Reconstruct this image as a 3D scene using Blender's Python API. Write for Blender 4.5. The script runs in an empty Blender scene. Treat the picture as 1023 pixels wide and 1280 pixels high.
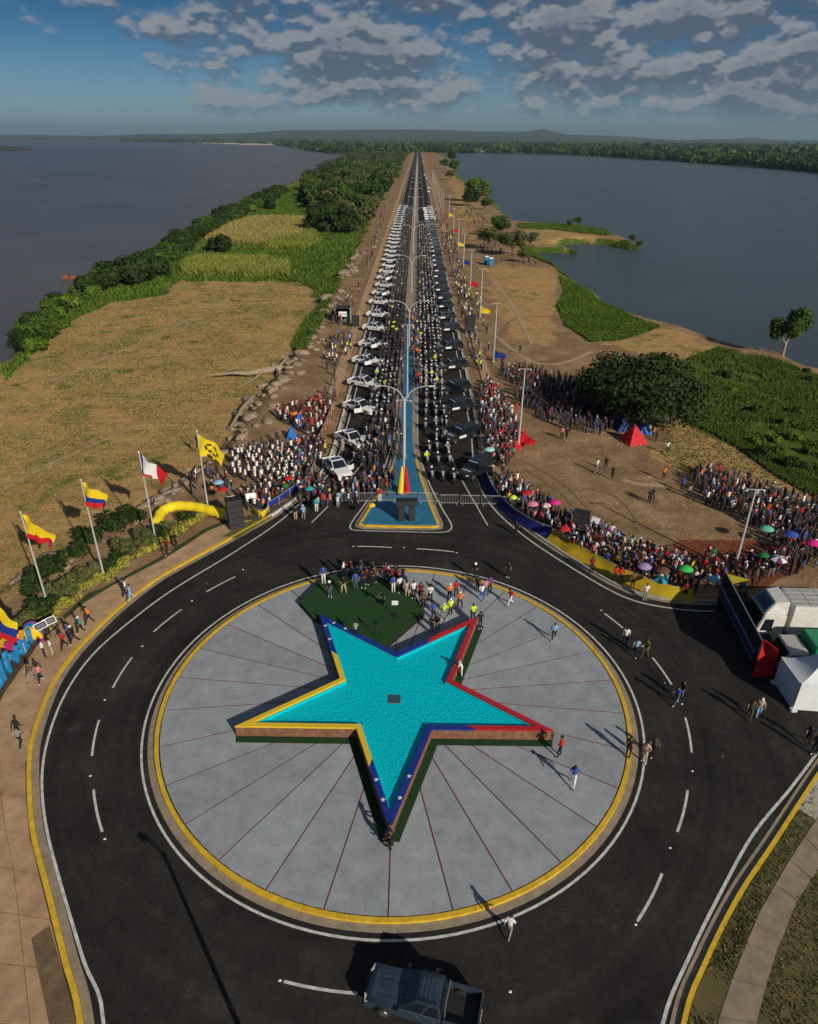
import bpy, bmesh, math, random
import numpy as np
from mathutils import Vector, Matrix
S = bpy.context.scene
COL = S.collection
R = math.radians
rng = random.Random(7)
nr = np.random.default_rng(7)

# ------------------------------------------------------------------ camera, sky, sun
FOCAL, CAMH, PITCH, YAW, ROLL, CX = 864.05, 34.0, math.atan(466 / 864.05), .008455, R(.39), 1.21
CF = Vector((-math.sin(YAW) * math.cos(PITCH), math.cos(YAW) * math.cos(PITCH), -math.sin(PITCH)))
_r = Vector((math.cos(YAW), math.sin(YAW), 0)); _u = _r.cross(CF)
CR = _r * math.cos(ROLL) + _u * math.sin(ROLL); CU = -_r * math.sin(ROLL) + _u * math.cos(ROLL)
CP = Vector((CX, 0, CAMH))
cd = bpy.data.cameras.new('camera'); cam = bpy.data.objects.new('camera', cd); COL.objects.link(cam)
cam.matrix_world = Matrix(((CR.x, CU.x, -CF.x, CP.x), (CR.y, CU.y, -CF.y, CP.y), (CR.z, CU.z, -CF.z, CP.z), (0, 0, 0, 1)))
cd.sensor_fit = 'HORIZONTAL'; cd.sensor_width = 36; cd.lens = 36 * FOCAL / 1023
cd.clip_start = .5; cd.clip_end = 40000
S.camera = cam
SUN_EL, SUN_AZ = R(27), R(126)
w = bpy.data.worlds.new('World'); S.world = w; w.use_nodes = True
def build_world():
    nt = w.node_tree; N = nt.nodes; L = nt.links; N.clear()
    def n(t, **k):
        x = N.new(t)
        for a, b in k.items(): setattr(x, a, b)
        return x
    def mth(op, a, b=None, c=None, clamp=False):
        m = n('ShaderNodeMath', operation=op); m.use_clamp = clamp
        for i, v in enumerate((a, b, c)):
            if v is None: continue
            if isinstance(v, (int, float)): m.inputs[i].default_value = v
            else: L.new(v, m.inputs[i])
        return m.outputs[0]
    def mr(v, a, b, c=0, d=1):
        m = n('ShaderNodeMapRange'); m.interpolation_type = 'SMOOTHSTEP'; L.new(v, m.inputs[0])
        for i, q in enumerate((a, b, c, d)): m.inputs[i + 1].default_value = q
        return m.outputs[0]
    def mix(f, a, b):
        m = n('ShaderNodeMix', data_type='RGBA')
        if isinstance(f, float): m.inputs[0].default_value = f
        else: L.new(f, m.inputs[0])
        for i, v in ((6, a), (7, b)):
            if isinstance(v, tuple): m.inputs[i].default_value = v + (1,)
            else: L.new(v, m.inputs[i])
        return m.outputs[2]
    sky = n('ShaderNodeTexSky', sky_type='NISHITA'); sky.sun_disc = False
    sky.sun_elevation = SUN_EL; sky.sun_rotation = R(144); sky.altitude = 50; sky.air_density = 1.0; sky.dust_density = .6; sky.ozone_density = 2.5
    tc = n('ShaderNodeTexCoord'); sep = n('ShaderNodeSeparateXYZ'); L.new(tc.outputs['Generated'], sep.inputs[0])
    X, Y, Z = sep.outputs
    def noise(sc, off, det=7, rough=.58, dist=.0):
        mp = n('ShaderNodeMapping'); L.new(tc.outputs['Generated'], mp.inputs[0]); mp.inputs['Scale'].default_value = sc; mp.inputs['Location'].default_value = off
        q = n('ShaderNodeTexNoise'); L.new(mp.outputs[0], q.inputs['Vector']); q.inputs['Scale'].default_value = 1; q.inputs['Detail'].default_value = det; q.inputs['Roughness'].default_value = rough; q.inputs['Distortion'].default_value = dist
        return q.outputs[0]
    def vor(sc, off):
        mp = n('ShaderNodeMapping'); L.new(tc.outputs['Generated'], mp.inputs[0]); mp.inputs['Scale'].default_value = sc; mp.inputs['Location'].default_value = off
        q = n('ShaderNodeTexVoronoi'); q.feature = 'F1'; L.new(mp.outputs[0], q.inputs['Vector']); q.inputs['Scale'].default_value = 1; q.inputs['Detail'].default_value = 2; q.inputs['Roughness'].default_value = .55
        return q.outputs['Distance']
    def field(dz):
        a = noise((6.5, 6.5, 17), (3.1, 1.7, .6 + dz * 17), 6, .52); b = vor((30, 30, 58), (2, 1, dz * 58)); c = noise((55, 55, 90), (5, 5, dz * 90), 5, .6)
        return mth('ADD', mth('ADD', a, mth('MULTIPLY', mth('SUBTRACT', .50, b), .17)), mth('MULTIPLY', mth('SUBTRACT', c, .5), .10))
    n1 = field(0); n2 = field(.011)
    n3 = noise((2.6, 2.6, 7), (8.3, 2.2, 1), 3, .5)
    bias = mth('ADD', mr(X, -.42, -.05, -.14, .11), mr(Z, .01, .075, -.05, .085))
    dens = mth('ADD', mth('ADD', n1, bias), mth('MULTIPLY', mth('SUBTRACT', n3, .5), .5))
    cov = mr(dens, .40, .64)
    cov = mth('MULTIPLY', cov, mr(Z, .004, .05))
    lit = mr(mth('SUBTRACT', n1, n2), -.03, .07)
    thick = mr(dens, .58, .86)
    lit = mth('MULTIPLY', lit, mth('SUBTRACT', 1.0, mth('MULTIPLY', thick, .55)))
    ccol = mix(lit, (1.45, 1.95, 2.8), (5.0, 5.1, 5.4))
    hz = mr(Z, -.02, .17)
    tint = mix(hz, (.60, .84, 1.18), (.06, .30, .52))
    m = n('ShaderNodeMix', data_type='RGBA', blend_type='MULTIPLY'); m.inputs[0].default_value = 1; L.new(sky.outputs[0], m.inputs[6]); L.new(tint, m.inputs[7])
    fin = mix(mth('MULTIPLY', cov, .9), m.outputs[2], ccol)
    bg = n('ShaderNodeBackground'); L.new(fin, bg.inputs[0]); bg.inputs[1].default_value = .065
    o = n('ShaderNodeOutputWorld'); L.new(bg.outputs[0], o.inputs[0])
build_world()
sl = bpy.data.lights.new('sun', 'SUN'); sl.energy = 4.9; sl.angle = R(.5); sl.color = (1, .90, .76)
sun = bpy.data.objects.new('sun', sl); COL.objects.link(sun)
_d = Vector((math.cos(SUN_EL) * math.cos(SUN_AZ), math.cos(SUN_EL) * math.sin(SUN_AZ), -math.sin(SUN_EL)))
sun.rotation_euler = _d.to_track_quat('-Z', 'Y').to_euler(); sun.location = (60, -80, 60)
S.view_settings.view_transform = 'Standard'; S.view_settings.look = 'None'; S.view_settings.exposure = -0.14; S.view_settings.gamma = 1
S.view_settings.use_curve_mapping = False
S.cycles.max_bounces = 4; S.cycles.diffuse_bounces = 2; S.cycles.glossy_bounces = 2; S.cycles.transparent_max_bounces = 6; S.cycles.volume_bounces = 0
S.cycles.use_denoising = True

# ------------------------------------------------------------------ surveyed points: a mark on the photograph and a height give a place on the site
def hz_line(x): return 174 + .0068 * (x - 511)
def _straight(x, y):
    hp = 163 + 9e-5 * (x - 480) ** 2
    if y < hp + .3: y = hp + .3
    return max(y + (hz_line(x) - hp) * math.exp(-(y - hp) / 25), hz_line(x) + 1.2)
def G(x, y, z=0.0):
    y = _straight(x, y)
    d = CF * FOCAL + CR * (x - 511.5) + CU * (640 - y)
    t = (z - CAMH) / d.z
    p = CP + d * t
    return Vector((p.x, p.y, z))
def G2(x, y, z=0.0): p = G(x, y, z); return (p.x, p.y)
def at_Y(x, y, Y):
    d = CF * FOCAL + CR * (x - 511.5) + CU * (640 - y); t = (Y - CP.y) / d.y; p = CP + d * t
    return p

# ------------------------------------------------------------------ materials
_M = {}
def mat(name, col, rough=.8, var=.0, scale=3.0, bump=0.0, bscale=None, metal=0.0, spec=.3, col2=None, det=6, coat=0.0, obj=False, island=0.0):
    if name in _M: return _M[name]
    m = bpy.data.materials.new(name); m.use_nodes = True; _M[name] = m
    nt = m.node_tree; N = nt.nodes; L = nt.links; b = N['Principled BSDF']
    b.inputs['Roughness'].default_value = rough; b.inputs['Metallic'].default_value = metal; b.inputs['Specular IOR Level'].default_value = spec
    b.inputs['Coat Weight'].default_value = coat
    b.inputs['Base Color'].default_value = (*col, 1)
    tc = N.new('ShaderNodeTexCoord'); src = tc.outputs['Object'] if obj else None
    if src is None:
        g = N.new('ShaderNodeNewGeometry'); src = g.outputs['Position']
    if var > 0 or col2:
        q = N.new('ShaderNodeTexNoise'); L.new(src, q.inputs['Vector']); q.inputs['Scale'].default_value = scale; q.inputs['Detail'].default_value = det; q.inputs['Roughness'].default_value = .62
        r = N.new('ShaderNodeMapRange'); L.new(q.outputs[0], r.inputs[0]); r.inputs[1].default_value = .3; r.inputs[2].default_value = .7
        x = N.new('ShaderNodeMix'); x.data_type = 'RGBA'; L.new(r.outputs[0], x.inputs[0])
        c2 = col2 if col2 else tuple(min(1, c * (1 + var)) for c in col); c1 = col if col2 else tuple(c * (1 - var) for c in col)
        x.inputs[6].default_value = (*c1, 1); x.inputs[7].default_value = (*c2, 1)
        out = x.outputs[2]
        if island > 0:
            g2 = N.new('ShaderNodeNewGeometry'); hs = N.new('ShaderNodeHueSaturation'); L.new(out, hs.inputs['Color'])
            r2 = N.new('ShaderNodeMapRange'); L.new(g2.outputs['Random Per Island'], r2.inputs[0]); r2.inputs[3].default_value = 1 - island; r2.inputs[4].default_value = 1 + island
            L.new(r2.outputs[0], hs.inputs['Value']); out = hs.outputs[0]
        L.new(out, b.inputs['Base Color'])
    if bump > 0:
        q = N.new('ShaderNodeTexNoise'); L.new(src, q.inputs['Vector']); q.inputs['Scale'].default_value = bscale or scale * 4; q.inputs['Detail'].default_value = 4
        bp = N.new('ShaderNodeBump'); L.new(q.outputs[0], bp.inputs['Height']); bp.inputs['Strength'].default_value = bump; bp.inputs['Distance'].default_value = .05
        L.new(bp.outputs[0], b.inputs['Normal'])
    return m
def paint(name, col, rough=.35): return mat(name, col, rough, var=.08, scale=2.5, spec=.5, coat=.3, obj=True)
def cloth(name, col): return mat(name, col, .9, var=.18, scale=9, obj=True, spec=.15)
ASPH = None
def panel_tone(m):     # every slab cast from its own batch
    nt = m.node_tree; N = nt.nodes; L = nt.links; b = N['Principled BSDF']; src = b.inputs['Base Color'].links[0].from_socket; oi = N.new('ShaderNodeObjectInfo'); rr = N.new('ShaderNodeMapRange'); L.new(oi.outputs['Random'], rr.inputs[0]); rr.inputs[3].default_value = .90; rr.inputs[4].default_value = 1.08
    g = N.new('ShaderNodeNewGeometry'); q = N.new('ShaderNodeTexNoise'); L.new(g.outputs['Position'], q.inputs['Vector']); q.inputs['Scale'].default_value = 3.5; q.inputs['Detail'].default_value = 8; q.inputs['Roughness'].default_value = .75; r2 = N.new('ShaderNodeMapRange'); L.new(q.outputs[0], r2.inputs[0]); r2.inputs[1].default_value = .33; r2.inputs[2].default_value = .48; r2.inputs[3].default_value = .80
    mm = N.new('ShaderNodeMath'); mm.operation = 'MULTIPLY'; L.new(rr.outputs[0], mm.inputs[0]); L.new(r2.outputs[0], mm.inputs[1]); v = N.new('ShaderNodeVectorMath'); v.operation = 'SCALE'; L.new(src, v.inputs[0]); L.new(mm.outputs[0], v.inputs['Scale']); L.new(v.outputs[0], b.inputs['Base Color'])
def road_material():
    m = mat('worn asphalt', (.034, .032, .030), .85, bump=.25, bscale=30, spec=.12); nt = m.node_tree; N = nt.nodes; L = nt.links; b = N['Principled BSDF']
    g = N.new('ShaderNodeNewGeometry')
    def ns(sc, det, lo, hi, a, c, st=None):
        v = g.outputs['Position']
        if st:
            mp = N.new('ShaderNodeMapping'); L.new(v, mp.inputs[0]); mp.inputs['Scale'].default_value = st; v = mp.outputs[0]
        q = N.new('ShaderNodeTexNoise'); L.new(v, q.inputs['Vector']); q.inputs['Scale'].default_value = sc; q.inputs['Detail'].default_value = det; q.inputs['Roughness'].default_value = .65
        r = N.new('ShaderNodeMapRange'); L.new(q.outputs[0], r.inputs[0]); r.inputs[1].default_value = lo; r.inputs[2].default_value = hi; r.inputs[3].default_value = a; r.inputs[4].default_value = c; return r.outputs[0]
    a = ns(.22, 6, .3, .7, .62, 1.4); c = ns(2.0, 8, .3, .7, .80, 1.2); d = ns(.6, 6, .60, .75, 1, 1.8); e = ns(9, 3, .3, .7, .78, 1.22)
    def mul(x, y):
        q = N.new('ShaderNodeMath'); q.operation = 'MULTIPLY'; L.new(x, q.inputs[0]); L.new(y, q.inputs[1]); return q.outputs[0]
    sb = N.new('ShaderNodeVectorMath'); sb.operation = 'SUBTRACT'; L.new(g.outputs['Position'], sb.inputs[0]); sb.inputs[1].default_value = (0, 36.11, 0); ln = N.new('ShaderNodeVectorMath'); ln.operation = 'LENGTH'; L.new(sb.outputs[0], ln.inputs[0])
    cb = N.new('ShaderNodeCombineXYZ'); L.new(ln.outputs['Value'], cb.inputs[0]); sc2 = N.new('ShaderNodeVectorMath'); sc2.operation = 'MULTIPLY_ADD'; L.new(g.outputs['Position'], sc2.inputs[0]); sc2.inputs[1].default_value = (.03, .03, 0); L.new(cb.outputs[0], sc2.inputs[2])
    q9 = N.new('ShaderNodeTexNoise'); L.new(sc2.outputs[0], q9.inputs['Vector']); q9.inputs['Scale'].default_value = 1.3; q9.inputs['Detail'].default_value = 5; r9 = N.new('ShaderNodeMapRange'); L.new(q9.outputs[0], r9.inputs[0]); r9.inputs[1].default_value = .3; r9.inputs[2].default_value = .7; r9.inputs[3].default_value = .80; r9.inputs[4].default_value = 1.22
    f = mul(mul(mul(a, c), mul(d, e)), r9.outputs[0]); h = N.new('ShaderNodeVectorMath'); h.operation = 'SCALE'; h.inputs[0].default_value = (.026, .0238, .022); L.new(f, h.inputs['Scale']); L.new(h.outputs[0], b.inputs['Base Color'])
    return m
WHITE_LINE = mat('white road paint', (.52, .52, .49), .8, var=.35, scale=3, det=9)
YELLOW = mat('yellow kerb paint', (.62, .40, .03), .6, var=.22, scale=2.5, det=9)
CONC = mat('tan concrete gutter', (.27, .22, .16), .9, var=.25, scale=1.6, bump=.2, bscale=20)
PLAZA = mat('pale grey plaza concrete', (.285, .312, .335), .85, var=.15, scale=.8, bump=.15, bscale=25, det=9)
JOINT = mat('red joint strip', (.17, .028, .018), .8, var=.2, scale=3)
WALK = mat('brown paving concrete', (.40, .262, .15), .9, var=.25, scale=.9, bump=.15, bscale=18, det=8)
panel_tone(PLAZA); panel_tone(WALK)
BLUEP = mat('blue painted paving', (.022, .15, .27), .75, var=.2, scale=1.2)
SKIN = mat('brown skin', (.27, .14, .08), .6, spec=.3)
RUBBER = mat('black rubber', (.02, .02, .02), .85)
GLASS = mat('dark vehicle glass', (.010, .014, .02), .12, spec=.35)
CHROME = mat('bright metal', (.6, .6, .6), .25, metal=.9)
GALV = mat('galvanised pole metal', (.55, .55, .53), .45, metal=.3, var=.1, scale=4)
WHITEP = mat('white lamp paint', (.46, .46, .45), .5, var=.08, scale=3)
BLACKP = mat('black plastic casing', (.018, .018, .02), .55, var=.2, scale=5)
GRILLE = mat('black speaker grille', (.035, .035, .037), .8, var=.3, scale=14)
def foliage(name, c1, c2, sc=.6):
    if name in _M: return _M[name]
    m = mat(name, c1, .75, col2=c2, scale=sc, spec=.2, island=.35); b = m.node_tree.nodes['Principled BSDF']
    return m
LEAF_A = foliage('mid green leaves', (.024, .055, .008), (.075, .125, .014))
LEAF_B = foliage('dark green leaves', (.010, .026, .005), (.034, .060, .010))
LEAF_C = foliage('olive leaves', (.06, .075, .022), (.12, .125, .04))
LEAF_D = foliage('bright green leaves', (.042, .092, .008), (.12, .19, .018), .2)
LEAF_Y = foliage('yellow variegated leaves', (.20, .19, .02), (.34, .30, .06), 2)
STRAW = foliage('dry straw leaves', (.24, .18, .06), (.34, .27, .10), .2)
MAIZE = foliage('yellowing maize leaves', (.17, .18, .03), (.33, .30, .07), .15)
BARK = mat('grey brown bark', (.12, .09, .065), .9, var=.3, scale=4, bump=.4)
PALEBARK = mat('pale bark', (.30, .24, .17), .9, var=.3, scale=4, bump=.4)
ROCK = mat('tan rock', (.26, .20, .145), .9, var=.35, scale=.9, bump=.5, bscale=5)

# ------------------------------------------------------------------ mesh helpers
class MB:
    def __init__(s): s.v = []; s.f = []; s.m = []; s.mats = []
    def mi(s, m):
        if m not in s.mats: s.mats.append(m)
        return s.mats.index(m)
    def add(s, V, F, m, M=None):
        o = len(s.v); k = s.mi(m)
        s.v += [tuple(M @ Vector(p)) if M is not None else tuple(p) for p in V]
        s.f += [tuple(i + o for i in f) for f in F]; s.m += [k] * len(F); return s
    def box(s, x0, x1, y0, y1, z0, z1, m, M=None):
        V = [(x, y, z) for z in (z0, z1) for y in (y0, y1) for x in (x0, x1)]
        return s.add(V, [(0, 2, 3, 1), (4, 5, 7, 6), (0, 1, 5, 4), (2, 6, 7, 3), (0, 4, 6, 2), (1, 3, 7, 5)], m, M)
    def hexa(s, b, t, m, M=None):      # 4 bottom, 4 top points, counter-clockwise
        return s.add(list(b) + list(t), [(3, 2, 1, 0), (4, 5, 6, 7), (0, 1, 5, 4), (1, 2, 6, 5), (2, 3, 7, 6), (3, 0, 4, 7)], m, M)
    def prism(s, P, z0, z1, m, M=None, cap=True):
        n = len(P); a = sum(P[i][0] * P[(i + 1) % n][1] - P[(i + 1) % n][0] * P[i][1] for i in range(n))
        if a < 0: P = P[::-1]
        V = [(x, y, z0) for x, y in P] + [(x, y, z1) for x, y in P]
        F = [(i, (i + 1) % n, (i + 1) % n + n, i + n) for i in range(n)]
        if cap: F += [tuple(range(n, 2 * n)), tuple(range(n - 1, -1, -1))]
        return s.add(V, F, m, M)
    def sheet(s, P, z, m):
        n = len(P); a = sum(P[i][0] * P[(i + 1) % n][1] - P[(i + 1) % n][0] * P[i][1] for i in range(n))
        if a < 0: P = P[::-1]
        return s.add([(x, y, z) for x, y in P], [tuple(range(n))], m)
    def tube(s, pts, rad, m, n=8, cap=True, M=None):
        pts = [Vector(p) for p in pts]; rad = rad if isinstance(rad, (list, tuple)) else [rad] * len(pts); V = []; F = []
        up = Vector((0, 0, 1))
        for i, p in enumerate(pts):
            t = (pts[min(i + 1, len(pts) - 1)] - pts[max(i - 1, 0)]).normalized()
            a = t.cross(up if abs(t.z) < .95 else Vector((1, 0, 0))).normalized(); b = t.cross(a)
            V += [p + (a * math.cos(2 * math.pi * k / n) + b * math.sin(2 * math.pi * k / n)) * rad[i] for k in range(n)]
        for i in range(len(pts) - 1):
            for k in range(n): F.append((i * n + k, i * n + (k + 1) % n, (i + 1) * n + (k + 1) % n, (i + 1) * n + k))
        if cap: F += [tuple(range(n - 1, -1, -1)), tuple(range((len(pts) - 1) * n, len(pts) * n))]
        return s.add(V, F, m, M)
    def ball(s, c, r, m, n=8, M=None, zlo=-1.0):
        rx, ry, rz = r if isinstance(r, tuple) else (r, r, r); V = []; F = []; k = max(3, n // 2)
        for j in range(k + 1):
            t = -math.pi / 2 + math.pi * j / k
            z = max(math.sin(t), zlo)
            for i in range(n):
                V.append((c[0] + rx * math.cos(t) * math.cos(2 * math.pi * i / n), c[1] + ry * math.cos(t) * math.sin(2 * math.pi * i / n), c[2] + rz * z))
        for j in range(k):
            for i in range(n): F.append((j * n + i, j * n + (i + 1) % n, (j + 1) * n + (i + 1) % n, (j + 1) * n + i))
        return s.add(V, F, m, M)
    def band(s, pts, w0, w1, z, m, closed=False):   # flat ribbon along a polyline, offsets w0..w1 to the left
        L_, R_ = offset(pts, w0, closed), offset(pts, w1, closed); n = len(pts); V = [(x, y, z) for x, y in L_] + [(x, y, z) for x, y in R_]
        F = []
        for i in range(n if closed else n - 1):
            j = (i + 1) % n
            F.append((i, j, n + j, n + i) if w1 > w0 else (i, n + i, n + j, j))
        return s.add(V, F, m)
    def wallband(s, pts, w0, w1, z0, z1, m, closed=False):
        L_, R_ = offset(pts, w0, closed), offset(pts, w1, closed); n = len(pts)
        V = [(x, y, z0) for x, y in L_] + [(x, y, z1) for x, y in L_] + [(x, y, z1) for x, y in R_] + [(x, y, z0) for x, y in R_]; F = []
        for i in range(n if closed else n - 1):
            j = (i + 1) % n
            for a in range(4):
                b = (a + 1) % 4; F.append((a * n + i, a * n + j, b * n + j, b * n + i))
        if not closed: F += [(0, n, 2 * n, 3 * n), (n - 1, 4 * n - 1, 3 * n - 1, 2 * n - 1)]
        return s.add(V, F, m)
    def mesh(s, name, smooth=False, bevel=0):
        me = bpy.data.meshes.new(name); me.from_pydata(s.v, [], s.f)
        for m in s.mats: me.materials.append(m)
        me.polygons.foreach_set('material_index', s.m)
        bm = bmesh.new(); bm.from_mesh(me); bmesh.ops.recalc_face_normals(bm, faces=bm.faces)
        if bevel:
            es = [e for e in bm.edges if len(e.link_faces) == 2 and e.calc_face_angle(0) > .5]
            bmesh.ops.bevel(bm, geom=es, offset=bevel, segments=2, affect='EDGES', clamp_overlap=True)
        bm.to_mesh(me); bm.free()
        if smooth:
            me.polygons.foreach_set('use_smooth', [True] * len(me.polygons))
            try: me.set_sharp_from_angle(angle=R(40))
            except Exception: pass
        me.update(); return me
    def build(s, name, parent=None, smooth=False, bevel=0): return link(name, s.mesh(name, smooth, bevel), parent)
def offset(pts, d, closed=False):
    n = len(pts); out = []
    for i in range(n):
        a = pts[(i - 1) % n] if (closed or i > 0) else pts[i]; b = pts[(i + 1) % n] if (closed or i < n - 1) else pts[i]
        tx, ty = b[0] - a[0], b[1] - a[1]; l = math.hypot(tx, ty) or 1
        out.append((pts[i][0] - ty / l * d, pts[i][1] + tx / l * d))
    return out
def resample(pts, step):
    P = [Vector((p[0], p[1])) for p in pts]; out = [P[0]]; acc = 0
    for a, b in zip(P, P[1:]):
        l = (b - a).length; t = step - acc
        while t <= l: out.append(a + (b - a) * (t / l)); t += step
        acc = (l - (t - step))
    return [(p.x, p.y) for p in out] + ([] if (out[-1] - P[-1]).length < step * .3 else [(P[-1].x, P[-1].y)])
def smooth_line(pts, k=6):         # Catmull-Rom
    P = [pts[0]] + list(pts) + [pts[-1]]; o = []
    for i in range(1, len(P) - 2):
        for j in range(k):
            t = j / k; o.append(tuple(.5 * ((2 * P[i][c]) + (-P[i - 1][c] + P[i + 1][c]) * t + (2 * P[i - 1][c] - 5 * P[i][c] + 4 * P[i + 1][c] - P[i + 2][c]) * t * t + (-P[i - 1][c] + 3 * P[i][c] - 3 * P[i + 1][c] + P[i + 2][c]) * t ** 3) for c in (0, 1)))
    return o + [tuple(pts[-1][:2])]
def link(name, data, parent=None, loc=None, rz=None):
    o = bpy.data.objects.new(name, data); COL.objects.link(o)
    if parent: o.parent = parent
    if loc is not None: o.location = loc
    if rz is not None: o.rotation_euler.z = rz
    return o
def tag(o, label=None, cat=None, group=None, kind=None):
    if label: o['label'] = label
    if cat: o['category'] = cat
    if group: o['group'] = group
    if kind: o['kind'] = kind
    return o
def thing(name, label, cat, loc=(0, 0, 0), rz=0, group=None): return tag(link(name, None, None, loc, rz), label, cat, group)
KIDS = {}
def copy_tree(o, parent=None, loc=None, rz=None, label=None, group=None, scale=None):
    kids = KIDS.get(o.name)
    if kids is None: kids = KIDS[o.name] = [(k, k.name) for k in o.children]
    c = o.copy(); COL.objects.link(c)
    if parent: c.parent = parent
    if loc is not None: c.location = loc
    if rz is not None: c.rotation_euler.z = rz
    if scale is not None: c.scale = (scale,) * 3 if isinstance(scale, (int, float)) else scale
    if label: c['label'] = label
    if group: c['group'] = group
    for k, _ in kids: copy_tree(k, c)
    return c
def np_mesh(name, V, F, mats, midx=None, col=None, smooth=False):
    me = bpy.data.meshes.new(name); V = np.asarray(V, np.float32); F = np.asarray(F, np.int32); k = F.shape[1]
    me.vertices.add(len(V)); me.vertices.foreach_set('co', V.ravel()); me.loops.add(F.size); me.loops.foreach_set('vertex_index', F.ravel())
    me.polygons.add(len(F)); me.polygons.foreach_set('loop_start', np.arange(0, F.size, k, dtype=np.int32))
    if midx is not None: me.polygons.foreach_set('material_index', np.asarray(midx, np.int32))
    for m in mats: me.materials.append(m)
    me.update(calc_edges=True)
    if smooth: me.polygons.foreach_set('use_smooth', np.ones(len(F), bool))
    if col is not None:
        a = me.color_attributes.new('tone', 'FLOAT_COLOR', 'POINT'); c = np.ones((len(V), 4), np.float32); c[:, :3] = col; a.data.foreach_set('color', c.ravel())
    return me
def inpoly(P, x, y):
    P = np.asarray(P); c = np.zeros(np.shape(x), bool); j = len(P) - 1
    for i in range(len(P)):
        xi, yi = P[i]; xj, yj = P[j]
        k = ((yi > y) != (yj > y)) & (x < (xj - xi) * (y - yi) / ((yj - yi) if yj != yi else 1e-9) + xi); c ^= k; j = i
    return c
def pdist(P, x, y, closed=True):
    P = np.asarray(P, float); d = np.full(np.shape(x), 1e9); n = len(P)
    for i in range(n if closed else n - 1):
        a = P[i]; b = P[(i + 1) % n]; ab = b - a; L2 = (ab ** 2).sum() + 1e-9
        t = np.clip(((x - a[0]) * ab[0] + (y - a[1]) * ab[1]) / L2, 0, 1); d = np.minimum(d, np.hypot(x - a[0] - t * ab[0], y - a[1] - t * ab[1]))
    return d
def sdf(P, x, y): return np.where(inpoly(P, x, y), 1, -1) * pdist(P, x, y)
def vnoise(x, y, s, seed=0):       # cheap value noise
    x = np.asarray(x) / s + 1000; y = np.asarray(y) / s + 1000; xi = np.floor(x).astype(np.int64); yi = np.floor(y).astype(np.int64); fx = x - xi; fy = y - yi
    def h(a, b): q = (a * 374761393 + b * 668265263 + seed * 144269) & 0x7fffffff; q = ((q ^ (q >> 13)) * 1274126177) & 0x7fffffff; return (q & 0xffff) / 65535.0
    fx = fx * fx * (3 - 2 * fx); fy = fy * fy * (3 - 2 * fy)
    return (h(xi, yi) * (1 - fx) + h(xi + 1, yi) * fx) * (1 - fy) + (h(xi, yi + 1) * (1 - fx) + h(xi + 1, yi + 1) * fx) * fy

# ------------------------------------------------------------------ terrain and water
WL = -2.0
def PW(L, z=0.0): return [G2(x, y, z) for x, y in L]
SHL = PW([(0, 447), (20, 432), (40, 402), (75, 373), (110, 347), (140, 338), (175, 323), (215, 303), (240, 285), (300, 257), (345, 235), (400, 209), (432, 192)], WL)
SHR = PW([(1023, 465), (999, 450), (969, 442), (939, 438), (902, 427), (868, 414), (827, 406), (790, 393), (771, 384), (763, 375), (737, 360), (715, 345), (700, 333), (684, 322), (678, 316), (704, 318), (728, 319), (726, 314), (700, 309), (730, 305), (752, 307), (790, 313), (806, 311), (800, 304), (782, 298), (763, 290), (722, 284), (677, 281), (647, 278), (612, 245), (590, 231), (579, 223), (574, 216), (575, 206), (570, 198), (557, 190), (553, 186.5)], WL)
LAND = [(-150, -140), (-125, 40), (-88, 90)] + SHL + [(-60, 4200), (60, 4200)] + SHR[::-1] + [(105, 80), (140, 20), (150, -140)]
FIELD_EDGE = PW([(-140, 860), (-60, 790), (0, 742), (60, 702), (130, 662), (190, 628), (250, 592), (290, 560), (318, 520), (350, 475), (380, 440), (402, 400), (425, 350), (440, 325), (452, 300), (463, 275), (478, 240), (497, 200), (508, 187)])
FP = [(-34, -140)] + [(-34, 10)] + FIELD_EDGE
def field_side(x, y):                # positive on the low field west of the rocky bank
    P = np.array(FP); ex = np.interp(y, P[:, 1], P[:, 0]); return (ex - x)
def land_z(x, y):
    x = np.asarray(x, float); y = np.asarray(y, float)
    f = np.clip((field_side(x, y) + .4) / 3.2, 0, 1); f = f * f * (3 - 2 * f)
    z = -.10 - 1.15 * f
    z = z + (vnoise(x, y, 3.1, 3) - .5) * .10 * np.clip((np.abs(x) - 12) / 8, 0, 1) + (vnoise(x, y, 14, 5) - .5) * .35 * np.clip((np.abs(x) - 22) / 15, 0, 1)
    s = sdf(LAND, x, y) + (vnoise(x, y, 9, 8) - .5) * 2.4 * np.clip(y / 150, 0, 1)
    k = np.clip((s + 1.0) / 7.0, 0, 1); k = k * k * (3 - 2 * k)
    return np.where(s < 6, (WL - 1.2) * (1 - k) + z * k, z)
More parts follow.
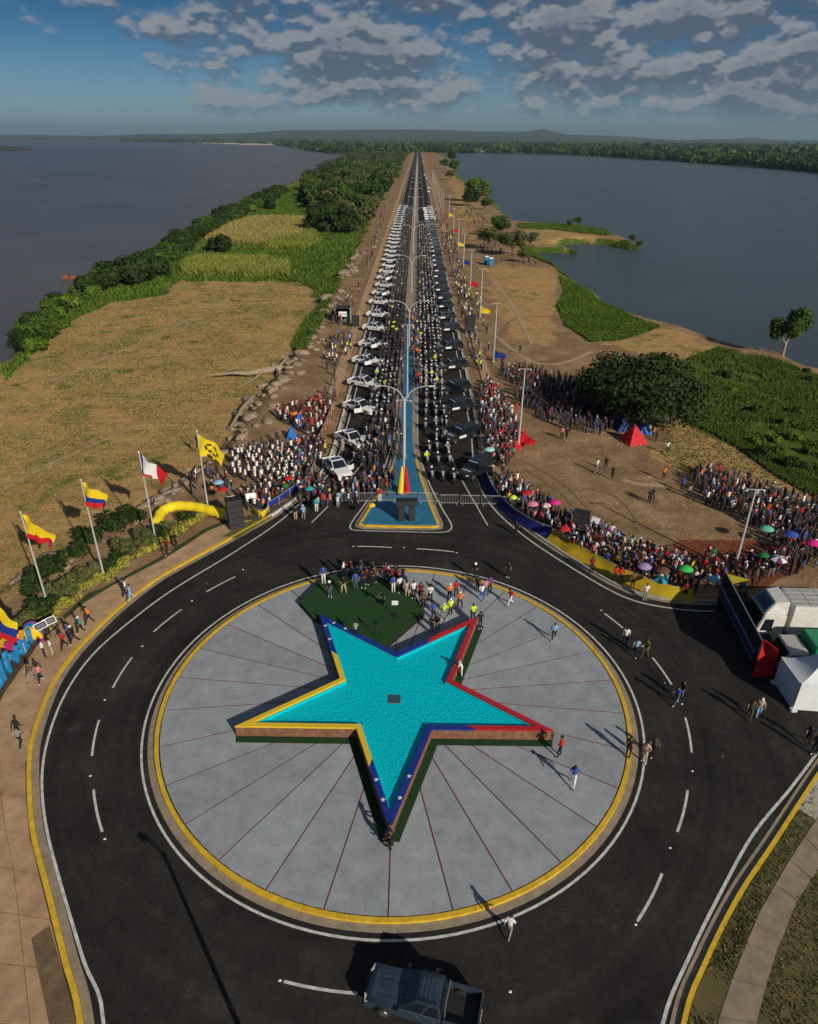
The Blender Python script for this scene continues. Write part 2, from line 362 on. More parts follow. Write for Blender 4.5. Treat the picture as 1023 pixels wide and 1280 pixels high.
GREEN = [PW(p) for p in (
    [(0, 455), (20, 436), (45, 405), (80, 377), (112, 352), (142, 343), (178, 328), (217, 308), (242, 289), (302, 261), (347, 239), (430, 195), (505, 187), (480, 240), (462, 275), (452, 292), (440, 320), (425, 348), (402, 378), (388, 352), (372, 346), (225, 346), (200, 362), (140, 372), (100, 388), (60, 415), (30, 440), (5, 470)],
    [(400, 375), (428, 345), (405, 395), (385, 430), (375, 440), (365, 425), (378, 400)],
    [(700, 345), (737, 362), (762, 378), (790, 396), (826, 408), (800, 418), (775, 425), (740, 427), (708, 407), (697, 382), (706, 362)],
    [(842, 455), (900, 434), (960, 446), (1023, 470), (1100, 500), (1180, 640), (1023, 622), (980, 600), (925, 560), (890, 540), (860, 528)],
    [(650, 306), (684, 324), (700, 338), (716, 350), (690, 330), (660, 318)], [(735, 303), (752, 300), (780, 301), (806, 306), (806, 312), (790, 314), (750, 309), (700, 312), (735, 322), (680, 320)],
    [(648, 279), (680, 279), (722, 281), (765, 288), (760, 294), (700, 287), (650, 285)],
    [(232, 1200), (0, 1225), (-5, 1180), (12, 1290)])]
STRAWP = [PW(p) for p in (
    [(258, 300), (290, 280), (320, 272), (392, 272), (396, 290), (330, 305), (262, 306)],
    [(0, 470), (30, 442), (100, 390), (200, 364), (225, 347), (372, 347), (390, 380), (372, 430), (330, 480), (290, 540), (240, 580), (-60, 800), (-200, 600)],
    [(745, 428), (800, 420), (830, 408), (868, 416), (905, 440), (850, 452), (800, 440)],
    [(840, 530), (860, 526), (925, 562), (980, 602), (1023, 625), (1100, 700), (960, 640), (880, 600), (820, 570)],
    [(610, 330), (650, 330), (700, 340), (695, 400), (690, 430), (640, 420), (615, 380)],
    [(560, 200), (575, 225), (600, 262), (590, 300), (570, 260)], [(650, 285), (700, 288), (782, 299), (730, 303), (660, 305)])]
REDP = [PW(p) for p in ([(822, 690), (850, 675), (905, 668), (960, 680), (1010, 700), (940, 730), (880, 720)],)]
def terrain():
    ys = np.concatenate([np.linspace(-140, 6, 26), np.zeros(0)]); y = 6.0; L = []
    while y < 4200: L.append(y); y += .30 + .0115 * y
    ys = np.concatenate([ys, L]); nx = 430; t = np.linspace(-1, 1, nx)
    wd = np.maximum(34 + .70 * ys, 34 + .7 * 30) + np.where(ys < 30, 60, 0) * np.clip((30 - ys) / 60, 0, 1)
    X = t[None, :] * wd[:, None]; Y = np.repeat(ys[:, None], nx, 1)
    Z = land_z(X, Y)
    n1 = (vnoise(X, Y, 5, 1) - .5) * 2 + (vnoise(X, Y, 1.7, 2) - .5) * 1.4; wob = n1 * np.clip(Y / 90, .4, 5)
    def zone(Ps, soft=2.5):
        a = np.zeros_like(X)
        for P in Ps: a = np.maximum(a, np.clip((sdf(P, X, Y) + wob) / (soft * np.clip(Y / 100, .3, 8)) + .5, 0, 1))
        return a
    g = zone(GREEN); s = zone(STRAWP); r = zone(REDP, 1.0)
    shore = np.clip(1 - (sdf(LAND, X, Y) - 1 + wob) / (4 + Y * .01), 0, 1); g = np.maximum(g, shore * (Y > 60))
    s = np.maximum(s, np.clip((field_side(X, Y) + wob * .6 - 3) / 3, 0, 1) * (X < 0))
    s = np.where(Y < 60, np.maximum(s, .0), s)
    fld = np.clip((sdf(STRAWP[1], X, Y) + 2) / 6, 0, 1); pn = vnoise(X, Y, 11, 31) * .55 + vnoise(X, Y, 4, 32) * .45; far_ = np.clip((Y - 62) / 70, 0, 1)
    g = np.maximum(g, fld * np.clip((pn - .64 + .16 * far_) * 2.6, 0, .42))
    V = np.stack([X.ravel(), Y.ravel(), Z.ravel()], 1); ny = len(ys); i = np.arange(ny * nx).reshape(ny, nx)
    F = np.stack([i[:-1, :-1], i[:-1, 1:], i[1:, 1:], i[1:, :-1]], -1).reshape(-1, 4)
    F = F[(Z.ravel()[F].max(1) > WL - 1.1)]
    m = bpy.data.materials.new('dirt, dry grass and green ground'); m.use_nodes = True; nt = m.node_tree; N = nt.nodes; K = nt.links; b = N['Principled BSDF']
    b.inputs['Roughness'].default_value = .95; b.inputs['Specular IOR Level'].default_value = .1
    at = N.new('ShaderNodeVertexColor'); at.layer_name = 'tone'; sp = N.new('ShaderNodeSeparateColor'); K.new(at.outputs[0], sp.inputs[0]); g_ = N.new('ShaderNodeNewGeometry')
    def ns(sc, det=8, rough=.65, st=None):
        v = g_.outputs['Position']
        if st: mp = N.new('ShaderNodeMapping'); K.new(v, mp.inputs[0]); mp.inputs['Scale'].default_value = st; mp.inputs['Rotation'].default_value = (0, 0, .5); v = mp.outputs[0]
        q = N.new('ShaderNodeTexNoise'); K.new(v, q.inputs['Vector']); q.inputs['Scale'].default_value = sc; q.inputs['Detail'].default_value = det; q.inputs['Roughness'].default_value = rough; return q.outputs[0]
    def ramp(v, *st):
        q = N.new('ShaderNodeValToRGB'); K.new(v, q.inputs[0]); e = q.color_ramp.elements
        while len(e) < len(st): e.new(.5)
        for k, (p, c) in enumerate(st): e[k].position = p; e[k].color = (*c, 1)
        return q.outputs[0]
    def mix(f, a, c):
        q = N.new('ShaderNodeMix'); q.data_type = 'RGBA'; K.new(f, q.inputs[0]); K.new(a, q.inputs[6]); K.new(c, q.inputs[7]); return q.outputs[2]
    def sharp(v, nz):
        a = N.new('ShaderNodeMath'); a.operation = 'ADD'; K.new(v, a.inputs[0]); s1 = N.new('ShaderNodeMath'); s1.operation = 'MULTIPLY_ADD'; K.new(nz, s1.inputs[0]); s1.inputs[1].default_value = 1.1; s1.inputs[2].default_value = -.55; K.new(s1.outputs[0], a.inputs[1])
        r_ = N.new('ShaderNodeMapRange'); K.new(a.outputs[0], r_.inputs[0]); r_.inputs[1].default_value = .38; r_.inputs[2].default_value = .62; return r_.outputs[0]
    fine = ns(.9); mid = ns(.22, 9); big = ns(.05, 7); st = ns(.35, 8, .7, (.35, 2.2, 1)); vf = ns(5, 6)
    dirt = ramp(mid, (.28, (.17, .102, .050)), (.5, (.27, .172, .092)), (.72, (.40, .275, .155)))
    straw = mix(fine, ramp(st, (.3, (.28, .165, .062)), (.52, (.46, .285, .12)), (.75, (.62, .42, .19))), ramp(mid, (.35, (.27, .16, .06)), (.6, (.52, .335, .14))))
    patch = ramp(mid, (.50, (0, 0, 0)), (.62, (1, 1, 1))); grn = ramp(fine, (.3, (.034, .062, .010)), (.5, (.065, .108, .016)), (.7, (.14, .165, .035)))
    pm = N.new('ShaderNodeMath'); pm.operation = 'MULTIPLY'; K.new(patch, pm.inputs[0]); bigr = ramp(big, (.36, (.05, .05, .05)), (.60, (.95, .95, .95))); K.new(bigr, pm.inputs[1])
    straw = mix(pm.outputs[0], straw, grn)
    red = ramp(fine, (.3, (.13, .04, .022)), (.7, (.22, .075, .04)))
    c = mix(sharp(sp.outputs[1], fine), dirt, straw); c = mix(sharp(sp.outputs[0], fine), c, grn); c = mix(sharp(sp.outputs[2], fine), c, red)
    K.new(c, b.inputs['Base Color'])
    bp = N.new('ShaderNodeBump'); K.new(vf, bp.inputs['Height']); bp.inputs['Strength'].default_value = .7; bp.inputs['Distance'].default_value = .12; bp2 = N.new('ShaderNodeBump'); K.new(fine, bp2.inputs['Height']); bp2.inputs['Strength'].default_value = .6; bp2.inputs['Distance'].default_value = .35
    K.new(bp.outputs[0], bp2.inputs['Normal']); K.new(bp2.outputs[0], b.inputs['Normal'])
    me = np_mesh('ground', V, F, [m], col=np.stack([g.ravel(), s.ravel(), r.ravel()], 1), smooth=True)
    tag(link('ground', me), kind='structure', label='brown dirt and grass ground of the causeway peninsula')
terrain()
def water_mat(name, col, bs, amp, rough=.12):
    m = mat(name, col, rough, spec=.36); nt = m.node_tree; N = nt.nodes; L = nt.links; b = N['Principled BSDF']; g = N.new('ShaderNodeNewGeometry')
    prev = None
    for sc, st, d in ((bs, 1.0, amp), (bs * 4.3, .7, amp * .3), (bs * .12, .6, amp * 4)):
        mp = N.new('ShaderNodeMapping'); L.new(g.outputs['Position'], mp.inputs[0]); mp.inputs['Scale'].default_value = (.6, 1.3, 1); mp.inputs['Rotation'].default_value = (0, 0, .35)
        q = N.new('ShaderNodeTexNoise'); L.new(mp.outputs[0], q.inputs['Vector']); q.inputs['Scale'].default_value = sc; q.inputs['Detail'].default_value = 5; q.inputs['Roughness'].default_value = .6
        bp = N.new('ShaderNodeBump'); L.new(q.outputs[0], bp.inputs['Height']); bp.inputs['Strength'].default_value = st; bp.inputs['Distance'].default_value = d
        if prev: L.new(prev, bp.inputs['Normal'])
        prev = bp.outputs[0]
    L.new(prev, b.inputs['Normal'])
    q = N.new('ShaderNodeTexNoise'); L.new(g.outputs['Position'], q.inputs['Vector']); q.inputs['Scale'].default_value = .012; q.inputs['Detail'].default_value = 7
    hs = N.new('ShaderNodeMapRange'); L.new(q.outputs[0], hs.inputs[0]); hs.inputs[1].default_value = .3; hs.inputs[2].default_value = .7; hs.inputs[3].default_value = .82; hs.inputs[4].default_value = 1.2
    v = N.new('ShaderNodeVectorMath'); v.operation = 'SCALE'; v.inputs[0].default_value = col; L.new(hs.outputs[0], v.inputs['Scale']); L.new(v.outputs[0], b.inputs['Base Color'])
    return m
RIVER = water_mat('silty grey river water', (.098, .084, .072), .45, .5, .3)
LAKE = water_mat('dark green lake water', (.036, .060, .066), .5, .3, .28)
E = 20000
tag(MB().add([(-E, -300, WL), (0, -300, WL), (0, E, WL), (-E, E, WL)], [(0, 1, 2, 3)], RIVER).build('river'), kind='structure', label='wide silty grey river left of the causeway')
tag(MB().add([(0, -300, WL), (E, -300, WL), (E, E, WL), (0, E, WL)], [(0, 1, 2, 3)], LAKE).build('lake'), kind='structure', label='dark blue green lake right of the causeway')

# far shore: low banks, hills, wood, houses
FARG = mat('far scrubland', (.030, .045, .018), .95, col2=(.07, .08, .035), scale=.006)
SANDM = mat('pale river sand', (.55, .45, .32), .95, var=.15, scale=.02)
FAREDGE = [(120, 178), (170, 177), (250, 174.5), (340, 174), (380, 178), (390, 183), (432, 188), (553, 185.2), (600, 186), (662, 187), (762, 192.5), (862, 201), (962, 210.5), (1023, 217.5), (1150, 236)]
fe = PW(FAREDGE, WL)
b = MB(); P = [(-9000, 12500)] + [(-9000, 9800)] + fe + [(9000, 900), (14000, 12500)]; b.prism(P, WL - .5, -.6, FARG); o = b.build('far_bank'); tag(o, kind='structure')
for nm, pts in (('river_sandbank', [(255, 174.2), (340, 173.8), (343, 175.4), (300, 175.9), (250, 175.4)]), ('river_sandbank', [(388, 176.5), (415, 176.5), (434, 178.5), (428, 180.5), (405, 180)])):
    b = MB(); q = PW(pts, -.3); b.prism(q, WL - .5, -.3, SANDM); tag(b.build(nm), kind='structure')
b = MB(); b.prism(PW([(-30, 193), (10, 191), (40, 192), (46, 193.5), (20, 195), (-30, 197)], -.8), WL - .5, -.8, mat('dark wet rock', (.06, .055, .045), .9, var=.4, scale=.02)); tag(b.build('river_islet'), kind='structure', label='low rocky islet at the far left of the river')
HILLM = mat('hazy wooded hill', (.05, .065, .035), .95, var=.4, scale=.004)
def hills(Y, prof, nm):
    V = []; F = []; n = len(prof)
    for i, (x, y) in enumerate(prof):
        p = at_Y(x, y, Y); V += [(p.x, Y, max(p.z, 2)), (p.x, Y - 900, -1), (p.x, Y + 900, -1)]
    for i in range(n - 1):
        a, c = i * 3, i * 3 + 3; F += [(a + 1, c + 1, c, a), (a, c, c + 2, a + 2)]
    tag(MB().add(V, F, HILLM).build(nm, smooth=True), kind='structure')
pf = []
for x in range(-160, 1240, 12):
    hp = 163 + 9e-5 * (x - 480) ** 2; y = min(hp - .5, hz_line(x) - 1.5) + 1.2 * (vnoise(x, 0, 60, 4) - .5) * 2
    pf.append((x, y - 4.5 * math.exp(-((x - 681) / 16) ** 2) - 2 * math.exp(-((x - 180) / 40) ** 2) - 3.5 * math.exp(-((x - 945) / 30) ** 2)))
hills(10500, pf, 'far_hills')
hills(7500, [(x, hz_line(x) - 1.0 - 2.0 * vnoise(x, 3, 45, 9) - (3.5 if 430 < x < 760 else 0) * math.sin(math.pi * min(1, max(0, (x - 430) / 330)))) for x in range(300, 1240, 14)], 'near_hills')

# ------------------------------------------------------------------ foliage as leaf cards gathered in clumps
def leaf_cloud(centers, radii, n, size, seed, flat=1.0, tri=False):
    q = np.random.default_rng(seed); centers = np.asarray(centers, float); radii = np.asarray(radii, float)
    k = q.choice(len(centers), n, p=(radii[:, 0] ** 2) / (radii[:, 0] ** 2).sum()); d = q.normal(size=(n, 3)); d /= np.linalg.norm(d, axis=1)[:, None]
    rr = q.uniform(.25, 1.25, n) ** .6; c = centers[k] + d * rr[:, None] * radii[k]
    a = d + q.normal(size=(n, 3)) * .55; a /= np.linalg.norm(a, axis=1)[:, None]; u = np.cross(a, q.normal(size=(n, 3))); u /= np.linalg.norm(u, axis=1)[:, None] + 1e-9; v = np.cross(a, u)
    s = size * q.uniform(.6, 1.4, n)[:, None]
    if tri: V = np.stack([c - u * s, c + u * s, c + v * s * 1.6], 1); return V.reshape(-1, 3), np.arange(n * 3).reshape(n, 3)
    V = np.stack([c - u * s - v * s * .6, c + u * s - v * s * .6, c + u * s * .8 + v * s * .7, c - u * s * .7 + v * s], 1)
    return V.reshape(-1, 3), np.arange(n * 4).reshape(n, 4)
def make_tree(name, Rc, H, trunk, leaf, nleaf, lsize, seed, lumps=14, bark=BARK, squash=.7, kind_label='', cat='tree', lift=.55):
    q = random.Random(seed); root = link(name, None); C = []; Rd = []
    for i in range(lumps):
        a = q.uniform(0, 6.283); r = Rc * math.sqrt(q.uniform(0, 1)) * .72; z = trunk + (H - trunk) * q.uniform(.18, .85) * (1 - .35 * (r / Rc) ** 2); s = Rc * q.uniform(.24, .42)
        C.append((r * math.cos(a), r * math.sin(a), z)); Rd.append((s, s, s * squash))
    V, F = leaf_cloud(C, Rd, nleaf, lsize, seed); crown = link('crown', np_mesh('crown', V, F, [leaf]), root)
    b = MB(); r0 = max(.09, H * .028)
    b.tube([(0, 0, -.5), (q.uniform(-.1, .1), 0, trunk * .5), (q.uniform(-.2, .2), q.uniform(-.2, .2), trunk * 1.1), (0, 0, H * .72)], [r0 * 1.4, r0, r0 * .8, r0 * .2], bark, 7)
    for c in C[:7]: b.tube([(0, 0, trunk * q.uniform(.55, 1)), (c[0] * .5, c[1] * .5, (trunk + c[2]) * .5), c], [r0 * .55, r0 * .35, r0 * .1], bark, 5)
    b.build('trunk', root, smooth=True)
    return root
def lz(x, y): return float(land_z(np.array([x]), np.array([y]))[0])

# ------------------------------------------------------------------ roads, kerbs, markings
KL = [(-8.8, -140), (-8.8, 2), (-9.6, 9), (-12.9, 15.7), (-14.8, 18.4), (-17.3, 21.9), (-19.6, 25.1), (-21.3, 28.1), (-22.7, 31.1), (-23.5, 34), (-24.0, 37), (-24.0, 39.6), (-23.6, 42.3), (-22.7, 46), (-21.1, 50), (-19.0, 53.3), (-16.9, 56.3), (-14.9, 59.3), (-13.2, 61.9), (-11.4, 65.6), (-9.9, 70), (-9.1, 75), (-8.8, 82), (-8.8, 100), (-8.8, 4100)]
KRU = [(9.6, 4100), (9.6, 100), (9.6, 84), (9.5, 76), (9.9, 69), (10.8, 64), (12.4, 59.8), (15.2, 55.0), (18.4, 50.4), (20.6, 48.6), (23.4, 47.7), (27, 47.6), (60, 47.6), (100, 44)]
KRL = [(100, 34), (60, 35.6), (34, 34.8), (28.3, 32.0), (25.9, 29.8), (21.2, 25.2), (17.9, 22.0), (15.0, 18.7), (13.1, 16.1), (10.2, 10), (9.3, 3), (9.3, -140)]
ROADM = road_material()
road_poly = [KL[0]] + smooth_line(KL[1:-1], 5) + [KL[-1]] + [KRU[0]] + smooth_line(KRU[1:], 5) + smooth_line(KRL[:-1], 5) + [KRL[-1]]
tag(MB().sheet(road_poly, 0.0, ROADM).build('road'), kind='structure', label='black asphalt roundabout and causeway carriageways')
PC = (0.0, 36.11); SC = (0.08, 35.42)
def ring(c, r, n=120, a0=0, a1=360): return [(c[0] + r * math.cos(R(a0 + (a1 - a0) * i / n)), c[1] + r * math.sin(R(a0 + (a1 - a0) * i / n))) for i in range(n if abs(a1 - a0) >= 360 else n + 1)]
def marking(name, pts, wd=.13, z=.005, closed=False, m=WHITE_LINE):
    return tag(MB().band(pts, -wd / 2, wd / 2, z, m, closed).build(name), kind='structure')
marking('edge_line', ring(PC, 16.62), .14, closed=True)
sm = lambda P, k=5: smooth_line(P, k)
marking('edge_line', offset(sm([(-8.8, 2), (-9.6, 9), (-12.1, 15.8), (-14.1, 18.4), (-17.0, 22.3), (-19.3, 25.6), (-21.1, 28.9), (-22.2, 32.1), (-22.85, 35.9), (-22.7, 39.9), (-21.5, 43.8), (-19.4, 48.5), (-15.7, 54.5), (-12.6, 60.2), (-10.6, 65.5), (-8.7, 72), (-8.0, 79)]), 0) + [(-7.9, 90), (-7.9, 4000)], .15)
marking('edge_line', [(8.6, 4000), (8.6, 90)] + sm([(8.6, 84), (8.3, 77), (8.35, 70.9), (9.4, 64.5), (11.7, 58.9), (14.8, 53.8), (18.1, 49.3), (20.3, 47.5), (23.4, 46.6), (26, 46.4)]), .15)
marking('edge_line', sm([(27.2, 31.9), (26.2, 30.9), (23.7, 28.6), (20.3, 25.6), (17.3, 22.3), (14.5, 19.0), (12.2, 15.9), (9.3, 10), (8.4, 3)]), .16, .021)
marking('kerb_line', [(-8.72, 4000), (-8.72, 76)], .16, .162)
marking('kerb_line', [(9.52, 4000), (9.52, 86)], .16, .162)
marking('lane_line', [(-4.5, 2500), (-4.5, 90)] + sm([(-4.5, 84), (-4.7, 77), (-5.9, 71.8)]), .12)
marking('lane_line', sm([(-7.4, 65.4), (-9.1, 60.5)]), .13)
marking('lane_line', [(4.9, 2500), (4.9, 92)] + sm([(4.95, 86), (5.5, 79), (6.4, 71.9), (8.6, 60.4)]), .12)
isl = [(-1.45, 2500), (-1.45, 92)] + sm([(-1.5, 84), (-1.9, 78.5), (-2.5, 73), (-3.7, 66), (-5.0, 61.0), (-5.1, 59.6), (-4.3, 59.1), (0, 58.95), (3.7, 58.9), (4.8, 59.4), (4.9, 60.8), (4.1, 64), (3.0, 69.2), (2.1, 75.1), (1.65, 80), (1.55, 86)]) + [(1.55, 92), (1.55, 2500)]
marking('median_line', isl, .13)
for i, (a, b_) in enumerate((((165, 822), (141, 860)), ((124, 900), (115, 945)), ((117, 987), (128, 1040)), ((227, 762), (192, 790)), ((294, 721), (258, 740)), ((447, 683), (490, 684.5)), ((521, 686), (568, 690)), ((756, 767), (779, 785)), ((816, 822), (840, 856)), ((857, 897), (865, 941)), ((860, 988), (847, 1040)), ((828, 1092), (797, 1152)), ((355, 1227), (447, 1242)))):
    A, B = G2(*a), G2(*b_); ra = math.hypot(A[0] - PC[0], A[1] - PC[1]); ta = math.atan2(A[1] - PC[1], A[0] - PC[0]); rb = math.hypot(B[0] - PC[0], B[1] - PC[1]); tb = math.atan2(B[1] - PC[1], B[0] - PC[0])
    marking('lane_dash', [(PC[0] + (ra + (rb - ra) * k / 6) * math.cos(ta + (tb - ta) * k / 6), PC[1] + (ra + (rb - ra) * k / 6) * math.sin(ta + (tb - ta) * k / 6)) for k in range(7)], .14)
STUD = MB().hexa([(-.07, -.05, 0), (.07, -.05, 0), (.07, .05, 0), (-.07, .05, 0)], [(-.04, -.03, .03), (.04, -.03, .03), (.04, .03, .03), (-.04, .03, .03)], mat('stud', (.8, .8, .76), .3)).mesh('road_stud')
for p in ((178, 808), (131, 875), (113, 970), (131, 1049), (240, 751), (304, 712), (442, 683), (505, 684.5), (571, 691), (752, 763), (804, 808), (853, 880), (866, 964), (838, 1060), (795, 1156), (350, 1226), (638, 1240)):
    tag(link('road_stud', STUD, None, G(*p, .004)), 'small white reflective road stud on the roundabout lane line', 'road stud', 'road studs along the lane line')
MAN = mat('cast iron cover', (.05, .045, .04), .6, var=.2)
# expansion seam crossing the carriageway north of the island
tag(MB().band([G2(527 - 17, 705), G2(517 - 26, 688), G2(491, 657)], -.03, .03, .004, mat('tar seam', (.008, .008, .008), .6)).build('road_seam'), kind='structure')

def kerb(name, pts, side, mats, length=3.0, top=.26, gut=.40, z=.155, closed=False, lab=None):
    """kerb stones as single pieces along a line; 'side' +1 puts the gutter left of the line."""
    root = tag(link(name, None), kind='structure', label=lab)
    P = resample(pts + ([pts[0]] if closed else []), length / 4); n = len(P)
    i = 0
    while i < n - 1:
        j = min(i + 4, n - 1); seg = P[i:j + 1]
        a, c = Vector(seg[0]), Vector(seg[1]); seg[0] = tuple(a + (c - a).normalized() * .02)
        mt = mats(seg[0]) if callable(mats) else mats
        MB().wallband(seg, 0, -side * top, -.12, z, mt).build('kerb_stone', root)
        i = j
    if gut: MB().wallband(P, side * .004, side * gut, -.12, .018, CONC).build('gutter', root)
    return root
def kl_mat(p): return YELLOW if p[1] < 60.3 else mat('white kerb paint', (.62, .62, .6), .6, var=.2)
kl = smooth_line([p for p in KL if p[1] > -9 and p[1] < 101], 5)
kerb('kerb', kl, -1, kl_mat, lab='yellow painted kerb round the left side of the roundabout')
kr = smooth_line([(9.6, 100)] + KRU[2:12], 5); WK = mat('weathered kerb concrete', (.33, .31, .28), .85, var=.3)
kerb('kerb', kr, -1, WK, lab='pale kerb under the yellow and blue cloth banner', gut=.3)
kerb('kerb', smooth_line(KRL[3:-1], 5), -1, lambda p: YELLOW if p[1] < 31 else WK, top=.22, gut=.42, lab='yellow painted kerb beside the lower right verge')
for x, s in ((-8.8, 1), (9.6, -1)):
    tag(MB().box(min(x, x - s * .3), max(x, x - s * .3), 101, 4000, -.3, .158, WK).build('kerb'), kind='structure')
# central reservation
MED = sm([(-1.05, 92), (-1.05, 86), (-1.15, 80), (-1.5, 74.5), (-2.4, 69), (-3.9, 62), (-4.35, 60.2)]); MEDR = sm([(3.85, 60.0), (3.3, 63), (2.3, 69.5), (1.6, 75.5), (1.2, 81), (1.1, 87), (1.1, 92)])
pol = MED + MEDR
tag(MB().prism(pol, -.1, .15, BLUEP).build('median_paving'), kind='structure', label='blue painted triangular traffic island')
MEDT = mat('tan median concrete', (.30, .235, .165), .9, var=.2, scale=.5)
kerb('kerb', [(-1.05, 140), (-1.05, 100)] + MED + [(-4.3, 60.0), (-3.9, 59.75), (0, 59.7), (3.5, 59.7)] + MEDR + [(1.1, 100), (1.1, 140)], -1, lambda p: YELLOW if p[1] < 74 else MEDT, top=.28, gut=.42, z=.165, lab='yellow kerb of the blue traffic island')
tag(MB().box(-1.05, 1.1, 92, 150, -.1, .15, BLUEP).build('median_paving'), kind='structure')
tag(MB().box(-1.05, 1.1, 150.02, 2600, -.1, .15, MEDT).build('median_paving'), kind='structure')
for x0, x1, m_ in ((-1.33, -1.06, MEDT), (1.11, 1.38, MEDT)): tag(MB().box(x0, x1, 140.05, 2600, -.1, .162, m_).build('kerb'), kind='structure')

# pavements laid as single slabs
def slabs(name, A, B, rows, step, m, z=.14, gap=.022, lab=None):
    root = tag(link(name, None), kind='structure', label=lab)
    la = sum(math.dist(a, b) for a, b in zip(A, A[1:])); n = max(1, int(la / step))
    def at(P, t):
        L = [0]
        for a, b in zip(P, P[1:]): L.append(L[-1] + math.dist(a, b))
        d = t * L[-1]
        for i in range(len(P) - 1):
            if d <= L[i + 1] or i == len(P) - 2: q = (d - L[i]) / max(1e-6, L[i + 1] - L[i]); return Vector((P[i][0] + (P[i + 1][0] - P[i][0]) * q, P[i][1] + (P[i + 1][1] - P[i][1]) * q))
    for i in range(n):
        a0, a1, b0, b1 = at(A, i / n), at(A, (i + 1) / n), at(B, i / n), at(B, (i + 1) / n)
        for r in range(rows):
            t0, t1 = r / rows, (r + 1) / rows
            q = [a0.lerp(b0, t0), a1.lerp(b1, t0), a1.lerp(b1, t1), a0.lerp(b0, t1)]; c = (q[0] + q[1] + q[2] + q[3]) / 4
            q = [c + (p - c) * (1 - gap / max(.3, (p - c).length)) for p in q]; zz = z + rng.uniform(-.004, .004)
            MB().prism([(p.x, p.y) for p in q], -.12, zz, m).build('slab', root)
    return root
klo = offset([p for p in kl if 15 < p[1] < 61], .32); WO = [(-17.2, 15.7), (-21.2, 23.2), (-25.6, 29.5), (-26.9, 34.9), (-27.2, 38), (-27.2, 41.9)] + PW([(85, 773), (116, 746), (160, 724), (211, 697), (260, 665), (290, 653)])
slabs('sidewalk', klo, WO, 2, 2.7, WALK, lab='brown concrete sidewalk curving round the left of the roundabout')
tag(MB().sheet(offset([p for p in kl if 14 < p[1] < 66], .31) + WO[::-1], .06, mat('slab joint dirt', (.08, .06, .04), .95)).build('sidewalk_bed'), kind='structure')
VERGE = foliage('verge turf', (.05, .085, .02), (.16, .13, .05), 1.2)
for nm, P in (('verge', PW([(278, 672), (296, 661), (306, 655), (335, 645), (350, 636), (338, 648), (315, 662), (297, 674)])),):
    tag(MB().prism(P, -.1, .15, VERGE).build(nm), kind='structure')
WR_A = PW([(1060, 975), (1018, 1028), (984, 1081), (951, 1137), (917, 1219), (898, 1275), (885, 1330)]); WR_B = PW([(1085, 1010), (1023, 1088), (999, 1122), (984, 1160), (966, 1204), (947, 1275), (935, 1330)])
slabs('sidewalk', WR_A, WR_B, 1, 1.9, mat('grey brown walk concrete', (.25, .20, .14), .9, var=.25, scale=1.2, bump=.15), z=.12, lab='narrow concrete path in the lower right verge')
slabs('sidewalk', PW([(992, 1010), (1010, 985), (1030, 955)]), PW([(1019, 1027), (1040, 1000), (1055, 975)]), 1, 2, mat('pale corner slab concrete', (.40, .37, .31), .9, var=.15), z=.14, lab='pale slab corner of the lower right path')
VG = mat('patchy verge grass', (.07, .075, .022), .95, col2=(.13, .10, .045), scale=.8, bump=.5, bscale=9)
kro = offset(smooth_line(KRL[4:-1], 5), .25)
tag(MB().sheet([p for p in kro if p[1] > 13.2] + WR_A[::-1], .10, VG).build('verge'), kind='structure', label='patchy green verge between the yellow kerb and the path')
tag(MB().sheet(WR_B + [(40, 0), (60, 10), (60, 30)], .08, VG).build('verge'), kind='structure')
for x0, x1 in ((-12.1, -10.5), (11.9, 13.5)):
    y0 = 94 if x0 < 0 else 84
    slabs('causeway_walk', [(x0, y0), (x0, 330)], [(x1, y0), (x1, 330)], 1, 2.4, WALK, z=.05, lab='narrow pale walkway beside the causeway')
    tag(MB().box(x0, x1, 330, 2600, -.2, .05, WALK).build('causeway_walk'), kind='structure')

EARTH = mat('worn brown earth', (.10, .065, .035), .95, col2=(.19, .13, .075), scale=1.1, bump=.4, bscale=9)
tag(MB().sheet(PW([(40, 1176), (63, 1160), (86, 1240), (101, 1300), (66, 1300)]), .156, EARTH).build('verge'), kind='structure', label='brown earth wedge between path and kerb at the lower left')
# ------------------------------------------------------------------ round plaza
pz = tag(link('plaza', None), kind='structure', label='pale grey circular plaza divided by thin red radial lines')
MB().prism(ring(PC, 15.50, 120), -.1, .13, JOINT).build('joint_bed', pz)
starP = []
for i in range(5):
    a = R(-90 + 72 * i); starP.append((SC[0] + 10.68 * math.cos(a), SC[1] + 10.68 * math.sin(a))); a2 = a + R(36); starP.append((SC[0] + 4.1 * math.cos(a2), SC[1] + 4.1 * math.sin(a2)))
for k in range(30):
    a0, a1 = 6.5 + 12 * k, 18.5 + 12 * k; d0 = math.degrees(.042 / 15.5)
    outer = ring(PC, 15.50, 4, a0 + d0, a1 - d0); am = math.radians((a0 + a1) / 2)
    # wedge tip set back so that the two flanks keep the width of the joint
    tip = (PC[0] + .40 * math.cos(am), PC[1] + .40 * math.sin(am))
    MB().prism([tip] + outer, -.05, .150 + rng.uniform(0, .002), PLAZA).build('concrete_panel', pz)
MB().box(-1.0, -.2, 20.75, 21.6, .13, .158, mat('access cover', (.26, .29, .31), .7, var=.1)).build('access_cover', pz)
kerb('kerb', ring(PC, 15.84, 180), -1, YELLOW, length=3.3, top=.26, gut=.42, z=.17, closed=True, lab='yellow painted ring kerb round the plaza')

